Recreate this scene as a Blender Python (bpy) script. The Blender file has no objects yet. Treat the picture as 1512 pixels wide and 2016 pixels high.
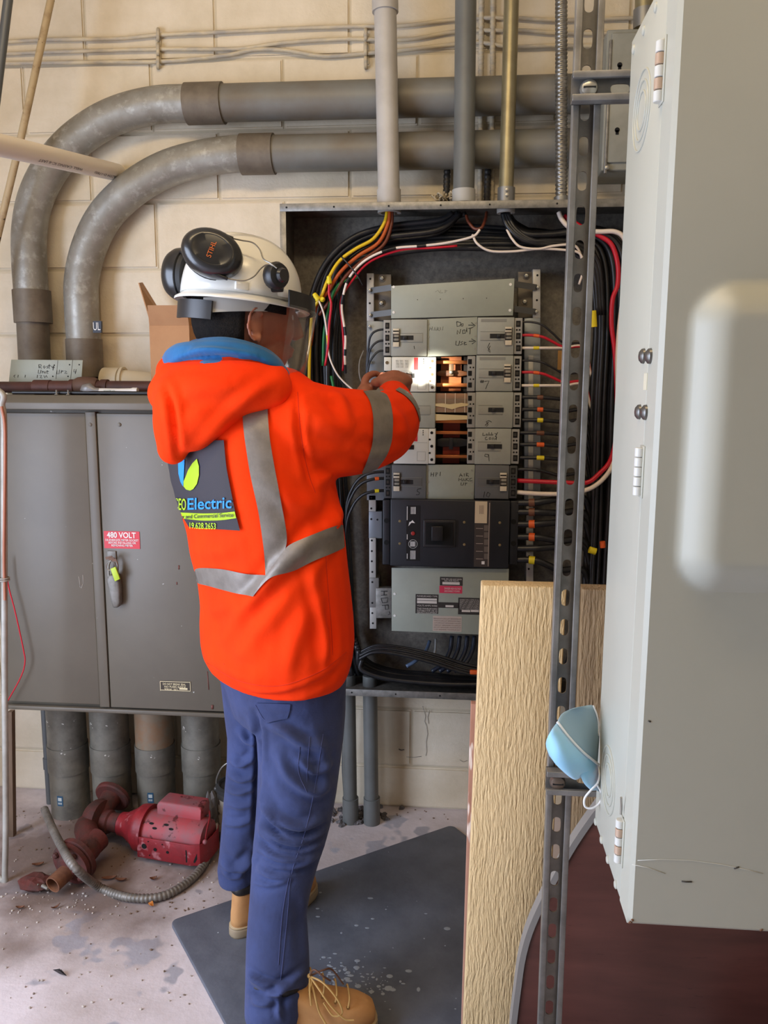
import bpy, bmesh, math, random
import numpy as np
from mathutils import Vector, Matrix
from mathutils.bvhtree import BVHTree

scene = bpy.context.scene
COL = scene.collection
rnd = random.Random(7)

# ------------------------------------------------------------------ camera
W, H, F = 1512.0, 2016.0, 1600.0
CAM = np.array([0.0, -2.65, 1.457])
_th, _ps, _ro = math.radians(8.8), math.radians(5.0), math.radians(0.26)
FW = np.array([-math.sin(_ps) * math.cos(_th), math.cos(_ps) * math.cos(_th), -math.sin(_th)])
_r = np.cross(FW, [0, 0, 1.0]); _r /= np.linalg.norm(_r); _u = np.cross(_r, FW)
RT = math.cos(_ro) * _r + math.sin(_ro) * _u
UP = -math.sin(_ro) * _r + math.cos(_ro) * _u
cd = bpy.data.cameras.new('camera'); cam = bpy.data.objects.new('camera', cd); COL.objects.link(cam)
cd.sensor_fit = 'VERTICAL'; cd.sensor_height = 24.0; cd.lens = 24.0 * F / H
cd.clip_start = 0.02
cam.matrix_world = Matrix(((RT[0], UP[0], -FW[0], CAM[0]), (RT[1], UP[1], -FW[1], CAM[1]), (RT[2], UP[2], -FW[2], CAM[2]), (0, 0, 0, 1)))
scene.camera = cam

# ------------------------------------------------------------------ world, daylight, lamps, exposure
world = bpy.data.worlds.new('world'); scene.world = world; world.use_nodes = True
wb = world.node_tree.nodes['Background']
wb.inputs[0].default_value = (0.62, 0.72, 0.95, 1); wb.inputs[1].default_value = 0.9
vs = scene.view_settings
vs.view_transform = 'Standard'; vs.look = 'None'; vs.gamma = 1.0; vs.use_curve_mapping = False
vs.exposure = 0.0

def area_light(name, loc, target, sx, sy, energy, col, spread=180):
    l = bpy.data.lights.new(name, 'AREA'); l.shape = 'RECTANGLE'; l.size = sx; l.size_y = sy
    l.energy = energy; l.color = col; l.spread = math.radians(spread)
    o = bpy.data.objects.new(name, l); COL.objects.link(o); o.location = loc
    o.rotation_euler = (Vector(target) - Vector(loc)).to_track_quat('-Z', 'Y').to_euler()
    return o
# daylight coming in through the open doorway in the left wall
area_light('daylight_doorway', (-2.12, -2.1, 1.08), (0.0, -1.75, 0.55), 1.4, 2.05, 90, (0.69, 0.79, 1.0))
# warm ceiling lamps of the room
area_light('wall_lamp_light', (1.06, -2.97, 2.62), (0.2, 0, 1.6), 0.34, 0.16, 4, (1.0, 0.76, 0.46))
area_light('ceiling_lamp_light', (-0.5, -1.95, 2.96), (-0.5, -0.1, 1.6), 1.7, 0.3, 26, (1.0, 0.78, 0.47))

# ------------------------------------------------------------------ pixel helpers (points on real planes of the place)
def ray(x, y): return FW + RT * (x - W / 2) / F - UP * (y - H / 2) / F
def PY(x, y, Y):
    d = ray(x, y); return CAM + d * (Y - CAM[1]) / d[1]
def PZ(x, y, Z=0.0):
    d = ray(x, y); return CAM + d * (Z - CAM[2]) / d[2]
def PX(x, y, X):
    d = ray(x, y); return CAM + d * (X - CAM[0]) / d[0]

# ------------------------------------------------------------------ materials
def lin(c):
    return tuple((v / 12.92 if v <= 0.04045 else ((v + 0.055) / 1.055) ** 2.4) for v in [x / 255.0 for x in c])
MATS = {}
def mat(name, col, rough=0.5, metal=0.0, col2=None, vscale=6.0, vlo=0.4, vhi=0.65, bump=0.0, bscale=80.0, stretch=(1, 1, 1),
        col3=None, v3=20.0, lo3=0.62, hi3=0.68, coat=0.0, emit=0.0, detail=6.0, rvar=0.0, spec=0.5, sheen=0.0):
    if name in MATS: return MATS[name]
    m = bpy.data.materials.new(name); m.use_nodes = True
    nt = m.node_tree; b = nt.nodes['Principled BSDF']
    c1 = lin(col) + (1,)
    b.inputs['Base Color'].default_value = c1
    b.inputs['Roughness'].default_value = rough; b.inputs['Metallic'].default_value = metal
    b.inputs['Specular IOR Level'].default_value = spec
    if coat: b.inputs['Coat Weight'].default_value = coat; b.inputs['Coat Roughness'].default_value = 0.15
    if sheen: b.inputs['Sheen Weight'].default_value = sheen
    if emit:
        b.inputs['Emission Color'].default_value = c1; b.inputs['Emission Strength'].default_value = emit
    L = nt.links.new
    tc = nt.nodes.new('ShaderNodeTexCoord'); mp = nt.nodes.new('ShaderNodeMapping'); mp.inputs['Scale'].default_value = stretch
    L(tc.outputs['Object'], mp.inputs['Vector'])
    def noise(sc, det=detail):
        n = nt.nodes.new('ShaderNodeTexNoise'); n.inputs['Scale'].default_value = sc; n.inputs['Detail'].default_value = det
        n.inputs['Roughness'].default_value = 0.62
        L(mp.outputs['Vector'], n.inputs['Vector']); return n
    def ramp(n, lo, hi):
        r = nt.nodes.new('ShaderNodeMapRange'); r.inputs['From Min'].default_value = lo; r.inputs['From Max'].default_value = hi
        L(n.outputs['Fac'], r.inputs['Value']); return r
    out = None
    if col2 is not None:
        r = ramp(noise(vscale), vlo, vhi)
        mx = nt.nodes.new('ShaderNodeMix'); mx.data_type = 'RGBA'
        mx.inputs[6].default_value = c1; mx.inputs[7].default_value = lin(col2) + (1,)
        L(r.outputs['Result'], mx.inputs['Factor']); out = mx.outputs[2]
        if rvar:
            rr = nt.nodes.new('ShaderNodeMapRange'); rr.inputs['To Min'].default_value = rough; rr.inputs['To Max'].default_value = min(1, rough + rvar)
            L(r.outputs['Result'], rr.inputs['Value']); L(rr.outputs['Result'], b.inputs['Roughness'])
    if col3 is not None:
        r = ramp(noise(v3, 3), lo3, hi3)
        mx = nt.nodes.new('ShaderNodeMix'); mx.data_type = 'RGBA'
        if out is not None: L(out, mx.inputs[6])
        else: mx.inputs[6].default_value = c1
        mx.inputs[7].default_value = lin(col3) + (1,)
        L(r.outputs['Result'], mx.inputs['Factor']); out = mx.outputs[2]
    if out is not None: L(out, b.inputs['Base Color'])
    if bump:
        n = noise(bscale, 4); bp = nt.nodes.new('ShaderNodeBump'); bp.inputs['Strength'].default_value = bump; bp.inputs['Distance'].default_value = 0.004
        L(n.outputs['Fac'], bp.inputs['Height']); L(bp.outputs['Normal'], b.inputs['Normal'])
    MATS[name] = m
    return m

# ------------------------------------------------------------------ object helpers
ORG = {}
def _tag(o, label=None, cat=None, group=None, kind=None):
    if label: o['label'] = label
    if cat: o['category'] = cat
    if group: o['group'] = group
    if kind: o['kind'] = kind
    return o
def thing(name, label, cat, loc=(0, 0, 0), group=None):
    o = bpy.data.objects.new(name, None); COL.objects.link(o); o.location = tuple(loc); o.empty_display_size = 0.05
    ORG[o.name] = np.array(loc, float)
    return _tag(o, label, cat, group)
def add(name, V, Fc, m, parent=None, smooth=False, label=None, cat=None, group=None, kind=None, org=None):
    V = np.asarray(V, float).reshape(-1, 3)
    if parent is not None: o0 = ORG[parent.name]
    elif org is not None: o0 = np.array(org, float)
    else: o0 = np.array([(V[:, 0].min() + V[:, 0].max()) / 2, (V[:, 1].min() + V[:, 1].max()) / 2, V[:, 2].min()])
    me = bpy.data.meshes.new(name); me.from_pydata((V - o0).tolist(), [], [tuple(int(i) for i in f) for f in Fc])
    me.materials.append(m)
    if smooth: me.polygons.foreach_set('use_smooth', [True] * len(me.polygons))
    me.update()
    o = bpy.data.objects.new(name, me); COL.objects.link(o)
    ORG[o.name] = o0
    if parent is not None: o.parent = parent
    else: o.location = tuple(o0)
    return _tag(o, label, cat, group, kind)
def fixn(o):
    bm = bmesh.new(); bm.from_mesh(o.data); bmesh.ops.recalc_face_normals(bm, faces=bm.faces); bm.to_mesh(o.data); bm.free(); return o
def autosmooth(o, ang=40):
    me = o.data; me.polygons.foreach_set('use_smooth', [True] * len(me.polygons))
    bm = bmesh.new(); bm.from_mesh(me); a = math.radians(ang)
    for e in bm.edges:
        e.smooth = not (len(e.link_faces) == 2 and e.calc_face_angle(0) > a)
    bm.to_mesh(me); bm.free(); return o
def bevel(o, w, seg=2, ang=30):
    bm = bmesh.new(); bm.from_mesh(o.data); bmesh.ops.recalc_face_normals(bm, faces=bm.faces)
    es = [e for e in bm.edges if len(e.link_faces) == 2 and e.calc_face_angle(0) > math.radians(ang)]
    bmesh.ops.bevel(bm, geom=es, offset=w, segments=seg, affect='EDGES', clamp_overlap=True, profile=0.5)
    bm.to_mesh(o.data); bm.free(); return autosmooth(o, 50)
BOXF = [(0, 1, 3, 2), (4, 6, 7, 5), (0, 4, 5, 1), (2, 3, 7, 6), (0, 2, 6, 4), (1, 5, 7, 3)]
def box(name, x, y, z, m, parent=None, bv=0.0, **k):
    V = [(a, b, c) for a in sorted(x) for b in sorted(y) for c in sorted(z)]
    o = fixn(add(name, V, BOXF, m, parent, **k))
    if bv: bevel(o, bv)
    return o
def prism(name, poly, depth, m, parent=None, bv=0.0, axis=(0, 1, 0), **k):
    """poly: 3D points of the front face; extruded by depth along axis"""
    P = np.array(poly, float); n = len(P); Q = P + np.array(axis, float) * depth
    Fc = [tuple(range(n)), tuple(range(2 * n - 1, n - 1, -1))] + [(i, n + i, n + (i + 1) % n, (i + 1) % n) for i in range(n)]
    o = fixn(add(name, np.vstack([P, Q]), Fc, m, parent, **k))
    if bv: bevel(o, bv)
    return o
def pprism(name, pts, Y, depth, m, parent=None, bv=0.0, **k):
    return prism(name, [PY(a, b, Y) for a, b in pts], depth, m, parent, bv, **k)
def prect(name, x0, y0, x1, y1, Y, depth, m, parent=None, bv=0.0, **k):
    """upright rectangle seen at these image coordinates on the plane y=Y, with thickness behind it"""
    xm, ym = (x0 + x1) / 2, (y0 + y1) / 2
    X0, X1 = PY(x0, ym, Y)[0], PY(x1, ym, Y)[0]; Z1, Z0 = PY(xm, y0, Y)[2], PY(xm, y1, Y)[2]
    return box(name, (X0, X1), (Y, Y + depth), (Z0, Z1), m, parent, bv, **k)
def spline(pts, n=8):
    P = np.array(pts, float)
    if len(P) < 3: return np.array([P[0] + (P[1] - P[0]) * t for t in np.linspace(0, 1, n + 1)])
    Q = np.vstack([2 * P[0] - P[1], P, 2 * P[-1] - P[-2]]); out = []
    for i in range(1, len(Q) - 2):
        p0, p1, p2, p3 = Q[i - 1:i + 3]
        for t in np.linspace(0, 1, n, endpoint=False):
            out.append(0.5 * (2 * p1 + (p2 - p0) * t + (2 * p0 - 5 * p1 + 4 * p2 - p3) * t * t + (3 * p1 - p0 - 3 * p2 + p3) * t ** 3))
    out.append(P[-1]); return np.array(out)
def frames(P):
    T = np.gradient(P, axis=0); T /= np.linalg.norm(T, axis=1)[:, None] + 1e-12
    a = np.array([0, 0, 1.0]) if abs(T[0][2]) < 0.9 else np.array([1.0, 0, 0])
    N = np.cross(T[0], a); N /= np.linalg.norm(N); Ns, Bs = [], []
    for t in T:
        N = N - t * (N @ t); N /= np.linalg.norm(N) + 1e-12; Ns.append(N); Bs.append(np.cross(t, N))
    return T, np.array(Ns), np.array(Bs)
def tube_data(P, r, n=12, caps=True, ell=1.0):
    P = np.array(P, float); T, N, B = frames(P); r = np.ones(len(P)) * r if np.isscalar(r) else np.array(r, float)
    a = np.linspace(0, 2 * math.pi, n, endpoint=False); V = []
    for i in range(len(P)):
        V.append(P[i] + r[i] * (np.cos(a)[:, None] * N[i] + ell * np.sin(a)[:, None] * B[i]))
    V = np.vstack(V); Fc = []
    for i in range(len(P) - 1):
        for j in range(n):
            k = (j + 1) % n; Fc.append((i * n + j, i * n + k, (i + 1) * n + k, (i + 1) * n + j))
    if caps: Fc += [tuple(range(n - 1, -1, -1)), tuple(range((len(P) - 1) * n, len(P) * n))]
    return V, Fc
def tube(name, P, r, m, parent=None, n=12, smooth=True, caps=True, ell=1.0, sharp=True, **k):
    V, Fc = tube_data(P, r, n, caps, ell); o = add(name, V, Fc, m, parent, smooth, **k)
    if smooth and sharp: autosmooth(o, 55)
    return o
def hollow(name, a, b, ro, ri, m, parent=None, n=28, **k):
    """pipe section with wall thickness from a to b"""
    a = np.array(a, float); b = np.array(b, float); P = np.array([a, b, b, a, a]); R = [ro, ro, ri, ri, ro]
    t = (b - a) / np.linalg.norm(b - a); x = np.cross(t, [0, 0, 1.0] if abs(t[2]) < 0.9 else [1.0, 0, 0]); x /= np.linalg.norm(x); y = np.cross(t, x)
    an = np.linspace(0, 2 * math.pi, n, endpoint=False); V = []
    for p, r in zip(P[:4], R[:4]): V.append(p + r * (np.cos(an)[:, None] * x + np.sin(an)[:, None] * y))
    Fc = []
    for i in range(4):
        j = (i + 1) % 4
        for q in range(n): Fc.append((i * n + q, i * n + (q + 1) % n, j * n + (q + 1) % n, j * n + q))
    return autosmooth(fixn(add(name, np.vstack(V), Fc, m, parent, **k)), 40)
def lathe(name, prof, c, axis, m, parent=None, n=24, sx=1.0, sy=1.0, xref=None, **k):
    """prof: (radius, height along axis)"""
    c = np.array(c, float); t = np.array(axis, float); t /= np.linalg.norm(t)
    x = np.array(xref, float) if xref is not None else np.cross(t, [0, 0, 1.0] if abs(t[2]) < 0.9 else [1.0, 0, 0])
    x = x - t * (x @ t); x /= np.linalg.norm(x); y = np.cross(t, x); an = np.linspace(0, 2 * math.pi, n, endpoint=False); V = []
    for r, h in prof: V.append(c + t * h + r * (sx * np.cos(an)[:, None] * x + sy * np.sin(an)[:, None] * y))
    Fc = []
    for i in range(len(prof) - 1):
        for q in range(n): Fc.append((i * n + q, i * n + (q + 1) % n, (i + 1) * n + (q + 1) % n, (i + 1) * n + q))
    Fc += [tuple(range(n - 1, -1, -1)), tuple(range((len(prof) - 1) * n, len(prof) * n))]
    return autosmooth(fixn(add(name, np.vstack(V), Fc, m, parent, **k)), 35)
def rings(name, R, m, parent=None, smooth=True, cap=True, **k):
    n = len(R[0]); Fc = []
    for i in range(len(R) - 1):
        for q in range(n): Fc.append((i * n + q, i * n + (q + 1) % n, (i + 1) * n + (q + 1) % n, (i + 1) * n + q))
    if cap: Fc += [tuple(range(n - 1, -1, -1)), tuple(range((len(R) - 1) * n, len(R) * n))]
    return fixn(add(name, np.vstack(R), Fc, m, parent, smooth, **k))
def ball(name, c, r, m, parent=None, n=12, rot=None, **k):
    """ellipsoid; r = 3 radii"""
    V, Fc = ball_data(c, r, n, rot); return add(name, V, Fc, m, parent, True, **k)
def ball_data(c, r, n=12, rot=None):
    r = np.array([r] * 3 if np.isscalar(r) else r, float); V = [(0, 0, 1)]; mm = n * 2
    for i in range(1, n):
        t = math.pi * i / n
        for j in range(mm): p = 2 * math.pi * j / mm; V.append((math.sin(t) * math.cos(p), math.sin(t) * math.sin(p), math.cos(t)))
    V.append((0, 0, -1)); Fc = []
    for j in range(mm): Fc.append((0, 1 + j, 1 + (j + 1) % mm))
    for i in range(n - 2):
        for j in range(mm):
            a = 1 + i * mm + j; b = 1 + i * mm + (j + 1) % mm; Fc.append((a, a + mm, b + mm, b))
    e = 1 + (n - 1) * mm
    for j in range(mm): Fc.append((e, e - mm + (j + 1) % mm, e - mm + j))
    V = np.array(V) * r
    if rot is not None: V = V @ np.array(rot, float)      # rows of rot: local axes in world
    return V + np.array(c, float), Fc
def joined(parts):
    V, Fc, k = [], [], 0
    for v, f in parts:
        V.append(np.asarray(v)); Fc += [tuple(i + k for i in q) for q in f]; k += len(v)
    return np.vstack(V), Fc
def remeshed(parts, voxel, smooth=6, fac=0.5):
    """union of overlapping closed shapes as one continuous surface -> (V, F)"""
    V, Fc = joined(parts); me = bpy.data.meshes.new('tmp'); me.from_pydata(V.tolist(), [], Fc)
    bm = bmesh.new(); bm.from_mesh(me); bmesh.ops.recalc_face_normals(bm, faces=bm.faces); bm.to_mesh(me); bm.free()
    o = bpy.data.objects.new('tmp', me); COL.objects.link(o)
    md = o.modifiers.new('r', 'REMESH'); md.mode = 'VOXEL'; md.voxel_size = voxel
    if smooth:
        s = o.modifiers.new('s', 'SMOOTH'); s.factor = fac; s.iterations = smooth
    dg = bpy.context.evaluated_depsgraph_get(); ev = o.evaluated_get(dg); em = ev.to_mesh()
    n = len(em.vertices); V = np.empty(n * 3); em.vertices.foreach_get('co', V); V = V.reshape(-1, 3)
    Fc = [tuple(p.vertices) for p in em.polygons]; ev.to_mesh_clear()
    bpy.data.objects.remove(o, do_unlink=True); bpy.data.meshes.remove(me)
    return V, Fc
def vnormals(V, Fc):
    N = np.zeros_like(V)
    Q = np.array([f[:4] if len(f) >= 4 else (f[0], f[1], f[2], f[2]) for f in Fc])
    fn = np.cross(V[Q[:, 2]] - V[Q[:, 0]], V[Q[:, 3]] - V[Q[:, 1]])
    for j in range(4): np.add.at(N, Q[:, j], fn)
    return N / (np.linalg.norm(N, axis=1)[:, None] + 1e-12)
_TXT = {}
def text2d(s, bold=0.0):
    """outline font text as flat mesh, cap height about 0.7 -> verts (n,2), faces, width"""
    key = (s, bold)
    if key in _TXT: return _TXT[key]
    c = bpy.data.curves.new('t', 'FONT'); c.body = s; c.size = 1.0; c.resolution_u = 3; c.offset = bold; c.fill_mode = 'FRONT'
    o = bpy.data.objects.new('t', c); COL.objects.link(o)
    dg = bpy.context.evaluated_depsgraph_get(); ev = o.evaluated_get(dg); me = ev.to_mesh()
    V = np.array([v.co[:2] for v in me.vertices]) if len(me.vertices) else np.zeros((0, 2)); Fc = [tuple(p.vertices) for p in me.polygons]
    ev.to_mesh_clear(); bpy.data.objects.remove(o, do_unlink=True); bpy.data.curves.remove(c)
    w = (V[:, 0].min(), V[:, 0].max()) if len(V) else (0, 1)
    _TXT[key] = (V, Fc, w); return _TXT[key]
def text_on(name, s, o, xd, yd, w, h, m, parent, off=None, bold=0.0):
    """printed text filling the w x h box whose lower left corner is o"""
    V, Fc, (a, b) = text2d(s, bold)
    if not len(V): return
    o = np.array(o, float); xd = np.array(xd, float); yd = np.array(yd, float)
    u = (V[:, 0] - a) / (b - a) * w; v = V[:, 1] / 0.72 * h
    n = np.cross(xd, yd); d = off if off is not None else 0.0008
    return add(name, o + u[:, None] * xd + v[:, None] * yd + n * d, Fc, m, parent)
def ptext(name, s, x0, y0, x1, y1, Y, m, parent, bold=0.0, off=0.0012):
    """printed line of text between image coords (x0,y0) top left and (x1,y1) bottom right on plane Y"""
    a = PY(x0, y1, Y); b = PY(x1, y1, Y); c = PY(x0, y0, Y)
    return text_on(name, s, a, (1, 0, 0), (0, 0, 1), b[0] - a[0], c[2] - a[2], m, parent, off, bold)
def pstrokes(name, lines, Y, m, parent, r=0.0009, off=0.0006):
    """handwriting: polylines in image coords on plane Y"""
    parts = []
    for l in lines:
        P = np.array([PY(a, b, Y - off) for a, b in l]); V, Fc = tube_data(P, r, 6); V[:, 1] = Y - off + (V[:, 1] - (Y - off)) * 0.4
        parts.append((V, Fc))
    V, Fc = joined(parts); return add(name, V, Fc, m, parent, True, kind='stuff')
def dup(o, delta, label=None):
    """copy of a thing with its parts and sub-parts"""
    c = o.copy(); COL.objects.link(c); c.location = Vector(o.location) + Vector(delta)
    if label: c['label'] = label
    for ch in o.children:
        d = ch.copy(); COL.objects.link(d); d.parent = c
        for g in ch.children:
            e = g.copy(); COL.objects.link(e); e.parent = d
    return c
# ================================================================== materials used in many places
CREAM = mat('painted_block', (226, 213, 190), 0.55, col2=(212, 198, 172), vscale=5, bump=0.35, bscale=90, col3=(196, 180, 150), v3=2.2, lo3=0.55, hi3=0.8)
MORTAR = mat('painted_mortar', (205, 192, 166), 0.7, bump=0.3, bscale=120)
GALV = mat('galvanised_pipe', (160, 158, 150), 0.4, 0.35, col2=(128, 122, 110), vscale=9, vlo=0.35, vhi=0.7, bump=0.12, bscale=60, col3=(188, 186, 178), v3=34, lo3=0.54, hi3=0.8, rvar=0.2)
DUSTY = mat('dusty_coupling', (122, 112, 98), 0.6, 0.3, col2=(104, 94, 82), vscale=14, bump=0.1, bscale=50)
STEEL = mat('galvanised_sheet', (150, 148, 142), 0.45, 0.6, col2=(110, 108, 104), vscale=40, vlo=0.3, vhi=0.7)
PANSTEEL = mat('dull_back_pan', (122, 116, 106), 0.6, 0.15, col2=(80, 76, 70), vscale=70, vlo=0.3, vhi=0.75)
GREYPAINT = mat('grey_enclosure_paint', (102, 95, 82), 0.42, 0.0, col2=(95, 88, 76), vscale=3, bump=0.04, bscale=30, col3=(196, 194, 188), v3=45, lo3=0.74, hi3=0.76)
GREENGREY = mat('grey_green_plate', (156, 160, 146), 0.45, 0.0, col2=(147, 151, 138), vscale=7)
BLACKM = mat('black_plastic', (26, 26, 28), 0.42)
BLACKSOFT = mat('black_insulation', (24, 24, 26), 0.38, col2=(38, 38, 40), vscale=20)
HOLE = mat('hole_black', (8, 8, 8), 0.9)
WHITEP = mat('white_plastic', (226, 224, 216), 0.4)
INK = mat('marker_ink', (22, 22, 24), 0.6)
WHITEINK = mat('white_print', (232, 230, 226), 0.6)
REDSIGN = mat('red_sign', (205, 32, 48), 0.4)
COPPER = mat('copper_bar', (198, 122, 70), 0.35, 0.7)
WIRE_RED = mat('red_insulation', (196, 22, 44), 0.38)
WIRE_WHITE = mat('white_insulation', (232, 218, 204), 0.42)
WIRE_YEL = mat('yellow_insulation', (218, 182, 24), 0.4)
WIRE_ORG = mat('orange_insulation', (176, 78, 26), 0.4)
WIRE_BRN = mat('brown_insulation', (100, 46, 26), 0.4)
WIRE_GRN = mat('green_insulation', (24, 104, 48), 0.4)
TAPE_ORG = mat('orange_tape', (226, 96, 34), 0.5)
TAPE_YEL = mat('yellow_tape', (228, 206, 34), 0.5)
TAPE_BRN = mat('brown_tape', (112, 70, 48), 0.5)
SCREW = mat('zinc_screw', (170, 168, 160), 0.35, 0.8)

# ================================================================== room
XL, XR, YB, ZC = -2.1, 2.2, -3.06, 3.05
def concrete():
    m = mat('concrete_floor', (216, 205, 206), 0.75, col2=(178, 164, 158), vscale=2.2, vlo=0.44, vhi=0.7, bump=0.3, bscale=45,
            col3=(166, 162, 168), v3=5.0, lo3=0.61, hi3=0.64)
    # floor colour turns darker brown around the pump below the cabinet, edge broken by noise
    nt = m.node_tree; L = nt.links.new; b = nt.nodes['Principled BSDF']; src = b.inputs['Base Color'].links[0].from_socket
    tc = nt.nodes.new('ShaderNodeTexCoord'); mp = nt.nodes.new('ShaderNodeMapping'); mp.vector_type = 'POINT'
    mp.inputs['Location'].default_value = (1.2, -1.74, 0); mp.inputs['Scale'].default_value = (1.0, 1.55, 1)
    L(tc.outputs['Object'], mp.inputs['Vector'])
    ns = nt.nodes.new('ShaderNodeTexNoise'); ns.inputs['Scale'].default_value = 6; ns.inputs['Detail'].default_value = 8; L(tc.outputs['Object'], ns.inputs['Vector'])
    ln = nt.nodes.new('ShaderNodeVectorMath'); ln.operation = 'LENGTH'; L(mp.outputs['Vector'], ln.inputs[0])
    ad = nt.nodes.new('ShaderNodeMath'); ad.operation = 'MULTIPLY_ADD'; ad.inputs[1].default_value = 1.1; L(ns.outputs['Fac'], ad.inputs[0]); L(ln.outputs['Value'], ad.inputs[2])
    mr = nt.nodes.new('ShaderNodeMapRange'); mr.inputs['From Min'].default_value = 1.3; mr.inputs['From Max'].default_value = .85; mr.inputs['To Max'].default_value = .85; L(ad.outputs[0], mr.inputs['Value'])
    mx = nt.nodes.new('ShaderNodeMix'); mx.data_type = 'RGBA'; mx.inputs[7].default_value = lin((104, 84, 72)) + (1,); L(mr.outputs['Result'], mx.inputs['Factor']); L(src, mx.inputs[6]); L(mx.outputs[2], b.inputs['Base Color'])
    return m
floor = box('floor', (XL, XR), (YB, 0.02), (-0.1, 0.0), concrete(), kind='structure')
ceil = box('ceiling', (XL, XR), (YB, 0.2), (ZC, ZC + 0.1), mat('ceiling_paint', (215, 205, 188), 0.8), kind='structure')
SIDEP = mat('side_paint', (206, 196, 178), 0.8)
wl = add('wall_left', np.vstack([np.array([(a, b, c) for a in (XL - .1, XL) for b in sorted(y) for c in sorted(z)]) for y, z in
         (((YB, -2.82), (0, ZC)), ((-1.38, .2), (0, ZC)), ((-2.82, -1.38), (2.13, ZC)))]),
         [tuple(i + 8 * k for i in f) for k in range(3) for f in BOXF], SIDEP, kind='structure')
wr = box('wall_right', (XR, XR + 0.1), (YB, 0.2), (0, ZC), MATS['side_paint'], kind='structure')
wf = box('wall_front', (XL, XR), (YB - .1, YB), (0, ZC), mat('dim_paint', (150, 140, 124), .8), kind='structure')
# block wall: painted concrete blocks with recessed joints
wall = box('wall_back', (XL, XR), (0.006, 0.2), (0, ZC), MORTAR, kind='structure')
BH, BL = 0.2093, 0.4186
BLOCKS = {}
def block(x0, x1, z0, z1):
    w, h = round(x1 - x0, 3), round(z1 - z0, 3); key = (w, h)
    g = 0.0035
    if key not in BLOCKS:
        V = [(a, b, c) for a in (g, w - g) for b in (0, 0.05) for c in (g, h - g)]
        me = bpy.data.meshes.new('block'); me.from_pydata(V, [], BOXF); me.materials.append(CREAM)
        bm = bmesh.new(); bm.from_mesh(me); bmesh.ops.recalc_face_normals(bm, faces=bm.faces)
        es = [e for e in bm.edges if all(v.co.y < 0.01 for v in e.verts)]
        bmesh.ops.bevel(bm, geom=es, offset=0.005, segments=2, affect='EDGES'); bm.to_mesh(me); bm.free()
        BLOCKS[key] = me
    o = bpy.data.objects.new('block', BLOCKS[key]); COL.objects.link(o); o.parent = wall
    o.location = Vector((x0, rnd.uniform(-0.0015, 0.0005), z0)) - wall.location
k = -8
while True:
    z0 = 1.619 + k * BH; z1 = z0 + BH
    if z0 > 2.95: break
    off = 0.0 if k % 2 == 0 else BL / 2
    xs = [XL] + [x for x in (-0.76 + off + j * BL for j in range(-8, 10)) if XL + 0.03 < x < XR - 0.03] + [XR]
    for a, b in zip(xs, xs[1:]): block(a, b, max(z0, 0.0), min(z1, ZC))
    k += 1

# lamp fixtures (outside the frame; they light the room)
t = thing('wall_lamp', 'warm lamp on the wall behind the photographer', 'lamp', (1.06, -3.05, 2.5))
box('housing', (.86, 1.26), (-3.055, -3.0), (2.52, 2.72), WHITEP, t, .01)
box('diffuser', (.88, 1.24), (-3.0, -2.985), (2.54, 2.70), mat('lamp_glow', (255, 214, 150), 0.6, emit=3.0), t, .004)
for (lx, ly, sx, lab) in ((-0.5, -1.95, 0.9, 'warm ceiling lamp above the worker'),):
    t = thing('ceiling_lamp', lab, 'lamp', (lx, ly, 3.0))
    box('housing', (lx - sx, lx + sx), (ly - 0.16, ly + 0.16), (3.0, 3.05), WHITEP, t, 0.008)
    box('diffuser', (lx - sx + .03, lx + sx - .03), (ly - 0.13, ly + 0.13), (2.985, 3.0), mat('lamp_glow', (255, 214, 150), 0.6, emit=3.0), t, 0.004)

# ================================================================== conduits on the wall
def vpx(a, b, width, Y):      # radius of an upright pipe that is `width` px wide at image point a,b
    return (PY(a + width / 2, b, Y)[0] - PY(a - width / 2, b, Y)[0]) / 2
def path(pts, Y, n=8): return spline([PY(a, b, Y) for a, b in pts], n)
def along(pts, Y): return [PY(a, b, Y) for a, b in pts]

YP = -0.066; RP = 0.0535
up = thing('large_conduit', 'upper large galvanised conduit, elbow bending down at far left', 'conduit', PY(62, 690, YP))
s1 = along([(1290, 202), (440, 203)], YP); zz = s1[1][2]; s1[0][2] = zz
tube('straight_run', s1, RP, mat('grey_pvc_run', (120, 120, 115), 0.5, 0.1, col2=(108, 98, 84), vscale=4, vlo=.4, vhi=.7), up, 36)
e1 = path([(440, 203), (370, 204), (300, 208), (220, 231), (150, 275), (100, 331), (70, 392), (58, 455), (58, 520), (62, 580)], YP, 6); e1[:8, 2] = zz + (e1[:8, 2] - zz) * np.linspace(0, 1, 8)
tube('elbow', e1, RP, GALV, up, 36)
tube('drop', along([(62, 580), (70, 745)], YP), RP * 0.93, DUSTY, up, 36)
a, b = PY(368, 204, YP), PY(440, 203, YP); a[2] = b[2] = zz
hollow('coupling', a, b, RP * 1.11, RP * 0.95, DUSTY, up, 36)
hollow('coupling', PY(62, 572, YP), PY(66, 636, YP), RP * 1.1, RP * 0.92, DUSTY, up, 36)
lo = thing('large_conduit', 'lower large galvanised conduit, elbow nested inside the other', 'conduit', PY(168, 700, YP))
s2 = along([(1290, 297), (540, 303)], YP); zz2 = s2[1][2]; s2[0][2] = zz2
tube('straight_run', s2, RP, MATS['grey_pvc_run'], lo, 36)
e2 = path([(540, 303), (470, 303), (400, 312), (325, 334), (258, 374), (207, 425), (176, 486), (161, 550), (161, 610), (165, 672)], YP, 6); e2[:7, 2] = zz2 + (e2[:7, 2] - zz2) * np.linspace(0, 1, 7)
tube('elbow', e2, RP, GALV, lo, 36)
tube('drop', along([(165, 672), (170, 745)], YP), RP * 0.95, DUSTY, lo, 36)
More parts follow.
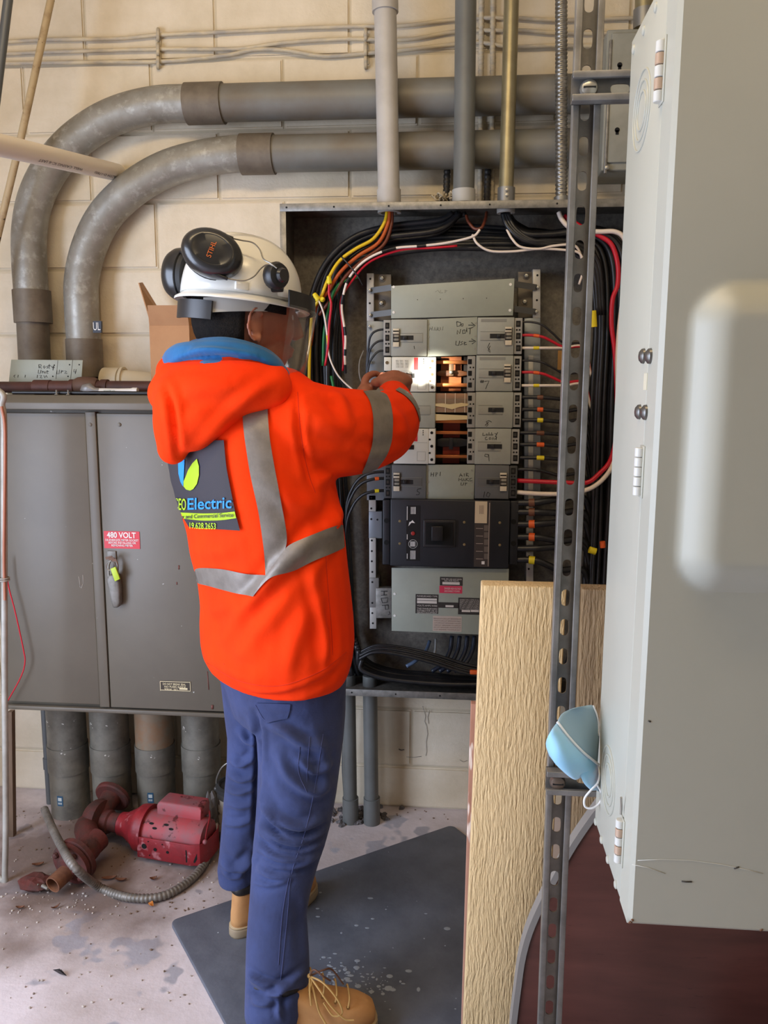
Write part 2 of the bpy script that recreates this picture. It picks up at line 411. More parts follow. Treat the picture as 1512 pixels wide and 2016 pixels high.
a, b = PY(475, 303, YP), PY(540, 303, YP); a[2] = b[2] = zz2
hollow('coupling', a, b, RP * 1.11, RP * 0.95, DUSTY, lo, 36)
hollow('coupling', PY(165, 668, YP), PY(169, 742, YP), RP * 1.07, RP * 0.92, DUSTY, lo, 36)
# small sticker on the elbow of the lower one
stk = mat('dark_sticker', (30, 34, 48), 0.5)
pprism('sticker', [(183, 632), (199, 632), (199, 655), (183, 655)], YP - RP * 0.82, 0.01, stk, lo)
ptext('sticker_print', 'UL', 184, 634, 198, 650, YP - RP * 0.82, WHITEINK, lo)

# painted cables clipped along the wall
PC = mat('painted_cable', (206, 190, 158), 0.6, col2=(168, 160, 148), vscale=12, stretch=(1, 1, 4))
for lab, pts in (('top painted cable of three clipped across the block wall', [(-60, 86), (0, 83), (100, 78), (230, 76), (311, 69), (420, 64), (600, 55), (720, 52), (800, 50), (900, 38), (1000, 35), (1100, 40), (1260, 35)]),
                 ('middle painted cable of three clipped across the block wall', [(-60, 108), (0, 106), (150, 101), (311, 97), (420, 97), (480, 95), (560, 84), (680, 77), (800, 78), (900, 62), (1020, 60), (1100, 65), (1260, 66)]),
                 ('bottom painted cable of three clipped across the block wall', [(-60, 127), (0, 125), (200, 122), (318, 121), (440, 110), (500, 98), (560, 99), (640, 111), (720, 105), (800, 98), (930, 84), (1010, 92), (1100, 90), (1260, 92)])):
    tube('painted_cable', path(pts, -0.011, 5), 0.0062, PC, n=8, label=lab, cat='cable', group='painted cables on the wall')
for x, lab in ((311, 'painted metal cable clip on the wall left of the white conduit'), (720, 'painted metal cable clip beside the white conduit')):
    t = thing('cable_clip', lab, 'clip', PY(x, 125, -0.01))
    for dy in (-15, 14, 40): tube('strap', [PY(x + v * .5, 83 + dy + v * .35, -0.004 - 0.017 * math.sqrt(max(0, 1 - (v / 20) ** 2))) for v in np.linspace(-20, 20, 9)] if 0 else
                                  spline([PY(x, 83 + dy - 11, -0.003), PY(x, 83 + dy - 7, -0.02), PY(x, 83 + dy + 7, -0.02), PY(x, 83 + dy + 11, -0.003)], 4), 0.0055, PC, t, 6)
    pprism('plate', [(x - 5, 66), (x + 5, 66), (x + 6, 126), (x - 4, 126)], -0.006, 0.005, PC, t)
    for dy in (83, 108): lathe('nail', [(0.003, 0), (0.003, 0.003), (0.001, 0.004)], PY(x, dy, -0.006), (0, -1, 0), PC, t, 8)

def drop_pipe(a, b, width, Y, ztop=ZC):
    p, q = PY(*b, Y), PY(*a, Y); d = (q - p) / (q[2] - p[2])
    return p, p + d * (ztop - p[2]), vpx(b[0], b[1] - 60, width, Y)
# four conduits entering the top of the panel
Y1 = -0.152
t = thing('pvc_conduit', 'white PVC conduit dropping into the panel top', 'conduit', PY(766, 402, Y1))
p, q, r = drop_pipe((758, 0), (766, 402), 43, Y1); PVCW = mat('white_pvc', (184, 180, 174), 0.45, col2=(168, 162, 154), vscale=6)
tube('pipe', [p, q], r, PVCW, t, 24)
hollow('coupling', PY(758.5, 24, Y1), PY(757, -60, Y1), r * 1.17, r * 0.98, PVCW, t)
hollow('end_fitting', PY(765.5, 374, Y1), PY(766, 404, Y1), r * 1.1, r * .98, PVCW, t)
hollow('bushing', PY(766.5, 405, Y1), PY(766.5, 420, Y1), r * 1.08, r * .8, mat('grey_bushing', (158, 156, 150), 0.5), t)
t = thing('pvc_conduit', 'dark grey PVC conduit between white conduit and thin steel conduit', 'conduit', PY(913, 400, Y1))
p, q, r = drop_pipe((917, 0), (913, 400), 41, Y1); PVCG = mat('grey_pvc', (104, 106, 103), 0.45, col2=(92, 92, 88), vscale=5)
tube('pipe', [p, q], r, PVCG, t, 24)
hollow('end_fitting', PY(913, 374, Y1), PY(913, 400, Y1), r * 1.12, r * .98, mat('pale_fitting', (172, 170, 164), 0.5), t)
hollow('sleeve', PY(914.5, 288, Y1), PY(913, 374, Y1), r * 1.03, r * .99, PVCG, t)
t = thing('steel_conduit', 'thin brassy steel conduit with set screw connector into the panel', 'conduit', PY(995, 398, Y1))
p, q, r = drop_pipe((1007, 0), (996, 398), 29, Y1); EMT = mat('brassy_steel', (150, 142, 112), 0.35, 0.6, col2=(128, 118, 90), vscale=9)
tube('pipe', [p, q], r, EMT, t, 20)
hollow('connector', PY(997, 370, Y1), PY(996, 400, Y1), r * 1.2, r * .98, mat('grey_steel', (140, 140, 138), 0.4, 0.7), t)
for dy in (378, 388): lathe('screw', [(0.005, 0), (0.005, 0.004), (0.002, 0.005)], PY(997, dy, Y1) + np.array([0, -r * 1.2, 0]), (0, -1, 0), SCREW, t, 8)
hollow('bushing', PY(996, 404, Y1), PY(996, 420, Y1), r * 1.25, r * .8, MATS['grey_bushing'], t)
def flex(name, P, r, m, parent=None, pitch=0.011, n=14, **k):
    P = np.array(P); s = np.r_[0, np.cumsum(np.linalg.norm(np.diff(P, axis=0), axis=1))]
    u = np.arange(0, s[-1], pitch / 4); Q = np.stack([np.interp(u, s, P[:, i]) for i in range(3)], 1)
    rr = r * (0.90 + 0.10 * np.array([1, 0.9, -1, 0.9])[np.arange(len(u)) % 4])
    return tube(name, Q, rr, m, parent, n, sharp=False, **k)
FLEX = mat('flexible_metal', (150, 148, 142), 0.35, 0.75, col2=(110, 106, 98), vscale=20)
t = thing('flexible_conduit', 'spiral flexible metal conduit next to the strut channel', 'conduit', PY(1106, 400, Y1))
p, q, r = drop_pipe((1105, 0), (1105, 395), 24, Y1)
flex('hose', [p, q], r, FLEX, t)
hollow('connector', PY(1105, 388, Y1), PY(1105, 404, Y1), r * 1.25, r * .9, MATS['grey_steel'], t)
for i, (x, lab) in enumerate(((945, 'painted armoured cable behind the grey PVC conduit'), (968, 'painted armoured cable behind the steel conduit'))):
    p, q, r = drop_pipe((x + 3, 0), (x, 400), 11, -0.012)
    flex('armoured_cable', [p, q], r, PC, pitch=0.014, n=8, label=lab, cat='cable', group='armoured cables on the wall')
for x, lab in ((880, 'dark flexible cable entering the panel left of grey conduit'), (960, 'dark flexible cable entering the panel right of grey conduit')):
    flex('flexible_cable', spline(along([(x + 2, 300), (x, 345), (x - 2, 404)], -0.03), 6), 0.011, mat('dark_flex', (58, 56, 54), 0.5, 0.4), pitch=0.014, n=10, label=lab, cat='cable', group='dark flexible cables over the panel')
V = []
for j in range(9):
    c = PY(872 + rnd.uniform(-12, 12), 388 + rnd.uniform(-6, 5), -0.14)
    V.append(tube_data(spline([c + np.array([rnd.uniform(-.02, .02), rnd.uniform(-.02, .02), rnd.uniform(-.012, .012)]) for _ in range(5)], 5), 0.0028, 5))
Vv, Ff = joined(V)
add('rag_string', Vv, Ff, mat('string', (176, 162, 136), 0.9), None, True, label='tangle of pale string lying on the panel top', cat='string')

# leaning things at upper left
t = thing('pvc_pipe', 'white PVC pipe with printed lettering poking in from the left', 'pipe', PY(60, 310, -0.5))
pa, pb = PY(232, 340, -0.03), PY(-60, 272, -0.80); rp = 0.0265
hollow('tube_wall', pa, pb, rp, rp * .86, mat('cream_pvc', (226, 214, 198), 0.4), t, 24)
dx = (pb - pa) / np.linalg.norm(pb - pa); vw = (CAM - PY(90, 310, -.4)); vw -= dx * (vw @ dx); vw /= np.linalg.norm(vw)
vw2 = vw * math.cos(.55) + np.cross(dx, vw) * math.sin(.55) * (-1 if np.cross(dx, vw)[2] > 0 else 1)
yd = np.cross(vw2, dx)
PI_ = mat('print_dark', (70, 62, 66), 0.6)
for i, (s, st) in enumerate((('(ASTM D-1785)', .055), ('WELL CASING IC-6 (AST', .28))):
    o = pa + dx * st + vw2 * (rp + .0003) - yd * .004
    text_on('print', s, o, dx, yd, .15 if i == 0 else .24, .008, PI_, t, .0004)
BEIGE = mat('beige_rod', (186, 164, 126), 0.6, col2=(150, 124, 90), vscale=16, vlo=.5, vhi=.7, col3=(70, 56, 44), v3=60, lo3=.66, hi3=.7)
p, q = PY(100, 0, -0.2), PY(-8, 480, -0.2); d = (q - p)
tube('pole', spline([p - d * .35, p, PY(42, 268, -0.22), q, q + d * .6], 4), 0.0105, BEIGE, n=12, label='thin beige stained pole leaning at upper left', cat='pole')
p, q = PY(16, 0, -0.35), PY(-16, 260, -0.35); d = q - p
tube('grey_conduit', [p - d * (p[2] - 3.0) / d[2] * -1 if 0 else p - d * ((3.0 - p[2]) / -d[2]), p, q, q + d * (q[2] / -d[2])], 0.0125, mat('slate_pipe', (92, 94, 94), 0.45, .3), n=14, label='slim grey conduit in the upper left corner', cat='conduit')

# small grey box high on the right behind the strut
YS = -0.17
t = thing('junction_box', 'small grey sheet metal box on the wall behind the strut channel', 'box', PY(1230, 335, YS))
XB0, ZB0, ZB1 = PY(1190, 200, YS)[0], PY(1215, 335, YS)[2], PY(1220, 56, YS)[2]
JB = mat('aged_grey_box', (138, 138, 128), 0.5, 0.1, col2=(122, 122, 112), vscale=8)
box('body', (XB0, XB0 + .34), (YS + .004, -0.002), (ZB0, ZB1), JB, t, .004)
box('cover_flange', (XB0 + .012, XB0 + .33), (YS - .004, YS + .004), (ZB0 + .02, ZB1 - .012), JB, t, .003)
box('edge_strip', (XB0 + .006, XB0 + .014), (YS - .007, YS + .003), (ZB0 - .01, ZB1 - .03), STEEL, t, .002)
lathe('screw', [(.006, 0), (.006, .003), (.002, .005)], PY(1195, 330, YS - .006), (0, -1, 0), SCREW, t, 10)
for (x, y) in ((1220, 128), (1215, 256)):
    lathe('keyhole', [(.007, 0), (.007, .0012)], PY(x, y, YS - .004), (0, -1, 0), HOLE, t, 12)
    pprism('keyhole_slot', [(x - 3, y), (x + 3, y), (x + 3, y + 9), (x - 3, y + 9)], YS - .0052, .001, HOLE, t)
t = thing('steel_conduit', 'steel conduit stub entering the small grey box from above', 'conduit', PY(1268, 56, -0.09))
p, q, r = drop_pipe((1268, 0), (1267, 56), 36, -0.09)
tube('pipe', [p, q], r, EMT, t, 20); hollow('connector', p, p + (q - p) / np.linalg.norm(q - p) * .05, r * 1.15, r * .98, MATS['grey_steel'], t)
# ================================================================== grey meter cabinet at left
YC = -0.33
CX0, CX1 = -1.402, -0.60
CZ0, CZ1 = PY(200, 1402, YC)[2], PY(150, 778, YC)[2]
t = cabt = thing('metal_cabinet', 'wide grey two-door steel cabinet with red 480 volt sign', 'cabinet', ((CX0 + CX1) / 2, -.17, CZ0))
box('body', (CX0, CX1), (YC + .012, -0.003), (CZ0, CZ1), GREYPAINT, t, .003)
ZL = PY(150, 806, YC)[2]
prism('top_lip', [(CX0 - .01, YC - .03, CZ1 - .022), (CX0 - .01, YC - .03, ZL), (CX0 - .01, YC + .02, ZL), (CX0 - .01, YC + .02, CZ1), (CX0 - .01, YC - .012, CZ1)], CX1 - CX0 + .02, GREYPAINT, t, .002, (1, 0, 0))
ZD1, ZD0 = PY(150, 813, YC)[2], PY(150, 1388, YC)[2]
XS = (PY(192, 980, YC)[0] + PY(226, 1392, YC)[0]) / 2; XA = (PY(173, 980, YC)[0] + PY(204, 1392, YC)[0]) / 2
dl = box('door', (CX0 + .012, XA), (YC - .006, YC + .012), (ZD0 + .006, ZD1), GREYPAINT, t, .003)
dm = box('door_edge_strip', (XA, XS - .0015), (YC - .009, YC + .012), (ZD0, ZD1 + .004), GREYPAINT, t, .002)
dr = box('door', (XS + .0015, CX1 - .01), (YC - .008, YC + .012), (ZD0, ZD1), GREYPAINT, t, .003)
box('bottom_rail', (CX0, CX1), (YC - .008, YC + .02), (CZ0, ZD0 - .006), GREYPAINT, t, .003)
for x, y in ((178, 836), (235, 836)): lathe('rivet', [(.006, 0), (.005, .003), (.002, .004)], PY(x, y, YC - .008), (0, -1, 0), GREYPAINT, t, 10)
sg = prect('warning_sign', 205, 1046, 275, 1080, YC - .0095, .0015, REDSIGN, t); sg['label'] = 'red 480 volt warning sign'
SGY = YC - .0095
ptext('sign_print', '480 VOLT', 211, 1047, 268, 1058, SGY, WHITEINK, sg, .02)
for i, (s, a, b) in enumerate((('DE-ENERGIZE METER SOCKET', 208, 273), ('BEFORE INSTALLING OR', 214, 268), ('REMOVING METER', 220, 262))):
    ptext('sign_print', s, a, 1060.5 + i * 5.4, b, 1064.6 + i * 5.4, SGY, WHITEINK, sg, .01)
npl = prect('name_plate', 315, 1342, 375, 1360, YC - .0095, .0015, mat('dark_plate', (62, 54, 44), 0.4, .3), t)
BR = mat('brass_print', (226, 210, 168), 0.5)
for i, s in enumerate(('DO NOT BREAK SEAL', 'NO FUSES INSIDE', 'SERIAL NO.')):
    ptext('plate_print', s, 324 if i else 321, 1344 + i * 5.3, 352 if i == 2 else 366, 1348 + i * 5.3, YC - .0095, BR, npl, .01)
prect('plate_blank', 353, 1354.5, 369, 1358, YC - .0102, .0006, BR, npl)
for (x0, y0, x1, y1) in ((315, 1342, 375, 1343), (315, 1359, 375, 1360), (315, 1342, 316, 1360), (374, 1342, 375, 1360)):
    prect('plate_border', x0, y0, x1, y1, YC - .0102, .0007, BR, npl)
BRM = mat('brown_drip', (112, 66, 56), .6)
for l, r in (([(352, 1113), (352, 1121)], .0022), ([(348, 1146), (348, 1151)], .0018), ([(408, 1322), (411, 1358)], .0016), ([(418, 1388), (418, 1396)], .004)): pstrokes('paint_drip', [l], YC - .008, BRM, t, r)
SCF = mat('pale_scuff', (172, 168, 160), .6)
pstrokes('scuff', [[(155, 1135), (158, 1155)], [(163, 1132), (164, 1150)], [(157, 1155), (160, 1158), (163, 1150)]], YC - .006, SCF, t, .0009)
# padlock handle with keys and tag
hd = thing('padlock', 'grey tapered padlock handle with yellow-green key tag on the cabinet door', 'padlock', PY(222, 1195, YC - .02))
prism('shroud', [PY(208, 1143, YC - .035), PY(213, 1132, YC - .035), PY(228, 1131, YC - .035), PY(234, 1146, YC - .035), PY(236, 1187, YC - .035), PY(232, 1197, YC - .035), PY(221, 1198, YC - .035)], .026, mat('cast_grey', (128, 126, 120), 0.5, .2, col2=(104, 100, 92), vscale=30), hd, .006)
prect('hasp_plate', 211, 1085, 228, 1102, YC - .012, .004, MATS['cast_grey'], hd, .001)
tube('shackle', spline([PY(214, 1134, YC - .022), PY(214, 1112, YC - .026), PY(222, 1100, YC - .028), PY(231, 1110, YC - .026), PY(231, 1134, YC - .022)], 6), .0035, SCREW, hd, 8)
tube('key_ring', spline([PY(218 + 9 * math.cos(a), 1114 + 9 * math.sin(a), YC - .036) for a in np.linspace(0, 6.28, 13)], 3), .0012, SCREW, hd, 6)
for i in range(3): pprism('key', [(207 + i * 6, 1097 + i * 2), (220 + i * 4, 1094 + i * 3), (222 + i * 4, 1099 + i * 3), (209 + i * 6, 1102 + i * 2)], YC - .04 - i * .003, .002, mat('rusty_key', (98, 72, 56), .5, .5), hd)
pprism('key_tag', [(217, 1120), (227, 1116), (236, 1140), (226, 1145)], YC - .042, .006, mat('lime_tag', (178, 206, 46), .45), hd, .001)

# red wire and tube frame at the left edge
tube('red_wire', spline(along([(11, 1100), (16, 1150), (30, 1205), (46, 1278), (49, 1305), (40, 1335), (13, 1384)], YC - .03), 7), .0021, WIRE_RED, n=8, label='thin red wire bowing in front of the cabinet at left', cat='wire')
g = PZ(0, 1735); YF = g[1]
WT = mat('white_tube_paint', (178, 176, 168), .45, .1, col2=(146, 142, 132), vscale=9)
t = thing('tube_frame', 'upright white metal tube frame standing at the left edge', 'frame', g)
r_ = .0085
fr = along([(3, 1735), (10, 1700), (9, 1300), (8, 900), (8, 845), (4, 800), (-16, 762)], YF)
fr[0][2] = max(fr[0][2], r_)
tube('frame_tube', spline([fr[0] + np.array([-.30, 0, 0]), fr[0] + np.array([-.02, 0, 0])] + fr[1:] + [fr[-1] + np.array([-.3, 0, .1])], 8), r_, WT, t, 12)
tube('copper_lead', spline([p + np.array([.006, -.008, 0]) for p in along([(2, 800), (9, 850), (8, 1000), (7, 1100), (9, 1180)], YF)], 6), .0042, mat('copper_sheath', (168, 112, 88), .45, .2), t, 8)
for dz in (0, .006): tube('tie_wire', spline([PY(8, 1142, YF) + np.array([.014 * math.cos(a), .014 * math.sin(a), dz]) for a in np.linspace(0, 6.28, 12)], 3), .0022, WT, t, 6)
prism('wood_strip', [PY(14, 1402, -.36), PY(23, 1402, -.36), PZ(26, 1648), PZ(17, 1648)], .02, mat('weathered_strip', (120, 98, 78), .8, col2=(88, 70, 54), vscale=14, stretch=(1, 1, .1)), label='narrow weathered wood strip propped below the cabinet at far left', cat='wood strip')

# ------------------------------------------------ things lying on the cabinet
ZT = CZ1 + .001
def on(x, y, Y, up_=0.0): p = PY(x, y, Y); p[2] = ZT + up_; return p
t = thing('cover_plate', 'grey metal plate with handwritten rooftop unit note on the cabinet', 'plate', on(90, 745, -.2))
pl = [(22, 708), (163, 709), (157, 752), (13, 752)]
PLY = -.205
P4 = [PY(a, b, PLY) for a, b in pl]; P4[2][2] = P4[3][2] = ZT
prism('plate', P4, .003, GREENGREY, t, .0006)
for x0, x1 in ((114, 110), (143, 139)): pstrokes('scribed_line', [[(x0, 709), (x1, 746)]], PLY, INK, t, .0005)
for x, y in ((107, 719), (137, 718), (156, 718), (104, 741), (134, 741)): lathe('hole', [(.0022, 0), (.0022, .0006)], PY(x, y, PLY), (0, -1, 0), HOLE, t, 8)
pstrokes('handwriting', [[(76, 718), (77, 725)], [(76, 718), (81, 718), (81, 721), (77, 722), (82, 725)], [(85, 722), (87, 720), (89, 723), (87, 725), (85, 723)], [(91, 722), (93, 721), (94, 724), (92, 725)],
    [(97, 717), (96, 725), (98, 725)], [(94, 720), (100, 720)], [(101, 721), (103, 724), (105, 721)], [(105, 720), (104, 729)], [(105, 721), (107, 723), (105, 725)],
    [(76, 728), (75, 735), (79, 735), (81, 728)], [(83, 730), (83, 735)], [(83, 732), (86, 731), (87, 735)], [(89, 731), (89, 735)], [(93, 729), (92, 735), (95, 735)], [(91, 731), (96, 731)],
    [(74, 738), (73, 744)], [(78, 739), (82, 739), (79, 744), (83, 744)], [(86, 739), (88, 744), (91, 739), (93, 743)],
    [(112, 729), (112, 736), (116, 736), (117, 728)], [(120, 735), (121, 729), (125, 730), (121, 732)], [(127, 730), (131, 731), (127, 735), (132, 735)],
    [(146, 727), (145, 732), (150, 732)], [(150, 727), (148, 736)], [(30, 738), (27, 740), (29, 743)], [(36, 738), (35, 743)], [(50, 738), (49, 743)]], PLY, INK, t, .0009)
t = thing('iron_pipe', 'rusty brown pipe with couplings lying along the cabinet top', 'pipe', on(150, 752, -.27))
RUST = mat('rusty_brown', (84, 50, 42), .6, .1, col2=(64, 40, 34), vscale=12, bump=.2, bscale=60)
zc = ZT + .021
def pr(x, r): p = PY(x, 755, -.265); p[2] = zc; return p, r
seg = [pr(x, r) for x, r in ((-90, .017), (68, .017), (70, .021), (98, .0205), (100, .023), (140, .023), (148, .026), (170, .028), (185, .028), (200, .025), (212, .023), (214, .0205), (320, .0205))]
tube('pipe', [s[0] for s in seg], [min(s[1], .0205) for s in seg], RUST, t, 18)
for x0, x1, rr in ((68, 100, .0225), (139, 148, .0245), (200, 213, .0245)):
    hollow('coupling', pr(x0, 0)[0], pr(x1, 0)[0], rr, .019, RUST, t, 20)
lathe('tee_body', [(.021, 0), (.027, .012), (.029, .03), (.027, .062), (.021, .072)], pr(147, 0)[0] + np.array([0, 0, .004]), (1, 0, 0), mat('rusty_tee', (92, 66, 52), .65, .1), t, 18)
t = thing('grey_rod', 'pale grey plastic tube lying behind the rusty pipe', 'tube', on(220, 735, -.1))
p, q = on(158, 735, -.12, .022), on(296, 735, -.12, .022)
hollow('tube_wall', p, q, .017, .0135, mat('pale_grey_plastic', (150, 148, 142), .5), t, 20)
t = thing('pvc_fitting', 'white PVC elbow fitting beside the cardboard box', 'pipe fitting', on(250, 730, -.09))
p, q, w = on(206, 735, -.075, .043), on(238, 735, -.08, .043), on(312, 730, -.06, .032)
hollow('socket', p, q, .042, .036, MATS['white_pvc'] if 0 else mat('cream_fitting', (206, 194, 168), .5), t, 26)
tube('bend', spline([q - np.array([.01, 0, 0]), q + np.array([.04, 0, -.004]), w], 8), [.039] + [.036] * 15 + [.034], MATS['cream_fitting'], t, 22)
hollow('rim', on(240, 735, -.08, .043), on(245, 735, -.08, .043), .044, .036, MATS['cream_fitting'], t, 26)
t = thing('utility_tool', 'small tool with white printed handle in front of the rusty pipe', 'tool', on(215, 765, -.31))
zt = .0115
tube('handle', [on(194, 765, -.315, zt), on(232, 765, -.315, zt), on(258, 765, -.315, zt), on(262, 765, -.315, zt), on(271, 765, -.315, zt)], [.0085, .0078, .0085, .0105, .0105], mat('white_handle', (208, 204, 196), .5), t, 14)
tube('head', [on(160, 765, -.315, .011), on(166, 765, -.315, .016), on(176, 765, -.315, .019), on(186, 765, -.315, .012), on(196, 765, -.315, zt)], [.006, .014, .016, .010, .009], mat('grey_tape', (128, 126, 124), .4, .3), t, 14)
a = on(206, 765, -.315, zt - .003); text_on('print', 'WHITE 60', a + np.array([0, -.0088, 0]), (1, 0, 0), (0, 0, 1), .034, .006, mat('green_print', (40, 84, 64), .5), t)
tube('black_rod', [on(25, 770, -.325, .006), on(300, 770, -.325, .006)], .0055, BLACKM, n=10, label='thin black rod lying along the front of the cabinet top', cat='rod')
for x, lab in ((111, 'small upright bolt at the front of cabinet top, below the plate'), (134, 'small upright bolt on the cabinet top, nearer the white tool')):
    lathe('bolt', [(.006, 0), (.006, .002), (.0025, .003), (.0025, .014)], on(x, 770, -.338), (0, 0, 1), SCREW, None, 8, label=lab, cat='bolt', group='bolts on the cabinet top')
# cardboard box
CARD = mat('cardboard', (176, 132, 92), .8, col2=(166, 122, 84), vscale=10); CARD2 = CARD
YX = -.235
t = thing('cardboard_box', 'open brown cardboard box standing behind the worker', 'box', on(340, 750, -.15))
fx0, fx1 = PY(296, 700, YX)[0], PY(374, 700, YX)[0]; zb1 = PY(330, 641, YX)[2]; bx1 = fx1 + .06; yb = -.045
box('front_panel', (fx0, fx1), (YX, YX + .004), (ZT, zb1), CARD, t)
box('side_panel', (fx0, fx0 + .004), (YX + .004, yb), (ZT, zb1), CARD, t)
prism('side_panel', [(fx1, YX + .002, ZT), (fx1, YX + .002, zb1), (bx1, yb, zb1), (bx1, yb, ZT)], .004, CARD2, t, 0, (-1, 0, 0))
box('rear_panel', (fx0 + .004, bx1 - .004), (yb - .004, yb), (ZT, zb1), CARD2, t)
prism('front_flap', [PY(290, 601, YX - .03), PY(366, 601, YX - .03), (fx1, YX + .001, zb1), (fx0, YX + .001, zb1)], .003, CARD, t)
prism('side_flap', [PY(272, 557, YX), PY(279, 556, yb - .02), (fx0 + .002, yb - .01, zb1), (fx0 + .002, YX + .01, zb1)], .003, CARD2, t, 0, (1, 0, 0))
prism('rear_flap', [(fx0 + .01, yb - .001, zb1), (bx1 - .01, yb - .001, zb1), (bx1 - .02, yb - .02, zb1 + .045), (fx0 + .02, yb - .02, zb1 + .045)], .003, CARD2, t)
lathe('green_cap', [(.012, 0), (.012, .02), (.010, .024)], on(392, 700, -.11, .09), (0, 0, 1), mat('green_plastic', (30, 120, 40), .5), None, 14, label='green bottle cap peeking beside the cardboard box', cat='bottle')
lathe('white_roll', [(.03, 0), (.03, .05)], on(398, 650, -.09, .16), (1, 0, 0), WHITEP, None, 18, label='white roll in the box behind the helmet strap', cat='roll')

# ------------------------------------------------ conduits below the cabinet
BP = mat('dirty_conduit', (128, 124, 112), .55, .25, col2=(96, 92, 84), vscale=10, bump=.15, bscale=70, col3=(214, 210, 200), v3=28, lo3=.7, hi3=.72)
BPR = mat('stained_conduit', (140, 128, 108), .55, .2, col2=(150, 108, 74), vscale=11, bump=.15, bscale=70, col3=(214, 210, 200), v3=24, lo3=.7, hi3=.72)
BLUEL = mat('blue_label', (44, 84, 112), .5)
YQ = -.135
for i, (x, lab) in enumerate(((132, 'leftmost fat conduit rising into the cabinet underside'), (216, 'second fat conduit from the left under the cabinet'), (304, 'third fat conduit under the cabinet, rust stained with a blue label'), (395, 'fourth fat conduit under the cabinet, next to the worker'))):
    c = PY(x, 1450, YQ); r = vpx(x, 1450, 71, YQ); X = c[0]
    t = thing('fat_conduit', lab, 'conduit', (X, YQ, 0), 'fat conduits under the cabinet')
    zc1, zc0 = PY(x, 1462, YQ)[2], PY(x, 1512, YQ)[2]
    tube('upper_pipe', [(X, YQ, CZ0 + .02), (X, YQ, zc1 - .01)], r, BPR if i == 2 else BP, t, 32)
    hollow('coupling', (X, YQ, zc1), (X, YQ, zc0), r * 1.05, r * .97, BP, t, 32)
    tube('lower_pipe', [(X, YQ, zc0 + .01), (X, YQ, 0)], r * 1.0, BP, t, 32)
    if i != 1:
        ly = (1558, 0, 1552, 1570)[i]; cx = (119, 0, 297, 383)[i]; cc = PY(cx, ly, YQ)
        a0 = math.asin(max(-.9, min(.9, (PY(cx, ly, YQ - r * .9)[0] - X) / r))); V = []
        for aa in np.linspace(a0 - .16, a0 + .16, 7):
            for dz in (-.018, .018): V.append((X + (r + .0008) * math.sin(aa), YQ - (r + .0008) * math.cos(aa), cc[2] + dz))
        lb = add('label', V, [(2 * j, 2 * j + 2, 2 * j + 3, 2 * j + 1) for j in range(6)], BLUEL, t)
        V = [];
        for aa in np.linspace(a0 - .1, a0 + .1, 5):
            for dz in (.0, .012): V.append((X + (r + .0014) * math.sin(aa), YQ - (r + .0014) * math.cos(aa), cc[2] + dz))
        add('label_print', V, [(2 * j, 2 * j + 2, 2 * j + 3, 2 * j + 1) for j in range(4)], mat('pale_print', (190, 198, 196), .5), lb)
        V = []
        for q in range(4):
            aa = a0 - .1 + q * .055
            for da in (0, .035):
                for dz in (-.012, -.005): V.append((X + (r + .0014) * math.sin(aa + da), YQ - (r + .0014) * math.cos(aa + da), cc[2] + dz))
        add('label_print', V, [(4 * j, 4 * j + 2, 4 * j + 3, 4 * j + 1) for j in range(4)], MATS['pale_print'], lb)
c = PY(92, 1480, -.09)
t = thing('thin_conduit', 'thin grey conduit at the left of the fat conduits', 'conduit', (c[0], -.09, 0))
tube('pipe', [(c[0], -.09, CZ0 + .02), (c[0], -.09, 0)], .0115, mat('slate_conduit', (96, 98, 98), .5, .2), t, 14)
hollow('coupling', (c[0], -.09, .17), (c[0], -.09, .13), .0145, .011, MATS['slate_conduit'], t, 14)
# conduits below the panel
for x, xb, w, lab in ((686, 690, 27, 'left grey conduit running from the panel to the floor'), (728, 732, 28, 'right grey conduit running from the panel to the floor')):
    Y2 = -.11; c = PY(x, 1400, Y2); e = PY(xb, 1590, Y2); r = vpx(x, 1450, w, Y2)
    t = thing('floor_conduit', lab, 'conduit', (e[0], Y2, 0), 'conduits below the panel')
    tube('pipe', [(c[0], Y2, .52), (e[0], Y2, 0)], r, PVCG, t, 22)
    z1 = PY(xb, 1570, Y2)[2]; hollow('coupling', (e[0], Y2, z1), (e[0], Y2, 0.0), r * 1.17, r * .97, PVCG, t, 22)
pstrokes('wall_crack', [[(832, 1390), (836, 1402), (838, 1410), (836, 1420), (840, 1430), (842, 1445), (839, 1460), (840, 1480), (838, 1488)], [(846, 1398), (842, 1412), (844, 1425)], [(800, 1490), (815, 1491), (830, 1489)], [(905, 1496), (912, 1500), (920, 1497)]], -.0018, mat('crack_grey', (122, 116, 112), .9), wall, .0007)
pstrokes('wall_chip', [[(785, 1475), (790, 1477), (796, 1476)]], -.0018, MATS['crack_grey'], wall, .0022)
tube('thin_cable', spline(along([(681, 1395), (678, 1440), (675, 1500), (678, 1560)], -.075) + [np.array(PZ(680, 1600))], 6), .0045, MATS['slate_pipe'], n=8, label='thin grey cable beside the left floor conduit', cat='cable')
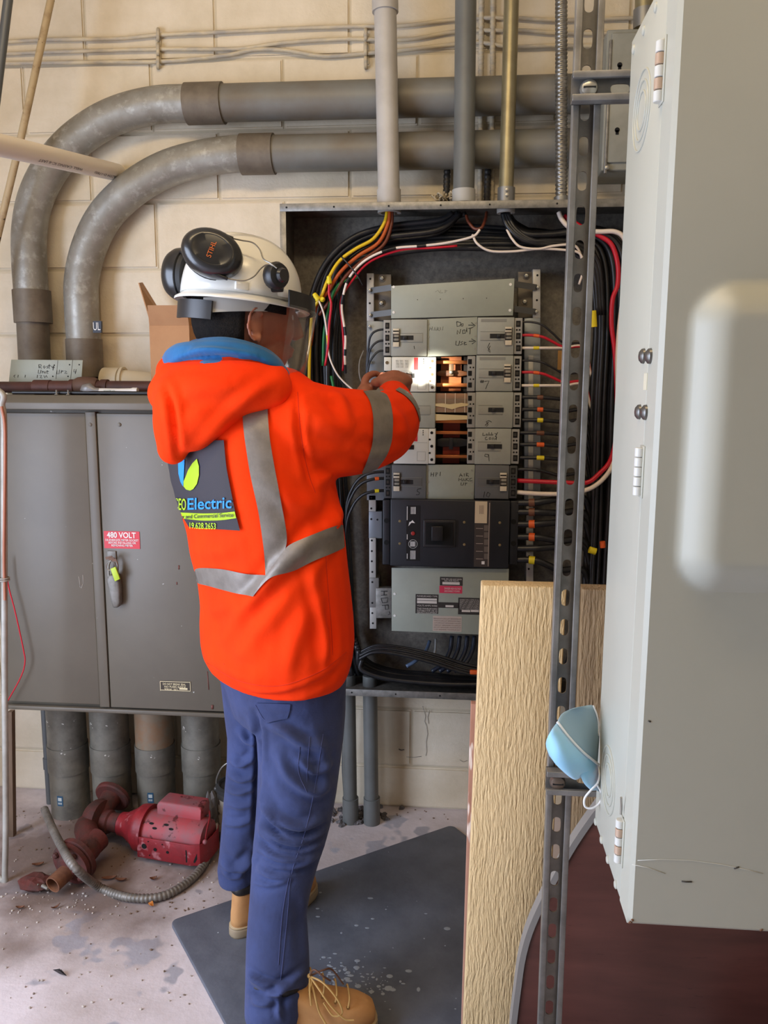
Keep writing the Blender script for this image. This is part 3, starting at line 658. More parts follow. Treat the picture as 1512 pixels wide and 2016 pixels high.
# ================================================================== electrical panel
YV = -.20
PX0, PX1 = PY(551, 700, YV)[0], .53
PZ1 = PY(890, 396, YV)[2]; PZ0 = PY(810, 1374, YV)[2]
PX0 = PY(551, 420, YV)[0]
t = pan = thing('electrical_panel', 'open galvanised electrical panel tub full of breakers and wiring', 'electrical panel', (0, -.1, PZ0))
GD = PANSTEEL
box('back_pan', (PX0, PX1), (-.008, -.003), (PZ0, PZ1), PANSTEEL, t)
box('tub_side', (PX0, PX0 + .003), (YV + .002, -.008), (PZ0, PZ1), GD, t)
box('tub_side', (PX1 - .003, PX1), (YV + .002, -.008), (PZ0, PZ1), GD, t)
box('tub_side', (PX0, PX1), (YV + .002, -.008), (PZ1 - .003, PZ1), GD, t)
box('tub_side', (PX0, PX1), (YV + .002, -.008), (PZ0, PZ0 + .003), GD, t)
fw = .022
f1 = box('flange', (PX0, PX1), (YV - .001, YV + .002), (PZ1 - fw, PZ1), STEEL, t, .0006)
f2 = box('flange', (PX0, PX1), (YV - .001, YV + .002), (PZ0, PZ0 + fw), STEEL, t, .0006)
box('flange', (PX0, PX0 + .018), (YV - .001, YV + .002), (PZ0 + fw, PZ1 - fw), STEEL, t, .0006)
box('flange', (PX1 - .018, PX1), (YV - .001, YV + .002), (PZ0 + fw, PZ1 - fw), STEEL, t, .0006)
for x in (.02, .16, .32, .47, .61, .8): lathe('flange_hole', [(.0028, 0), (.0028, .0008)], (PX0 + x, YV - .001, PZ1 - .011), (0, -1, 0), HOLE, f1, 8)
for x in (.21, .35, .49): lathe('flange_hole', [(.0028, 0), (.0028, .0008)], (PX0 + x, YV - .001, PZ0 + .011), (0, -1, 0), HOLE, f2, 8)
# mounting rails
YR = -.085
RAIL = mat('pale_rail', (176, 174, 168), .45, .3); RAILB = mat('blue_grey_rail', (128, 134, 140), .4, .5)
def rail(x0, y0, x1, y1, m, holes=(), Y=YR, d=.07):
    o = pprism('rail', [(x0, y0), (x1, y0), (x1, y1), (x0, y1)], Y, d, m, t, .001)
    for hx, hy in holes: lathe('rail_hole', [(.0034, 0), (.0034, .0006)], PY(hx, hy, Y), (0, -1, 0), HOLE, o, 8)
    return o
def bolt(x, y, Y, r=.007, parent=None): return lathe('bolt', [(r, 0), (r, .004), (r * .75, .006), (r * .4, .0065)], PY(x, y, Y), (0, -1, 0), SCREW, parent or t, 6)
rail(722, 538, 736, 632, RAIL, ((729, 549), (728, 597)))
rail(722, 632, 757, 985, RAILB); rail(736, 540, 770, 632, mat('worn_bracket', (112, 104, 92), .5, .3), Y=YR + .02, d=.05)
rail(726, 975, 740, 1007, RAIL, ((731, 980), (731, 1001))); rail(726, 1007, 752, 1060, RAILB, ((743, 1023), (731, 1022)), Y=YR + .005)
rail(727, 1059, 740, 1139, RAIL, ((732, 1064), (732, 1085), (732, 1105), (733, 1126))); rail(727, 1138, 746, 1196, mat('worn_steel', (128, 126, 122), .5, .5), ((733, 1146), (733, 1187)), Y=YR - .004)
rail(728, 1190, 741, 1238, RAIL, ((733, 1207), (734, 1227)))
rail(740, 1158, 771, 1217, mat('marked_steel', (146, 144, 138), .45, .5, col2=(120, 118, 112), vscale=40), Y=YR - .01, d=.03)
pstrokes('handwriting', [[(750, 1164), (763, 1164)], [(750, 1172), (762, 1171)], [(756, 1164), (756, 1172)], [(750, 1178), (764, 1177), (762, 1186), (753, 1187), (750, 1178)], [(752, 1192), (765, 1191)], [(764, 1191), (765, 1199), (759, 1200), (758, 1192)], [(766, 1204), (768, 1209), (764, 1210)]], YR - .01, INK, t, .0012)
rail(1049, 530, 1064, 626, RAIL, ((1058, 542), (1057, 591))); rail(1020, 535, 1050, 626, MATS['worn_bracket'], Y=YR + .02, d=.05)
rail(1032, 626, 1064, 985, RAILB); rail(1040, 700, 1050, 985, RAIL, Y=YR - .004, d=.01)
rail(1036, 985, 1050, 1160, RAIL, ((1042, 1095), (1041, 1120)))
for x, y in ((752, 548), (751, 597), (1036, 543), (1033, 594)): lathe('washer', [(.011, 0), (.011, .003)], PY(x, y, YR + .02), (0, -1, 0), DUSTY, t, 14); bolt(x, y, YR + .016, .0075)
for x, y in ((728, 572), (729, 621), (1059, 566), (1056, 614), (728, 643), (728, 690), (730, 714), (731, 970)): bolt(x, y, YR - .006, .0055)
# strap arms from rail to cover
for (a, b, c_, d) in (((730, 572), (770, 566), 8, -.12), ((730, 620), (770, 615), 8, -.12), ((1057, 566), (1013, 559), 8, -.12), ((1055, 614), (1013, 608), 8, -.12)):
    p, q = PY(*a, YR - .003), PY(*b, -.122); w = np.array([0, 0, .009])
    prism('strap_arm', [p - w, q - w, q + w, p + w], .002, mat('dark_strap', (94, 94, 92), .45, .5), t)
YCV = -.137
def cover(pts, **k):
    return pprism('cover_plate', pts, YCV, .004, GREENGREY, t, .0008)
c0 = cover([(770, 563), (1013, 548), (1010, 621), (770, 627)])
for x, y in ((775, 565), (1005, 560), (775, 615), (1004, 611)): lathe('screw', [(.0042, 0), (.0042, .001), (.0015, .0014)], PY(x, y, YCV), (0, -1, 0), WHITEP, c0, 10)
for x, y in ((822, 590), (867, 589), (912, 588), (958, 587)): lathe('pin_hole', [(.0014, 0), (.0014, .0006)], PY(x, y, YCV), (0, -1, 0), HOLE, c0, 8)
pstrokes('pencil_mark', [[(857, 575), (862, 571), (865, 576)], [(868, 571), (866, 577), (872, 576)], [(876, 571), (876, 577)], [(876, 571), (882, 572), (877, 574)]], YCV, mat('pencil', (120, 122, 110), .6), c0, .0004)
c1 = cover([(841, 628), (940, 624), (939, 699), (841, 702)])
pstrokes('handwriting', [[(899, 633), (900, 643), (906, 641), (907, 635), (899, 633)], [(908, 638), (912, 637), (911, 642), (908, 642), (908, 638)], [(922, 640), (934, 640)], [(928, 635), (936, 641), (929, 645)],
    [(900, 658), (900, 650), (905, 657), (907, 648)], [(911, 650), (915, 649), (916, 656), (911, 657), (911, 650)], [(918, 652), (919, 645), (919, 654)], [(922, 647), (930, 645)], [(926, 646), (925, 658)],
    [(898, 671), (897, 679), (903, 680), (905, 671)], [(911, 672), (907, 674), (911, 677), (906, 679)], [(913, 676), (918, 674), (914, 673), (914, 679), (919, 678)], [(923, 672), (936, 671)], [(928, 667), (937, 672), (929, 677)]], YCV, INK, c1, .0010)
pstrokes('handwriting', [[(847, 644), (845, 651)], [(851, 643), (850, 651)], [(846, 648), (851, 647)], [(854, 651), (856, 644), (858, 651)], [(860, 651), (861, 644), (864, 646), (861, 648), (865, 651)], [(867, 644), (867, 650)], [(872, 643), (871, 650)]], YCV, mat('pencil2', (84, 86, 82), .6), c1, .0006)
for x, y in ((844, 638), (844, 664), (844, 688), (937, 636), (936, 662), (935, 687)): lathe('screw', [(.003, 0), (.003, .001)], PY(x, y, YCV), (0, -1, 0), SCREW, c1, 8)
c2 = cover([(839, 915), (935, 915), (933, 983), (839, 983)])
pstrokes('handwriting', [[(849, 930), (848, 938)], [(854, 930), (853, 938)], [(848, 934), (854, 934)], [(858, 938), (858, 930), (862, 931), (859, 934)], [(867, 929), (866, 937)],
    [(904, 939), (907, 932), (910, 938)], [(905, 936), (910, 936)], [(914, 932), (914, 938)], [(918, 938), (918, 931), (922, 932), (918, 935), (923, 938)],
    [(903, 947), (903, 941), (906, 945), (909, 941), (909, 947)], [(911, 947), (913, 942), (915, 947)], [(918, 941), (917, 947)], [(922, 941), (918, 944), (923, 947)], [(929, 941), (925, 942), (925, 947), (930, 946)], [(908, 950), (907, 955), (912, 955), (913, 950)], [(916, 956), (916, 950), (920, 951), (916, 953)]], YCV, INK, c2, .0008)
for x, y in ((843, 926), (843, 949), (843, 971), (929, 926), (929, 949), (929, 971)): lathe('screw', [(.003, 0), (.003, .001)], PY(x, y, YCV), (0, -1, 0), SCREW, c2, 8)
c3 = cover([(771, 1118), (1002, 1120), (998, 1252), (771, 1242)])
for x, y in ((777, 1169), (777, 1212)): lathe('screw', [(.0042, 0), (.0042, .001), (.0015, .0014)], PY(x, y, YCV), (0, -1, 0), WHITEP, c3, 10)
DKL = mat('dark_label', (48, 44, 40), .5); LTL = mat('light_label', (206, 198, 188), .6); PINK = mat('pink_label', (206, 52, 82), .5); BEIL = mat('beige_label', (186, 170, 156), .6); BEP = mat('beige_print', (140, 122, 112), .6)
def lab(x0, y0, x1, y1, m, d=.0005): return prect('label', x0, y0, x1, y1, YCV - d, d, m, c3)
lab(866, 1136, 911, 1153, DKL); lab(871, 1146, 905, 1151, LTL, .0008); ptext('label_print', 'PANEL SPEC AND SHOP ORDER', 869, 1138, 909, 1141, YCV - .0006, LTL, c3)
ptext('label_print', 'NO. FOR PARTS', 875, 1141.5, 903, 1144.5, YCV - .0006, LTL, c3)
lab(865, 1153.5, 910, 1168, PINK); ptext('label_print', 'DANGER HIGH VOLTAGE', 875, 1156, 907, 1160, YCV - .0006, LTL, c3); ptext('label_print', 'DISCONNECT POWER', 875, 1161.5, 905, 1165, YCV - .0006, LTL, c3)
lab(818, 1170, 863, 1208, DKL); lab(821, 1178, 860, 1182, LTL, .0008); lab(821, 1183, 860, 1188, LTL, .0008)
for i, s in enumerate(('PANELBOARD TYPE', 'VOLTS AMPS WIRE', 'THIS PANELBOARD', 'SUITABLE FOR USE AS', 'SERVICE EQUIPMENT')):
    y = (1171.5, 1190, 1196, 1200, 1204)[i]; ptext('label_print', s, 821, y, 861, y + 3.2, YCV - .0006, LTL, c3)
lab(863, 1186, 903, 1197, DKL); lab(877, 1191.5, 893, 1195.5, LTL, .0008)
lab(902, 1177, 944, 1210, DKL)
for i in range(7): ptext('label_print', 'CONNECT ONLY COPPER OR ALUMINUM WIRE'[i:i + 26], 905, 1179 + i * 3.1, 943, 1181.3 + i * 3.1, YCV - .0006, LTL, c3)
lab(909, 1201, 926, 1205, LTL, .0008); lab(927, 1201, 943, 1205, LTL, .0008)
lab(852, 1213, 909, 1243, BEIL)
for i in range(6): ptext('label_print', 'BRANCH CIRCUIT BREAKER MAXIMUM RATING'[i * 2:i * 2 + 24], 854, 1216 + i * 4.3, 907, 1218.6 + i * 4.3, YCV - .0006, BEP, c3)
# bus bars in the open window
CAV = mat('cavity_dark', (30, 20, 14), .8); AMB = mat('amber_board', (168, 92, 30), .45, col2=(136, 66, 20), vscale=20)
prect('bus_cavity', 856, 700, 935, 916, -.06, .02, CAV, t)
prect('bus_board', 868, 702, 908, 770, -.072, .01, AMB, t); prect('bus_board', 872, 832, 905, 912, -.072, .01, mat('red_board', (150, 48, 18), .45), t)
for y in (713, 758): prect('bus_bar', 859, y - 3.5, 922, y + 3.5, -.105, .02, COPPER, t, .001)
for y in (830, 852, 899): prect('bus_bar', 857, y - 3, 921, y + 3, -.105, .02, COPPER, t, .001)
for y0, y1 in ((729, 741), (862, 880)):
    pprism('bus_insulator', [(860, y0 + 3), (870, y0), (905, y0), (920, y0 + 3), (920, y1 - 2), (905, y1), (870, y1), (860, y1 - 2)], -.088, .02, mat('dark_amber', (92, 52, 22), .5) if y0 < 800 else BLACKM, t, .002)
prect('bus_strap', 884, 716, 893, 740, -.11, .006, mat('tarnished', (112, 88, 66), .5, .5), t, .001); bolt(888, 733, -.112, .006)
prect('bus_strap', 884, 862, 892, 885, -.11, .006, BLACKM, t, .001)
pl = bpy.data.materials.new('clear_plastic'); pl.use_nodes = True; nt = pl.node_tree; b_ = nt.nodes['Principled BSDF']; b_.inputs['Base Color'].default_value = lin((176, 150, 124)) + (1,); b_.inputs['Roughness'].default_value = .2; b_.inputs['Alpha'].default_value = .4
for y in (780, 806): prect('bus_bar', 857, y - 5, 921, y + 5, -.105, .02, COPPER, t, .001)
prect('clear_shield', 850, 774, 922, 812, -.138, .0015, pl, t)
for x in (877, 896, 915): prect('shield_rib', x - .6, 774, x + .6, 812, -.1392, .0012, mat('rib', (214, 200, 180), .4), t)
TAN = mat('masking_tape', (206, 186, 140), .7)
pprism('tape_strip', [(853, 795), (870, 794), (885, 796), (908, 793), (922, 795), (921, 799), (905, 801), (890, 806), (875, 802), (854, 799)], -.1405, .0008, TAN, t)
pprism('tape_strip', [(854, 815), (921, 818), (920, 826), (854, 828)], -.139, .002, TAN, t)
prect('label', 1098, 690, 1106, 728, -.03, .001, mat('kraft_label', (176, 132, 72), .7), t)

# ------------------------------------------------ breakers
def breaker(lab_, c, side, face, num=None, toggle='on', tie=True, term=True, label_m=None, grip=None, group='circuit breakers', dark=False):
    (x0, y0), (x1, y1) = c; Y = -.143; b = PY((x0 + x1) / 2, y1, Y)
    t = thing('circuit_breaker', lab_, 'circuit breaker', (b[0], -.1, b[2]), group)
    bd = prect('body', x0, y0 + .7, x1, y1 - .7, Y, .075, face, t, .0018)
    ym = (y0 + y1) / 2; w = x1 - x0
    if side == 'L': tx0, tx1 = x0 - 15, x0 - .5; px0, px1, gx0, gx1, kx0, kx1 = x0 + .22 * w, x1 - .12 * w, x0 + .25 * w, x0 + .62 * w, x0 + 3, x0 + 17
    else: tx0, tx1 = x1 + .5, x1 + 16; px0, px1, gx0, gx1, kx0, kx1 = x0 + .08 * w, x1 - .28 * w, x0 + .34 * w, x0 + .75 * w, x1 - 18, x1 - 3
    pf = mat('breaker_plate', (150, 150, 140), .5) if not dark else mat('breaker_plate_dark', (92, 92, 90), .5)
    fr = prect('toggle_plate', px0, ym - 9, px1, ym + 9, Y - .0012, .0012, pf, t, .0006)
    for yy in (ym - 9, ym + 8.2): prect('plate_edge', px0, yy, px1, yy + .8, Y - .0016, .0005, mat('edge_line', (118, 118, 110), .5), fr)
    prect('toggle_slot', gx0, ym - 4.5, gx1, ym + 4.5, Y - .0018, .0008, BLACKM, t)
    q = gx0 + (gx1 - gx0) * (.35 if toggle == 'on' else .6)
    prect('toggle', q - 3.6, ym - 3.6, q + 3.6, ym + 3.6, Y - .011, .0095, BLACKM, t, .0015)
    if tie:
        kb = prect('lock_off_clip', kx0, ym - 16, kx1, ym + 16, Y - .004, .004, mat('clip_brown', (74, 64, 54), .55), t, .0008)
        for a, b_ in ((-18, -8), (8, 18)): prect('clip_pad', kx0 + .5, ym + a, kx1 - 1.5, ym + b_, Y - .006, .003, mat('clip_cream', (208, 196, 172), .5), kb, .0006)
        prect('clip_core', kx0 + 3, ym - 6, kx1 - 2, ym + 6, Y - .0065, .003, mat('clip_grey', (138, 132, 118), .5), kb, .0006)
        for a in (-13, 0, 7): prect('clip_slot', kx0 + 1, ym + a - 1.2, kx1 - 2, ym + a + 1.2, Y - .0069, .001, HOLE, kb)
    if term:
        tm = prect('terminal_block', tx0, y0 + 2, tx1, y1 - 2, Y + .006, .05, mat('terminal_grey', (150, 148, 142), .5) if not dark else mat('terminal_dark', (62, 62, 62), .5), t, .001)
        for k in range(3):
            yy = y0 + (y1 - y0) * (.18 + .32 * k)
            prect('terminal_pocket', tx0 + 3.5, yy - 6, tx1 - 3, yy + 6, Y + .0052, .002, HOLE, tm)
            prect('terminal_screw', tx0 + 5, yy - 3, tx1 - 5, yy + 3, Y + .004, .002, mat('dark_screw', (72, 68, 62), .4, .6), tm)
            if k < 2:
                ys = y0 + (y1 - y0) * (.34 + .32 * k)
                for xx, mm in ((tx0 + 5, HOLE), (tx0 + 10.5, HOLE)): lathe('terminal_hole', [(.0028, 0), (.0028, .0008)], PY(xx, ys, Y + .006), (0, -1, 0), mm, tm, 10)
    if num: pstrokes('handwriting', num, Y, INK, t, .0009)
    if label_m: prect('label', x0 + .1 * w, y0 + 4, x0 + .8 * w, y0 + 10, Y - .0005, .0005, label_m, t)
    return t
BG = mat('breaker_grey', (158, 160, 150), .5, col2=(150, 151, 142), vscale=12); BD = mat('breaker_dark', (96, 97, 97), .5); BW = mat('breaker_white', (216, 214, 202), .42)
GL = mat('faded_label', (134, 134, 126), .6)
breaker('grey breaker at upper left beside the do not use plate', ((770, 628), (841, 702)), 'L', BG, [[(815, 681), (816, 687)]])
breaker('grey breaker marked 6 at the upper right', ((940, 624), (1012, 699)), 'R', BG, [[(964, 675), (960, 684), (964, 689), (965, 694), (961, 690), (965, 681)]], 'off', label_m=GL)
breaker('grey breaker marked #7 beside the open bus window', ((937, 699), (1010, 771)), 'R', BG, [[(948, 748), (947, 754)], [(951, 748), (950, 754)], [(945, 750), (953, 750)], [(945, 752), (952, 752)], [(954, 751), (963, 750), (959, 758), (956, 766)]], label_m=GL)
breaker('grey breaker marked 8 below breaker 7', ((936, 771), (1010, 843)), 'R', BG, [[(968, 831), (962, 828), (957, 830), (961, 836), (958, 839), (955, 837), (962, 831)]], tie=False)
breaker('grey breaker marked lobby cond and 9', ((935, 843), (1006, 915)), 'R', BG, [[(951, 852), (950, 857), (955, 857)], [(957, 855), (959, 854), (960, 857), (957, 857), (957, 855)], [(963, 851), (962, 857), (965, 857), (964, 854)], [(968, 851), (967, 857), (970, 857), (970, 854)], [(974, 853), (977, 855), (980, 851), (975, 860)],
    [(959, 860), (955, 862), (956, 866), (960, 865)], [(963, 862), (966, 861), (966, 865), (963, 865), (963, 862)], [(969, 866), (969, 862), (972, 862), (973, 866)], [(975, 865), (978, 861), (977, 859), (977, 866)], [(962, 895), (955, 894), (954, 898), (960, 900), (962, 895), (963, 908)]], tie=False)
breaker('dark grey breaker marked 10 with red and white wires', ((935, 915), (1002, 983)), 'R', BD, [[(954, 968), (952, 979)], [(960, 969), (957, 976), (962, 979), (965, 972), (960, 969)]], dark=True)
breaker('dark grey breaker marked 5 at lower left', ((771, 915), (839, 983)), 'L', BD, [[(829, 962), (822, 963), (821, 967), (826, 970), (824, 974), (819, 974)]], dark=True)
breaker('plain grey breaker half hidden by the sleeve', ((775, 772), (857, 843)), 'L', BG, None, tie=False, term=False)
def white_breaker(lab_, x0, y0, x1, y1, redtop):
    Y = -.146; b = PY((x0 + x1) / 2, y1, Y); t = thing('circuit_breaker', lab_, 'circuit breaker', (b[0], -.1, b[2]), 'circuit breakers')
    prect('body', x0, y0 + .7, x1 - 13, y1 - .7, Y, .075, BW, t, .0018)
    tm = prect('terminal_block', x1 - 13, y0 + 1, x1, y1 - 1, Y + .001, .06, BW, t, .0014)
    for k in range(5):
        yy = y0 + 9 + (y1 - y0 - 18) / 4 * k; big = k % 2 == 0
        lathe('terminal_screw', [(.0046 if big else .0032, 0), (.0046 if big else .0032, .001)], PY(x1 - (7 if big else 11), yy, Y + .001), (0, -1, 0), mat('brass_dark', (120, 104, 78), .4, .5) if redtop else HOLE, tm, 10)
    prect('red_label', x1 - 43, y0 + 2, x1 - 35, y0 + 26, Y - .0006, .0006, mat('red_label', (206, 36, 40), .5), t)
    for xx in (x0 + 8, x0 + 16, x0 + 26): ptext('print', 'TYPE HFD 65k', xx, y0 + 6, xx + 7, y0 + 22, Y, mat('grey_print', (168, 166, 156), .6), t)
    for (a, b_, c_, d) in ((x0 + 4, y0 + 28, x1 - 16, y0 + 28.7), (x1 - 36, y0 + 46, x1 - 20, y0 + 46.7), (x1 - 36, y0 + 64, x1 - 20, y0 + 64.7), (x1 - 36, y0 + 46, x1 - 35.3, y0 + 64), (x1 - 20, y0 + 46, x1 - 19.3, y0 + 64)):
        prect('scribe_line', a, b_, c_, d, Y - .0004, .0004, MATS['grey_print'], t)
    prect('toggle_slot', x1 - 60, y0 + 33, x1 - 42, y0 + 42, Y - .0008, .0008, BLACKM, t); prect('toggle', x1 - 56, y0 + 34, x1 - 49, y0 + 41, Y - .011, .01, BLACKM, t, .0015)
    for k in range(3): lathe('indicator', [(.0018, 0), (.0018, .0006)], PY(x1 - 24, y0 + 5 + k * 4, Y), (0, -1, 0), INK, t, 8)
    return t
wb3 = white_breaker('white breaker lit by the lamp under the worker hand', 771, 702, 858, 772, True)
Y = -.146
prect('left_terminal', 756, 703, 770, 730, Y + .004, .05, BW, wb3, .0014); lathe('terminal_screw', [(.005, 0), (.005, .002)], PY(762, 714, Y + .004), (0, -1, 0), MATS['brass_dark'], wb3, 12)
pstrokes('handwriting', [[(806, 733), (811, 733), (808, 737), (811, 740), (806, 741)], [(800, 734), (804, 736)], [(801, 739), (804, 737)]], Y, INK, wb3, .0012)
white_breaker('white breaker half hidden below the worker sleeve', 775, 843, 857, 914, False)
# terminals left of the bus window for the right breakers
for y0, m_ in ((700, BG), (772, BG), (843, BG)):
    tt = prect('bus_terminal', 920, y0 + 1, 935.5, y0 + 70, -.139, .05, MATS['terminal_grey'], pan, .001)
    for k in range(3):
        yy = y0 + 12 + k * 23; prect('terminal_pocket', 921.5, yy - 5, 929, yy + 5, -.1396, .002, HOLE, tt)
        if k < 2:
            for xx in (926, 932): lathe('terminal_hole', [(.0026, 0), (.0026, .0007)], PY(xx, yy + 11.5, -.139), (0, -1, 0), HOLE, tt, 8)
tt = prect('bus_terminal', 846, 773, 857, 842, -.139, .05, MATS['terminal_grey'], pan, .001)
for k in range(3): prect('terminal_pocket', 849, 778 + k * 23, 857, 790 + k * 23, -.1396, .002, HOLE, tt)
# main breaker
MB = mat('main_breaker_black', (27, 28, 33), .45, col2=(34, 35, 40), vscale=10)
t = thing('main_breaker', 'large black main breaker below the small breakers', 'circuit breaker', PY(885, 1118, -.14))
prect('body', 768, 984, 1003, 1117, -.155, .09, MB, t, .004)
prect('side_lug_block', 753, 984, 768, 1112, -.135, .07, MB, t, .003); prect('side_lug_block', 1003, 986, 1020, 1112, -.135, .07, MB, t, .003)
for x, y in ((761, 1025), (761, 1068), (1011, 1027), (1011, 1070)): lathe('lug_hole', [(.008, 0), (.008, .001)], PY(x, y, -.135), (0, -1, 0), HOLE, t, 14)
for x, y in ((787, 1026), (787, 1070), (914, 1028), (914, 1072), (984, 1029), (984, 1073)): lathe('screw', [(.0042, 0), (.0042, .001), (.002, .0015)], PY(x, y, -.155), (0, -1, 0), mat('brass_screw', (150, 134, 96), .4, .6), t, 10)
rim = prect('handle_frame', 833, 1024, 897, 1078, -.163, .008, mat('satin_black', (40, 39, 40), .35), t, .003)
prect('handle_well', 838, 1029, 892, 1073, -.1655, .003, HOLE, rim, .001)
prect('handle', 849, 1036, 872, 1066, -.183, .02, BLACKM, t, .003)
lp = prect('instruction_strip', 800, 995, 827, 1104, -.1556, .0006, mat('strip_black', (14, 14, 15), .5), t)
for i in range(5): prect('strip_print', 809 + i * 2.1, 998, 810 + i * 2.1, 1012, -.1561, .0005, WHITEINK, lp)
for i in range(5): prect('strip_print', 808 + i * 2.2, 1084, 809 + i * 2.2, 1101, -.1561, .0005, WHITEINK, lp)
for y0, y1 in ((997, 1024), (1052, 1062), (1090, 1100)): prect('strip_print', 801, y0, 802.2, y1, -.1561, .0005, WHITEINK, lp)
lathe('red_button', [(.0062, 0), (.0062, .003), (.004, .004)], PY(813, 1050, -.1556), (0, -1, 0), mat('red_button', (168, 44, 40), .4), t, 14)
tube('strip_ring', spline([PY(813 + 8.5 * math.cos(a), 1071 + 8.5 * math.sin(a), -.1562) for a in np.linspace(0, 6.283, 17)], 2), .0005, WHITEINK, lp, 5)
for i in range(4): prect('strip_print', 808 + i * 2.6, 1066, 809.5 + i * 2.6, 1076, -.1561, .0005, WHITEINK, lp)
pprism('strip_print', [(812, 1024), (817, 1030), (810, 1029), (804, 1036), (806, 1028), (809, 1027)], -.1561, .0005, WHITEINK, lp)
rl = prect('rating_label', 934, 986, 965, 1116, -.1556, .0006, mat('rating_brown', (62, 54, 50), .5), t)
prect('rating_card', 935, 987, 959, 1030, -.1562, .0006, mat('tan_card', (206, 188, 158), .6), rl)
for i in range(4): prect('card_print', 944 + i * 2.4, 995, 945 + i * 2.4, 1012, -.1566, .0004, BEP, rl)
for i in range(5):
    prect('label_line', 937, 1040 + i * 15, 951, 1040.8 + i * 15, -.1561, .0005, BEIL, rl); prect('label_box', 953, 1034 + i * 14, 961, 1045 + i * 14, -.1561, .0005, mat('label_box', (104, 94, 86), .5), rl)
prect('label_mark', 948, 1105, 954, 1111, -.1562, .0006, WHITEINK, rl)
prect('label_line', 962, 990, 963, 1115, -.1561, .0005, BEIL, rl)

# ------------------------------------------------ wiring
def wire(pts, r, m, label_, Y=None, name='wire', group=None, cat='wire', n=8, jit=0, tapes=()):
    P = [PY(a[0], a[1], a[2] if len(a) > 2 else Y) for a in pts]
    if jit: P = [p + np.array([rnd.uniform(-jit, jit), rnd.uniform(-jit, jit) * .5, rnd.uniform(-jit, jit)]) for p in P]
    S = spline(P, 6)
    if tapes:
        t = thing(name, label_, cat, P[0], group); tube('insulation', S, r, m, t, n, sharp=False)
        for u0, u1, tm in tapes:
            a, b = int(u0 * (len(S) - 1)), max(int(u1 * (len(S) - 1)), int(u0 * (len(S) - 1)) + 1)
            Q = np.array([S[0] + 0] if 0 else S[a:b + 1]); tube('marking_tape', Q, r * 1.22, tm, t, n)
        return t
    return tube(name, S, r, m, None, n, sharp=False, label=label_, cat=cat, group=group)
ORD = ('first', 'second', 'third', 'fourth', 'fifth', 'sixth', 'seventh', 'eighth', 'ninth', 'tenth', 'eleventh', 'twelfth', 'thirteenth', 'fourteenth', 'fifteenth')
LG = 'black cables packed in the left gutter of the panel'
for i in range(15):
    u = i / 14; x = 604 + 62 * u; yv = -.05 - .09 * rnd.random()
    wire([(905 + rnd.uniform(-14, 10), 420, -.11), (860, 436 + 28 * u, yv), (760, 446 + 34 * u, yv), (690 + 14 * u, 470 + 34 * u, yv), (640 + 32 * u, 520 + 20 * u, yv), (x + 8, 590, yv), (x, 680, yv), (x + 4, 800, yv), (x + 14, 950, yv), (x + 22, 1100, yv), (x + 32, 1250, yv), (x + 50, 1330, yv)],
         rnd.choice((.006, .0075, .009)), BLACKSOFT, 'black cable in the left panel gutter, %s counting from the tub wall' % ORD[i], name='black_cable', group=LG, cat='cable', jit=.0022)
RG = 'black cables packed in the right gutter of the panel'
for i in range(15):
    u = i / 14; x = 1162 + 66 * u; yv = -.05 - .1 * rnd.random()
    wire([(1000 - 8 * u, 424, -.13), (1020 + 10 * u, 446 + 14 * u, yv), (1090, 478 - 20 * u, yv), (1150 + 20 * u, 480 - 30 * u, yv), (x + 4, 530 - 40 * u, yv), (x + 12, 640, yv), (x + 4, 800, yv), (x, 950, yv), (x - 6, 1100, yv), (x - 18, 1230, yv), (x - 50, 1320, yv)],
         rnd.choice((.007, .009, .011)), BLACKSOFT, 'black cable in the right panel gutter, %s counting from the breakers' % ORD[i], name='black_cable', group=RG, cat='cable', jit=.0022)
TG = 'black cables running across the panel top'
for i in range(7):
    yv = -.05 - .012 * i
    wire([(640 + 6 * i, 560, yv), (672, 500 + 5 * i, yv), (740, 458 + 8 * i, yv), (860, 448 + 7 * i, yv), (1000, 452 + 6 * i, yv), (1110, 466 + 4 * i, yv), (1180, 520 + 3 * i, yv)], .0085, BLACKSOFT, 'black cable across the panel top, %s counting down from the top flange' % ORD[i], name='black_cable', group=TG, cat='cable', jit=.003)
BGp = 'black cables coiled in the panel bottom'
for i in range(11):
    yv = -.06 - .011 * i; e = i * 6
    wire([(690 + e * .4, 1238 + e, yv), (712, 1290 + e * .5, yv), (760, 1318 + e * .28, yv), (850, 1328 + e * .3, yv), (940, 1336 + e * .2, yv), (1080, 1330 + e * .2, yv), (1190, 1290, yv)], .0105 if i % 2 else .008, BLACKSOFT, 'black cable lying in the panel bottom, %s counting downwards' % ORD[i], name='black_cable', group=BGp, cat='cable', jit=.003)
for i in range(5):
    yv = -.14 - .006 * i
    wire([(706, 1286 + 3 * i, yv), (740, 1272 + 3 * i, yv), (790, 1274 + 4 * i, yv), (850, 1288 + 4 * i, yv), (930, 1312 + 4 * i, yv), (1000, 1318 + 3 * i, yv)], .0055, BLACKSOFT, 'thin black wire looping under the lower cover plate, %s counting downwards' % ORD[i], name='black_wire', group='thin black wires under the lower cover', jit=.0015)
wire([(846, 1262, -.05), (838, 1282, -.08), (820, 1300, -.12), (800, 1312, -.13)], .006, mat('blue_grey_wire', (86, 104, 130), .4), 'blue-grey cable hanging under the lower cover plate', name='cable', cat='cable')
wire([(858, 1258, -.05), (857, 1278, -.07), (852, 1300, -.09)], .004, mat('pale_grey_wire', (150, 152, 150), .4), 'pale grey wire hanging under the lower cover plate')
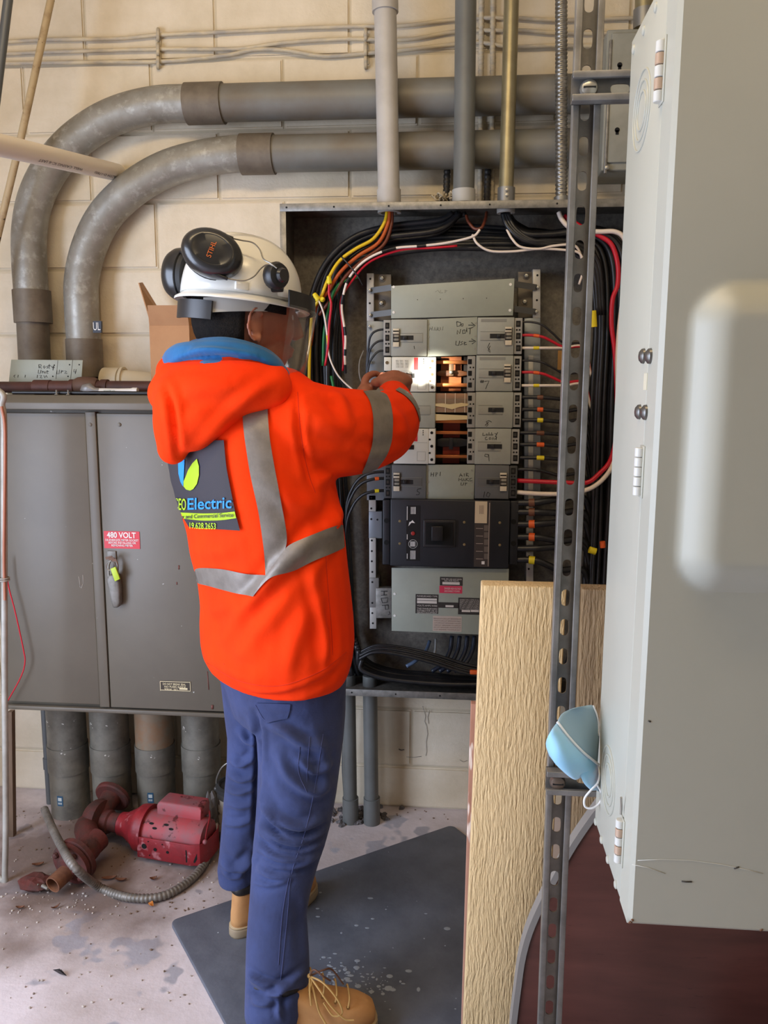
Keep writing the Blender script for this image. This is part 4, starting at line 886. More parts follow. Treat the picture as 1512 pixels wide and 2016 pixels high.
for i, x in enumerate((890, 905, 920, 934)): wire([(x, 1252, -.05), (x - 4, 1280, -.07), (x - 18, 1306, -.1), (x - 40, 1322, -.11)], .007, mat('navy_cable', (34, 40, 54), .4), 'navy cable dropping behind the lower cover plate, %s towards the plank' % ORD[i], name='navy_cable', group='navy cables behind the lower cover', cat='cable')
box('cable_marker', (PY(925, 1322, -.16)[0], PY(943, 1322, -.16)[0]), (-.172, -.158), (PY(930, 1326, -.16)[2], PY(930, 1318, -.16)[2]), TAPE_ORG, None, .003, label='orange tape marker on the wires beside the plank', cat='tape')
# coloured wires from the white conduit
wire([(763, 410, -.15), (757, 438, -.155), (735, 470, -.16), (700, 490, -.165), (668, 514, -.165), (646, 550, -.165), (632, 585, -.16), (616, 612, -.15), (610, 680, -.14), (608, 790, -.14)], .0052, WIRE_YEL, 'yellow wire curving down from the white conduit')
wire([(768, 410, -.15), (764, 440, -.155), (745, 478, -.158), (705, 504, -.16), (670, 536, -.158), (645, 575, -.15), (622, 605, -.14), (612, 680, -.12)], .0056, WIRE_ORG, 'orange wire curving down from the white conduit')
wire([(772, 410, -.148), (770, 444, -.15), (755, 482, -.15), (715, 512, -.15), (680, 545, -.148), (655, 585, -.14), (628, 620, -.13)], .0056, WIRE_BRN, 'brown wire curving down from the white conduit')
wire([(705, 545, -.14), (672, 556, -.145), (655, 580, -.145), (645, 620, -.14), (638, 660, -.13), (636, 720, -.12)], .005, WIRE_GRN, 'green wire below the brown wire')
wire([(652, 740, -.14), (658, 770, -.14), (668, 830, -.13)], .0045, WIRE_GRN, 'short green wire above the sleeve')
t = wire([(648, 556, -.17), (648, 580, -.168), (652, 600, -.168), (648, 640, -.165), (646, 680, -.16), (640, 720, -.15)], .0036, WIRE_RED, 'red wire with yellow twist connector on top', tapes=((0, .06, TAPE_YEL),))
lathe('twist_connector', [(.0055, -.022), (.0085, -.02), (.0075, -.002), (.005, 0)], PY(648, 541, -.17), (0.05, 0, -1), TAPE_YEL, None, 12, label='upright yellow twist wire connector in the left gutter', cat='connector') if 0 else lathe('twist_connector', [(.0085, 0), (.009, .004), (.0065, .02), (.004, .022)], PY(648, 558, -.17), (-.03, 0, 1), TAPE_YEL, None, 12, label='upright yellow twist wire connector in the left gutter', cat='connector')
lathe('twist_connector', [(.0085, 0), (.009, .004), (.0065, .02), (.004, .022)], PY(626, 590, -.175), (-.5, -.2, .8), TAPE_YEL, None, 12, label='tilted yellow twist wire connector near the helmet', cat='connector')
lathe('twist_connector', [(.0075, 0), (.008, .004), (.006, .014), (.004, .016)], PY(635, 590, -.165), (.1, -1, .1), TAPE_YEL, None, 12, label='small yellow twist wire connector pointing outwards', cat='connector')
wire([(628, 592, -.17), (638, 620, -.165), (644, 660, -.16), (648, 700, -.155), (660, 730, -.15), (675, 750, -.14), (700, 772, -.13)], .0026, WIRE_WHITE, 'thin white wire from the tilted connector', tapes=((.35, .42, TAPE_YEL),))
wire([(634, 594, -.16), (640, 640, -.155), (650, 700, -.15), (664, 740, -.14), (690, 775, -.12)], .0028, BLACKSOFT, 'thin black wire from the small connector', name='black_wire')
# white / red tracer pair along the back pan
wire([(945, 452, -.16), (930, 466, -.16), (880, 478, -.16), (830, 484, -.16), (770, 490, -.16), (720, 512, -.16), (688, 546, -.155), (676, 580, -.15), (673, 610, -.14), (680, 660, -.13), (679, 700, -.12), (680, 735, -.11)], .0038, WIRE_WHITE, 'long white wire taped black at intervals, along the panel top', tapes=((.26, .30, BLACKM), (.36, .40, BLACKM), (.55, .585, BLACKM), (.64, .70, BLACKM), (.8, .83, BLACKM), (.88, .91, BLACKM), (.96, 1, BLACKM)))
wire([(900, 484, -.15), (850, 488, -.155), (790, 492, -.15), (730, 514, -.15), (695, 550, -.145), (672, 590, -.14), (674, 640, -.13), (677, 690, -.12), (675, 730, -.11)], .0036, WIRE_RED, 'red wire beside the taped white wire')
# top right runs
wire([(918, 424, -.13), (922, 436, -.14), (934, 450, -.15), (948, 448, -.155), (956, 430, -.14), (958, 418, -.12)], .0045, WIRE_BRN, 'brown wire looped under the grey conduit')
wire([(930, 462, -.155), (940, 480, -.16), (965, 494, -.16), (1010, 495, -.16), (1060, 490, -.16), (1110, 492, -.16), (1140, 498, -.155), (1150, 520, -.15)], .0036, WIRE_WHITE, 'lower white wire sagging below the steel conduit')
wire([(998, 452, -.15), (1008, 470, -.16), (1025, 486, -.165), (1060, 490, -.165), (1090, 484, -.165), (1125, 482, -.16), (1140, 494, -.15), (1148, 530, -.14), (1140, 560, -.13)], .0036, WIRE_WHITE, 'upper white wire below the steel conduit')
for i in range(3): wire([(990 + 4 * i, 420, -.14), (1000 + 8 * i, 446 + 3 * i, -.15), (1030 + 10 * i, 472 + i, -.155), (1080, 482 - 4 * i, -.15), (1130, 490 - 6 * i, -.14), (1168 + 4 * i, 530 - 8 * i, -.13), (1178 + 5 * i, 620, -.12)], .008, BLACKSOFT, 'heavy black cable from the steel conduit, %s counting towards the strut' % ORD[i], name='black_cable', group='heavy black cables from the steel conduit', cat='cable')
wire([(1100, 418, -.15), (1106, 432, -.155), (1122, 448, -.155), (1150, 454, -.155), (1180, 456, -.16), (1210, 456, -.165), (1228, 468, -.165), (1236, 500, -.165), (1232, 560, -.16), (1222, 620, -.16), (1216, 700, -.16), (1216, 800, -.155), (1214, 880, -.155), (1204, 920, -.16), (1180, 950, -.16), (1150, 966, -.16), (1110, 972, -.15), (1060, 972, -.135), (1018, 969, -.125)], .0068, WIRE_WHITE, 'thick white wire looping from the top down to the dark lower right breaker', n=10)
wire([(1110, 425, -.14), (1150, 450, -.145), (1180, 464, -.15), (1204, 482, -.155), (1216, 520, -.155), (1216, 560, -.155), (1206, 590, -.155), (1204, 640, -.15), (1210, 690, -.15), (1214, 760, -.15), (1214, 850, -.15), (1202, 905, -.155), (1180, 932, -.155), (1155, 950, -.155), (1110, 950, -.15), (1060, 948, -.135), (1018, 946, -.125)], .007, WIRE_RED, 'thick red wire looping from the top down to the dark lower right breaker', n=10)
# branch wires leaving the right hand breakers
def branch(y, m, label_, drop, tp=None, r=.0042, x0=1027, xend=1150, tl=(.22, .3), Yend=-.1):
    wire([(x0, y, -.125), (x0 + 20, y, -.13), (x0 + 42, y + drop * .15, -.135), (x0 + 62, y + drop * .55, -.13), (x0 + 85, y + drop, -.12), (xend, y + drop * 1.1, Yend), (1165, y + drop + 60, Yend + .02)], r, m, label_, tapes=((tl[0], tl[1], tp),) if tp else (), group='branch wires')
branch(634, BLACKSOFT, 'black wire from the top terminal of the uppermost right breaker', 42, r=.0032)
branch(660, WIRE_RED, 'red wire with orange tape from the uppermost right breaker', 24, TAPE_ORG)
branch(685, WIRE_WHITE, 'white wire with yellow tape from the uppermost right breaker', 0, TAPE_YEL)
branch(710, BLACKSOFT, 'black wire from the top terminal of the breaker beside the lit window', 26, r=.0032)
branch(733, WIRE_RED, 'red wire with orange tape from the breaker beside the lit window', 20, TAPE_ORG)
branch(759, WIRE_WHITE, 'white wire with yellow tape from the breaker beside the lit window', 0, TAPE_YEL)
for y, tp, s in ((782, TAPE_BRN, 'brown'), (806, TAPE_ORG, 'orange'), (827, TAPE_YEL, 'yellow')): branch(y, BLACKSOFT, 'black cable with %s tape from the breaker beside the taped shield' % s, 4, tp, .0058, tl=(.26, .36))
for y, tp, s in ((852, TAPE_BRN, 'brown'), (875, TAPE_ORG, 'orange'), (901, TAPE_YEL, 'yellow')): branch(y, BLACKSOFT, 'black cable with %s tape from the lobby cond breaker' % s, 3, tp, .0058, x0=1022, tl=(.28, .4))
branch(924, BLACKSOFT, 'thin black cable from the top terminal of the dark lower right breaker', 12, None, .0052, x0=1018)
for i, (y, tp, s) in enumerate(((990, TAPE_BRN, 'brown tape, uppermost of the main lugs'), (1008, TAPE_BRN, 'brown tape, second of the main lugs'), (1032, TAPE_ORG, 'bright orange tape, third of the main lugs'), (1057, TAPE_ORG, 'bright orange tape, fourth of the main lugs'), (1080, None, 'no tape, fifth of the main lugs'), (1102, TAPE_YEL, 'yellow tape, lowest of the main lugs'))):
    branch(y, BLACKSOFT, 'thick black feeder with ' + s, (-8, 2, -4, 8, -4, 20)[i], tp, .0105, x0=1018, tl=(.2, .29))
for i, (y, lb) in enumerate(((648, 'upper'), (670, 'middle'), (690, 'lower'))):
    wire([(764, y, -.125), (745, y + 2, -.135), (732, y + 10 + 3 * i, -.14), (726, y + 30, -.13), (722, 740 + 10 * i, -.12), (735, 800, -.1)], .0034, mat('slate_wire', (44, 48, 54), .4), '%s slate wire leaving the upper left breaker' % lb)
for i, (y, tp, lb) in enumerate(((929, None, 'plain'), (942, TAPE_ORG, 'orange taped'), (966, TAPE_YEL, 'yellow taped'))):
    wire([(763, y, -.125), (748, y, -.132), (732, y + 2, -.138), (712, y + 10, -.135), (695, y + 30, -.13), (682, y + 70, -.12), (678, y + 160, -.1)], .0048, BLACKSOFT, '%s black wire leaving the dark lower left breaker' % lb, tapes=((.2, .3, tp),) if tp else ())
wire([(716, 690, -.12), (708, 712, -.125), (708, 740, -.13), (716, 762, -.12), (720, 774, -.11), (700, 780, -.11), (680, 768, -.12)], .002, mat('thin_grey_wire', (120, 116, 108), .4), 'thin grey wire curled beside the upper left breaker')
wire([(672, 505, -.17), (690, 525, -.172), (705, 545, -.17), (714, 562, -.16)], .0022, BLACKM, 'black cable tie around the coloured wires', name='cable_tie', cat='cable tie')
for x, y, lb in ((1168, 632, 'yellow tape band on a black cable right of the strut, upper'),):
    tube('tape_band', spline(along([(x - 2, y - 20), (x, y + 12)], -.16), 4), .0115, TAPE_YEL, n=12, label=lb, cat='tape')
tube('tape_band', spline(along([(1160, 1082), (1173, 1086)], -.165), 4), .0105, TAPE_YEL, n=12, label='yellow tape band on a cable right of the strut, lower', cat='tape')
tube('tape_band', spline(along([(1186, 1066), (1187, 1078)], -.165), 4), .0085, TAPE_ORG, n=12, label='small orange tape band right of the strut', cat='tape')
# ================================================================== floor things
RUB = mat('rubber_mat', (96, 99, 108), .6, col2=(78, 81, 90), vscale=7, bump=.25, bscale=35, col3=(178, 186, 196), v3=26, lo3=.735, hi3=.75)
A = PZ(335, 1820); B = PZ(890, 1630); e1_ = (B - A) / np.linalg.norm(B - A); e2_ = np.array([e1_[1], -e1_[0], 0.0]); LA = np.linalg.norm(B - A)
def rrect(o, a, b, la, lb, r, n=5):
    P = []
    for (cx, cy, s) in ((la - r, r, -90), (la - r, lb - r, 0), (r, lb - r, 90), (r, r, 180)):
        for k in range(n + 1):
            t = math.radians(s + 90 * k / n); P.append(o + a * (cx + r * math.cos(t)) + b * (cy + r * math.sin(t)))
    return P
prism('rubber_mat', [p + np.array([0, 0, .012]) for p in rrect(A, e1_, e2_, LA, 1.25, .02)], .012, RUB, None, .002, (0, 0, -1), label='dark rubber floor mat under the worker boots', cat='mat')

# rubble at the foot of the floor conduits, wall-foot dirt
def lump(c, r, m, name, lab_, cat_, seed, parent=None, group=None, rough_=.3):
    g = random.Random(seed); V, Fc = ball_data((0, 0, 0), 1.0, 6); V = np.array([v * (1 + g.uniform(-rough_, rough_)) for v in V]) * np.array(r)
    V[:, 2] -= V[:, 2].min(); return add(name, V + np.array(c), Fc, m, parent, False, label=lab_, cat=cat_, group=group)
DIRT = mat('broken_concrete', (112, 108, 108), .9, col2=(78, 72, 70), vscale=30)
parts = []
for j in range(90):
    x = rnd.gauss(705, 26); y = rnd.gauss(1604, 9); p = PZ(x, y)
    if p[1] > -.01: continue
    V, Fc = ball_data(p + np.array([0, 0, .003]), [rnd.uniform(.004, .014) * q for q in (1, 1, .8)], 4); parts.append((V + np.random.RandomState(j).uniform(-.003, .003, V.shape), Fc))
Vv, Ff = joined(parts); add('rubble', Vv, Ff, DIRT, label='grey concrete crumbs around the floor conduits', cat='rubble', kind='stuff')
parts = []
for j in range(420):
    if rnd.random() < .6: p = PZ(rnd.uniform(10, 430), rnd.uniform(1600, 1800))
    elif rnd.random() < .5: p = PZ(rnd.uniform(20, 900), rnd.uniform(1590, 1615))
    else: p = PZ(rnd.uniform(0, 380), rnd.uniform(1750, 1990))
    if p[1] > -.01: continue
    s = rnd.uniform(.0012, .0038); V, Fc = ball_data(p + np.array([0, 0, s * .5]), [s * rnd.uniform(.7, 1.6), s, s * .7], 3); parts.append((V, Fc))
Vv, Ff = joined(parts); add('grit', Vv, Ff, mat('pale_grit', (196, 186, 176), .9, col2=(110, 88, 70), vscale=3, vlo=.45, vhi=.55), label='scattered grit and paint flakes on the concrete floor', cat='grit', kind='stuff')
parts = []
for j in range(130):
    x, y = (rnd.gauss(665, 28), rnd.gauss(1915, 16)) if j < 60 else ((rnd.gauss(745, 30), rnd.gauss(1938, 14)) if j < 105 else (rnd.uniform(600, 900), rnd.uniform(1700, 1990)))
    p = PZ(x, y, .0123); s = rnd.uniform(.001, .0042) if rnd.random() < .85 else .006; V, Fc = ball_data(p, [s * rnd.uniform(.7, 1.8), s * rnd.uniform(.6, 1.3), .0006], 4); parts.append((V, Fc))
Vv, Ff = joined(parts); add('paint_flecks', Vv, Ff, mat('pale_flecks', (146, 152, 160), .8), label='pale paint flecks spattered on the rubber mat', cat='paint flecks', kind='stuff')
LEAF = mat('dry_leaf', (112, 70, 46), .7, col2=(84, 52, 38), vscale=40)
leaves = ((215, 1732, 34, 10, .3, 'dry brown leaf beside the red pump, curled'), (238, 1735, 26, 8, .1, 'flat brown leaf right under the pump outlet'), (302, 1733, 16, 9, .5, 'pale curled leaf in front of the pump motor'), (297, 1785, 10, 12, 1.0, 'orange leaf scrap in front of the flexible hose'),
          (75, 1705, 26, 9, .4, 'reddish dry leaf at left of the pump outlet'), (110, 1790, 20, 5, .9, 'narrow dark leaf on the floor at left'), (40, 1790, 18, 6, .2, 'small dark leaf near the left edge'), (118, 1920, 4, 26, 1.2, 'thin dark twig on the concrete, lower left'))
for i, (x, y, w, h, tw, lab_) in enumerate(leaves):
    c = PZ(x, y); s = 1 / 760; L = w * s; Wd = max(h * s * 1.4, .006); a = tw; V = []; n = 6
    for k in range(n + 1):
        u = k / n - .5; wd = Wd * math.sin(math.pi * (k + .15) / (n + .3)); z = .004 + .01 * (2 * u) ** 2 * (.3 + tw * .5)
        for v in (-.5, 0, .5):
            X, Y_ = u * L, v * wd; V.append(c + np.array([X * math.cos(a) - Y_ * math.sin(a), X * math.sin(a) + Y_ * math.cos(a), z + abs(v) * .006]))
    V = np.array(V); V2 = np.vstack([V, V + np.array([0, 0, -.0006])]); m = len(V)
    Fc = [(3 * k + j, 3 * k + j + 1, 3 * k + j + 4, 3 * k + j + 3) for k in range(n) for j in range(2)]; Fc = Fc + [tuple(q + m for q in reversed(f)) for f in Fc]
    add('dry_leaf', V2, Fc, mat('orange_leaf', (196, 118, 40), .7) if i == 3 else (mat('dark_twig', (50, 42, 40), .8) if i == 7 else LEAF), label=lab_, cat='leaf' if i != 7 else 'twig', group='dry leaves on the floor')

# ------------------------------------------------ red pump
RED = mat('red_pump_paint', (150, 34, 42), .5, col2=(118, 30, 36), vscale=18, vlo=.4, vhi=.7, bump=.2, bscale=80, col3=(176, 108, 112), v3=16, lo3=.6, hi3=.66)
REDF = mat('faded_red_paint', (168, 66, 72), .6, col2=(136, 88, 92), vscale=16, col3=(96, 40, 42), v3=28, lo3=.6, hi3=.64)
OLD = mat('rusty_red_iron', (96, 42, 36), .75, col2=(66, 42, 36), vscale=22, bump=.4, bscale=70)
A_ = PZ(262, 1694); B_ = PZ(398, 1718); u = (B_ - A_); LU = np.linalg.norm(u); u /= LU; v = np.array([u[1], -u[0], 0.0]); w = np.array([0, 0, 1.0])
if v[1] > 0: v = -v                                            # v points to the viewer side
C0 = A_ - v * .066 + w * .074
def Q(a, b, c): return C0 + u * a + v * b + w * c
t = thing('pump', 'old red circulating pump with motor lying on the floor', 'pump', C0 - w * .074)
lathe('motor_core', [(.03, .0), (.058, .005), (.061, .03), (.061, LU - .03), (.055, LU - .012), (.02, LU - .008)], Q(0, 0, 0), u, REDF, t, 32)
lathe('bell', [(.028, -.085), (.036, -.08), (.038, -.06), (.06, -.02), (.071, -.008), (.073, .004), (.071, .018), (.066, .02)], Q(0, 0, 0), u, RED, t, 36)
hollow('clamp_ring', Q(.016, 0, 0), Q(.026, 0, 0), .074, .06, RED, t, 36)
# side cradle plate with holes, wrapping round the end
zz0, zz1 = -.055, .012
P = [Q(.02, .0, 0) * 0]
path_uv = [(.02, .072), (LU - .035, .072), (LU - .008, .062), (LU + .004, .04), (LU + .006, 0), (LU + .004, -.04), (LU - .008, -.062)]
V = []
for a, b in path_uv:
    for (db, c) in ((0, zz0), (0, zz1), (-.004, zz1), (-.004, zz0)): V.append(Q(a, b + (db if b > 0.05 else (0 if abs(b) < .05 else -db)), c) - (u * .004 if abs(b) <= .05 and db else 0))
n = len(path_uv); Fc = [(4 * i + j, 4 * i + (j + 1) % 4, 4 * i + 4 + (j + 1) % 4, 4 * i + 4 + j) for i in range(n - 1) for j in range(4)] + [(0, 1, 2, 3), (4 * n - 4, 4 * n - 3, 4 * n - 2, 4 * n - 1)]
cr = bevel(fixn(add('cradle', V, Fc, RED, t)), .003)
for a, c, r in ((.045, -.015, .0085), (.083, -.02, .0055), (.125, -.022, .0045), (.06, .003, .002), (.063, -.042, .002), (.108, .001, .002)):
    lathe('hole', [(r, 0), (r, .001)], Q(a, .0725, c), v, HOLE, cr, 14)
prism('slot', [Q(LU - .05, .0728, -.045), Q(LU - .022, .068, -.045), Q(LU - .014, .064, -.03), Q(LU - .014, .064, -.005), Q(LU - .05, .0728, -.005)], .002, HOLE, cr, 0, tuple(-v))
tube('handle_strap', spline([Q(LU + .002, .045, .01), Q(LU + .002, .03, .045), Q(LU - .004, .0, .066), Q(LU - .02, -.03, .07)], 6), .006, RED, t, 10, ell=.5)
ball('cap_nut', Q(LU + .004, .05, .018), .0075, REDF, t, 6)
# terminal box on top
jb = prism('terminal_box', [Q(.055, .01, .052), Q(LU - .03, .01, .052), Q(LU - .03, .01, .09), Q(LU - .035, .0, .098), Q(.06, .0, .098), Q(.055, .01, .09)], .06, REDF, t, .008, tuple(-v))
for a, b in ((.055, .042), (.07, .05), (.105, .04), (.125, .047)): lathe('vent', [(.008, 0), (.008, .001)], Q(a, b, math.sqrt(max(.061 ** 2 - b * b, 0)) + .0006), Q(0, b, math.sqrt(.061 ** 2 - b * b)) - Q(0, 0, 0), HOLE, t, 10, sy=.45)
# pump volute and flanges
lathe('coupling_neck', [(.034, -.15), (.036, -.12), (.03, -.115), (.03, -.085)], Q(0, 0, 0), u, OLD, t, 24)
lathe('volute', [(.02, -.20), (.05, -.195), (.062, -.18), (.066, -.165), (.062, -.15), (.04, -.143), (.02, -.14)], Q(0, 0, .0), u, OLD, t, 28)
lathe('rear_flange', [(.055, 0), (.06, .004), (.06, .016), (.055, .02)], Q(-.165, -.075, .035), tuple(-v * .8 + w * .3), OLD, t, 26)
lathe('volute_neck', [(.035, 0), (.032, .06), (.036, .09)], Q(-.165, .0, .01), tuple(-v * .8 + w * .3), OLD, t, 20)
gy_ = PZ(150, 1742)[1]; oc = PY(150, 1692, gy_ + .02); oc[2] = max(oc[2], .068); ax = np.array([-.30, -.94, -.14])
tube('outlet_bend', spline([Q(-.165, 0, 0), Q(-.175, .05, 0), oc - ax / np.linalg.norm(ax) * .06, oc], 6), .035, OLD, t, 18)
lathe('outlet_neck', [(.034, -.10), (.036, -.03), (.05, -.012)], oc, ax, OLD, t, 22)
lathe('outlet_flange', [(.05, -.014), (.066, -.01), (.066, .004), (.06, .008)], oc, ax, OLD, t, 30)
lathe('counter_flange', [(.06, .01), (.064, .012), (.064, .026), (.04, .03), (.028, .045)], oc, ax, OLD, t, 30)
axn = ax / np.linalg.norm(ax); hollow('pipe_stub', oc + axn * .03 + np.array([0, 0, -.012]), oc + axn * .095 + np.array([0, 0, -.012]), .0245, .0205, mat('rust_tube', (128, 84, 58), .7, col2=(96, 58, 40), vscale=30), t, 24)
xx = np.cross(axn, [0, 0, 1.0]); xx /= np.linalg.norm(xx); yy = np.cross(xx, axn)
for k in range(4):
    a = .6 + k * math.pi / 2; c = oc + (xx * math.cos(a) + yy * math.sin(a)) * .05
    lathe('flange_bolt', [(.009, -.022), (.009, -.014), (.005, -.014), (.005, .03), (.009, .03), (.009, .038), (.004, .042)], c, ax, OLD, t, 6)
# flexible hose on the floor
hp = [PY(88, 1594, -.30), PY(102, 1628, -.42), PY(122, 1668, -.55), PY(148, 1708, -.655)] + [PZ(x, y, .014) for x, y in ((195, 1746), (250, 1766), (312, 1766), (362, 1742), (398, 1706))] + [PZ(412, 1670, .014), PZ(410, 1640, .03)]
flex('flexible_hose', spline(hp, 14), .0125, mat('hose_metal', (140, 134, 126), .5, .4, col2=(104, 98, 90), vscale=16), None, .0115, 12, label='grey ribbed flexible metal hose curving round the pump', cat='hose')
lump(PZ(72, 1748), (.05, .04, .018), OLD, 'rusty_casting', 'broken rusty casting on the floor left of the pump', 'scrap', 3, None, None, .18)
for (x, y, s, lab_) in ((66, 1738, 9, 'small pale bolt lying on the rusty casting'), (84, 1744, 8, 'second pale bolt lying nearer the pump outlet')):
    p = PZ(x, y, .026); tube('loose_bolt', [p, p + np.array([.022, -.012, 0])], [.006, .0045], SCREW, n=8, label=lab_, cat='bolt')
lump(PZ(414, 1622), (.026, .026, .062), mat('concrete_lump', (150, 146, 146), .9, bump=.4, bscale=60), 'concrete_lump', 'rough grey concrete lump beside the paint pail', 'rubble', 5, None, None, .16)
# pail half hidden by the leg
c = PZ(468, 1648); t = thing('paint_pail', 'grey metal pail with lid and wire handle behind the worker leg', 'pail', c)
PAIL = mat('pail_metal', (112, 110, 106), .4, .5, col2=(84, 82, 78), vscale=12)
rp_ = .062; zt_ = PY(440, 1545, c[1])[2]
lathe('can', [(rp_ * .97, 0), (rp_, .004), (rp_, zt_ - .006), (rp_ * 1.03, zt_)], c, (0, 0, 1), PAIL, t, 28)
lathe('lid', [(rp_ * 1.07, zt_ - .008), (rp_ * 1.08, zt_ + .006), (rp_ * .9, zt_ + .01), (rp_ * .86, zt_ + .004)], c, (0, 0, 1), mat('dark_lid', (66, 66, 66), .4, .4), t, 28)
lathe('label_band', [(rp_ * 1.008, .035), (rp_ * 1.008, zt_ - .03)], c, (0, 0, 1), mat('pail_label', (176, 170, 156), .5, col2=(66, 54, 44), vscale=26, vlo=.48, vhi=.54), t, 28)
tube('wire_handle', spline([c + np.array([-rp_ * 1.08, 0, zt_ - .012]), c + np.array([-.06, -.01, zt_ + .03]), c + np.array([-.035, -.02, zt_ + .075]), c + np.array([.0, -.02, zt_ + .085]), c + np.array([.06, -.01, zt_ + .02])], 8), .0028, SCREW, t, 8)
ball('handle_boss', c + np.array([-rp_ * 1.06, -.005, zt_ - .012]), .008, PAIL, t, 6)

# ================================================================== planks, table board at right
def plank_mat(name, c, c2, bump):
    m = mat(name, c, .75, col2=c2, vscale=34, vlo=.35, vhi=.75, stretch=(1, 1, .07), col3=(120, 92, 60), v3=9, lo3=.74, hi3=.8)
    nt = m.node_tree; L = nt.links.new; b = nt.nodes['Principled BSDF']
    tc = nt.nodes.new('ShaderNodeTexCoord')
    mp0 = nt.nodes.new('ShaderNodeMapping'); mp0.inputs['Scale'].default_value = (1, 1, 1); L(tc.outputs['Object'], mp0.inputs['Vector'])
    n0 = nt.nodes.new('ShaderNodeTexNoise'); n0.inputs['Scale'].default_value = 5; n0.inputs['Detail'].default_value = 3; L(mp0.outputs['Vector'], n0.inputs['Vector'])
    add_ = nt.nodes.new('ShaderNodeMixRGB'); add_.blend_type = 'ADD'; add_.inputs['Fac'].default_value = .03; L(mp0.outputs['Vector'], add_.inputs['Color1']); L(n0.outputs['Color'], add_.inputs['Color2'])
    mp = nt.nodes.new('ShaderNodeMapping'); mp.inputs['Scale'].default_value = (1, 1, .13); L(add_.outputs['Color'], mp.inputs['Vector'])
    n1 = nt.nodes.new('ShaderNodeTexNoise'); n1.inputs['Scale'].default_value = 230; n1.inputs['Detail'].default_value = 4; n1.inputs['Roughness'].default_value = .55; L(mp.outputs['Vector'], n1.inputs['Vector'])
    bp = nt.nodes.new('ShaderNodeBump'); bp.inputs['Strength'].default_value = bump; bp.inputs['Distance'].default_value = .006
    L(n1.outputs['Fac'], bp.inputs['Height']); L(bp.outputs['Normal'], b.inputs['Normal']); return m
PLK = plank_mat('rough_cream_wood', (228, 198, 148), (216, 184, 132), 1.0); PLK2 = plank_mat('weathered_wood', (158, 132, 96), (116, 92, 64), .9)
YK = -1.10
def plank(name, pts, Y, depth, m, lab_, bv=.003):
    P = [PY(a, b, Y) for a, b in pts]; P[2][2] = P[3][2] = 0.0
    return prism(name, P, depth, m, None, bv, label=lab_, cat='plank')
tp = PY(948, 1152, YK); tr = PY(1116, 1152, YK); ztop = tp[2]
pb_ = PY(912, 2016, YK); k_ = (pb_[0] - tp[0]) / (pb_[2] - tp[2]); xb_ = tp[0] + k_ * (0 - tp[2])
prism('wooden_plank', [(tp[0], YK, ztop), (tr[0], YK, ztop), (tr[0] - .012, YK, 0), (xb_, YK, 0)], .045, PLK, None, .003, label='pale cream rough-sawn plank standing upright before the panel', cat='plank')
x0 = PY(1136, 1400, YK)[0]
prism('wooden_plank', [(x0, YK + .005, ztop - .004), (x0 + .14, YK + .005, ztop - .004), (x0 + .14, YK + .005, 0), (x0, YK + .005, 0)], .045, PLK2, None, .003, label='browner weathered plank between strut and enclosure', cat='plank')
a = PY(927, 1386, YK + .05); b = PY(950, 1386, YK + .05); c = PY(908, 2016, YK + .05)
ks = (c[0] - a[0]) / (c[2] - a[2])
prism('stained_board', [a, b + np.array([.08, 0, 0]), (b[0] + .08, YK + .05, 0), (a[0] - ks * a[2], YK + .05, 0)], .02, mat('stained_board', (178, 134, 112), .8, col2=(150, 104, 84), vscale=14, stretch=(1, 1, .2), col3=(214, 198, 186), v3=30, lo3=.62, hi3=.66), None, .002, label='reddish stained board edge behind the cream plank', cat='board')
# brown wood-grain table top leaning behind the strut
YT = -1.20
BRN = mat('mahogany_laminate', (96, 56, 48), .38, col2=(68, 38, 32), vscale=9, vlo=.3, vhi=.75, stretch=(.35, 1, 2.2), col3=(58, 28, 24), v3=60, lo3=.66, hi3=.74)
cur = spline([PY(a, b, YT) for a, b in ((1017, 2016), (1024, 1960), (1036, 1880), (1060, 1808), (1116, 1698), (1172, 1612), (1240, 1530), (1330, 1470), (1450, 1440))], 5)
tail = [np.array([1.05, YT, cur[-1][2] + .01]), np.array([1.05, YT, .0])]
bx_ = cur[0] + (cur[0] - cur[1]) * 0; st = np.array([cur[0][0] - .002, YT, 0.0])
outl = [st] + list(cur) + tail
t = thing('table_top', 'dark mahogany wood-grain table top leaning on edge at lower right', 'table top', (.5, YT, 0))
prism('board', outl, .024, BRN, t, .002)
ed = np.vstack([[st], cur]); T_, N_, B_ = frames(ed)
V = []
for i, p in enumerate(ed):
    tx, tz = T_[i][0], T_[i][2]; nrm = np.array([-tz, 0, tx]); nrm = nrm if nrm[0] < 0 else -nrm
    for d_, yo in ((0.0, -.003), (.011, -.002), (.012, .024), (0, .027)): V.append(p + nrm * d_ + np.array([0, yo, 0]))
n = len(ed); Fc = [(4 * i + j, 4 * i + (j + 1) % 4, 4 * i + 4 + (j + 1) % 4, 4 * i + 4 + j) for i in range(n - 1) for j in range(4)] + [(0, 1, 2, 3), (4 * n - 4, 4 * n - 3, 4 * n - 2, 4 * n - 1)]
autosmooth(fixn(add('edge_band', V, Fc, mat('grey_edge_band', (128, 124, 120), .5), t)), 50)
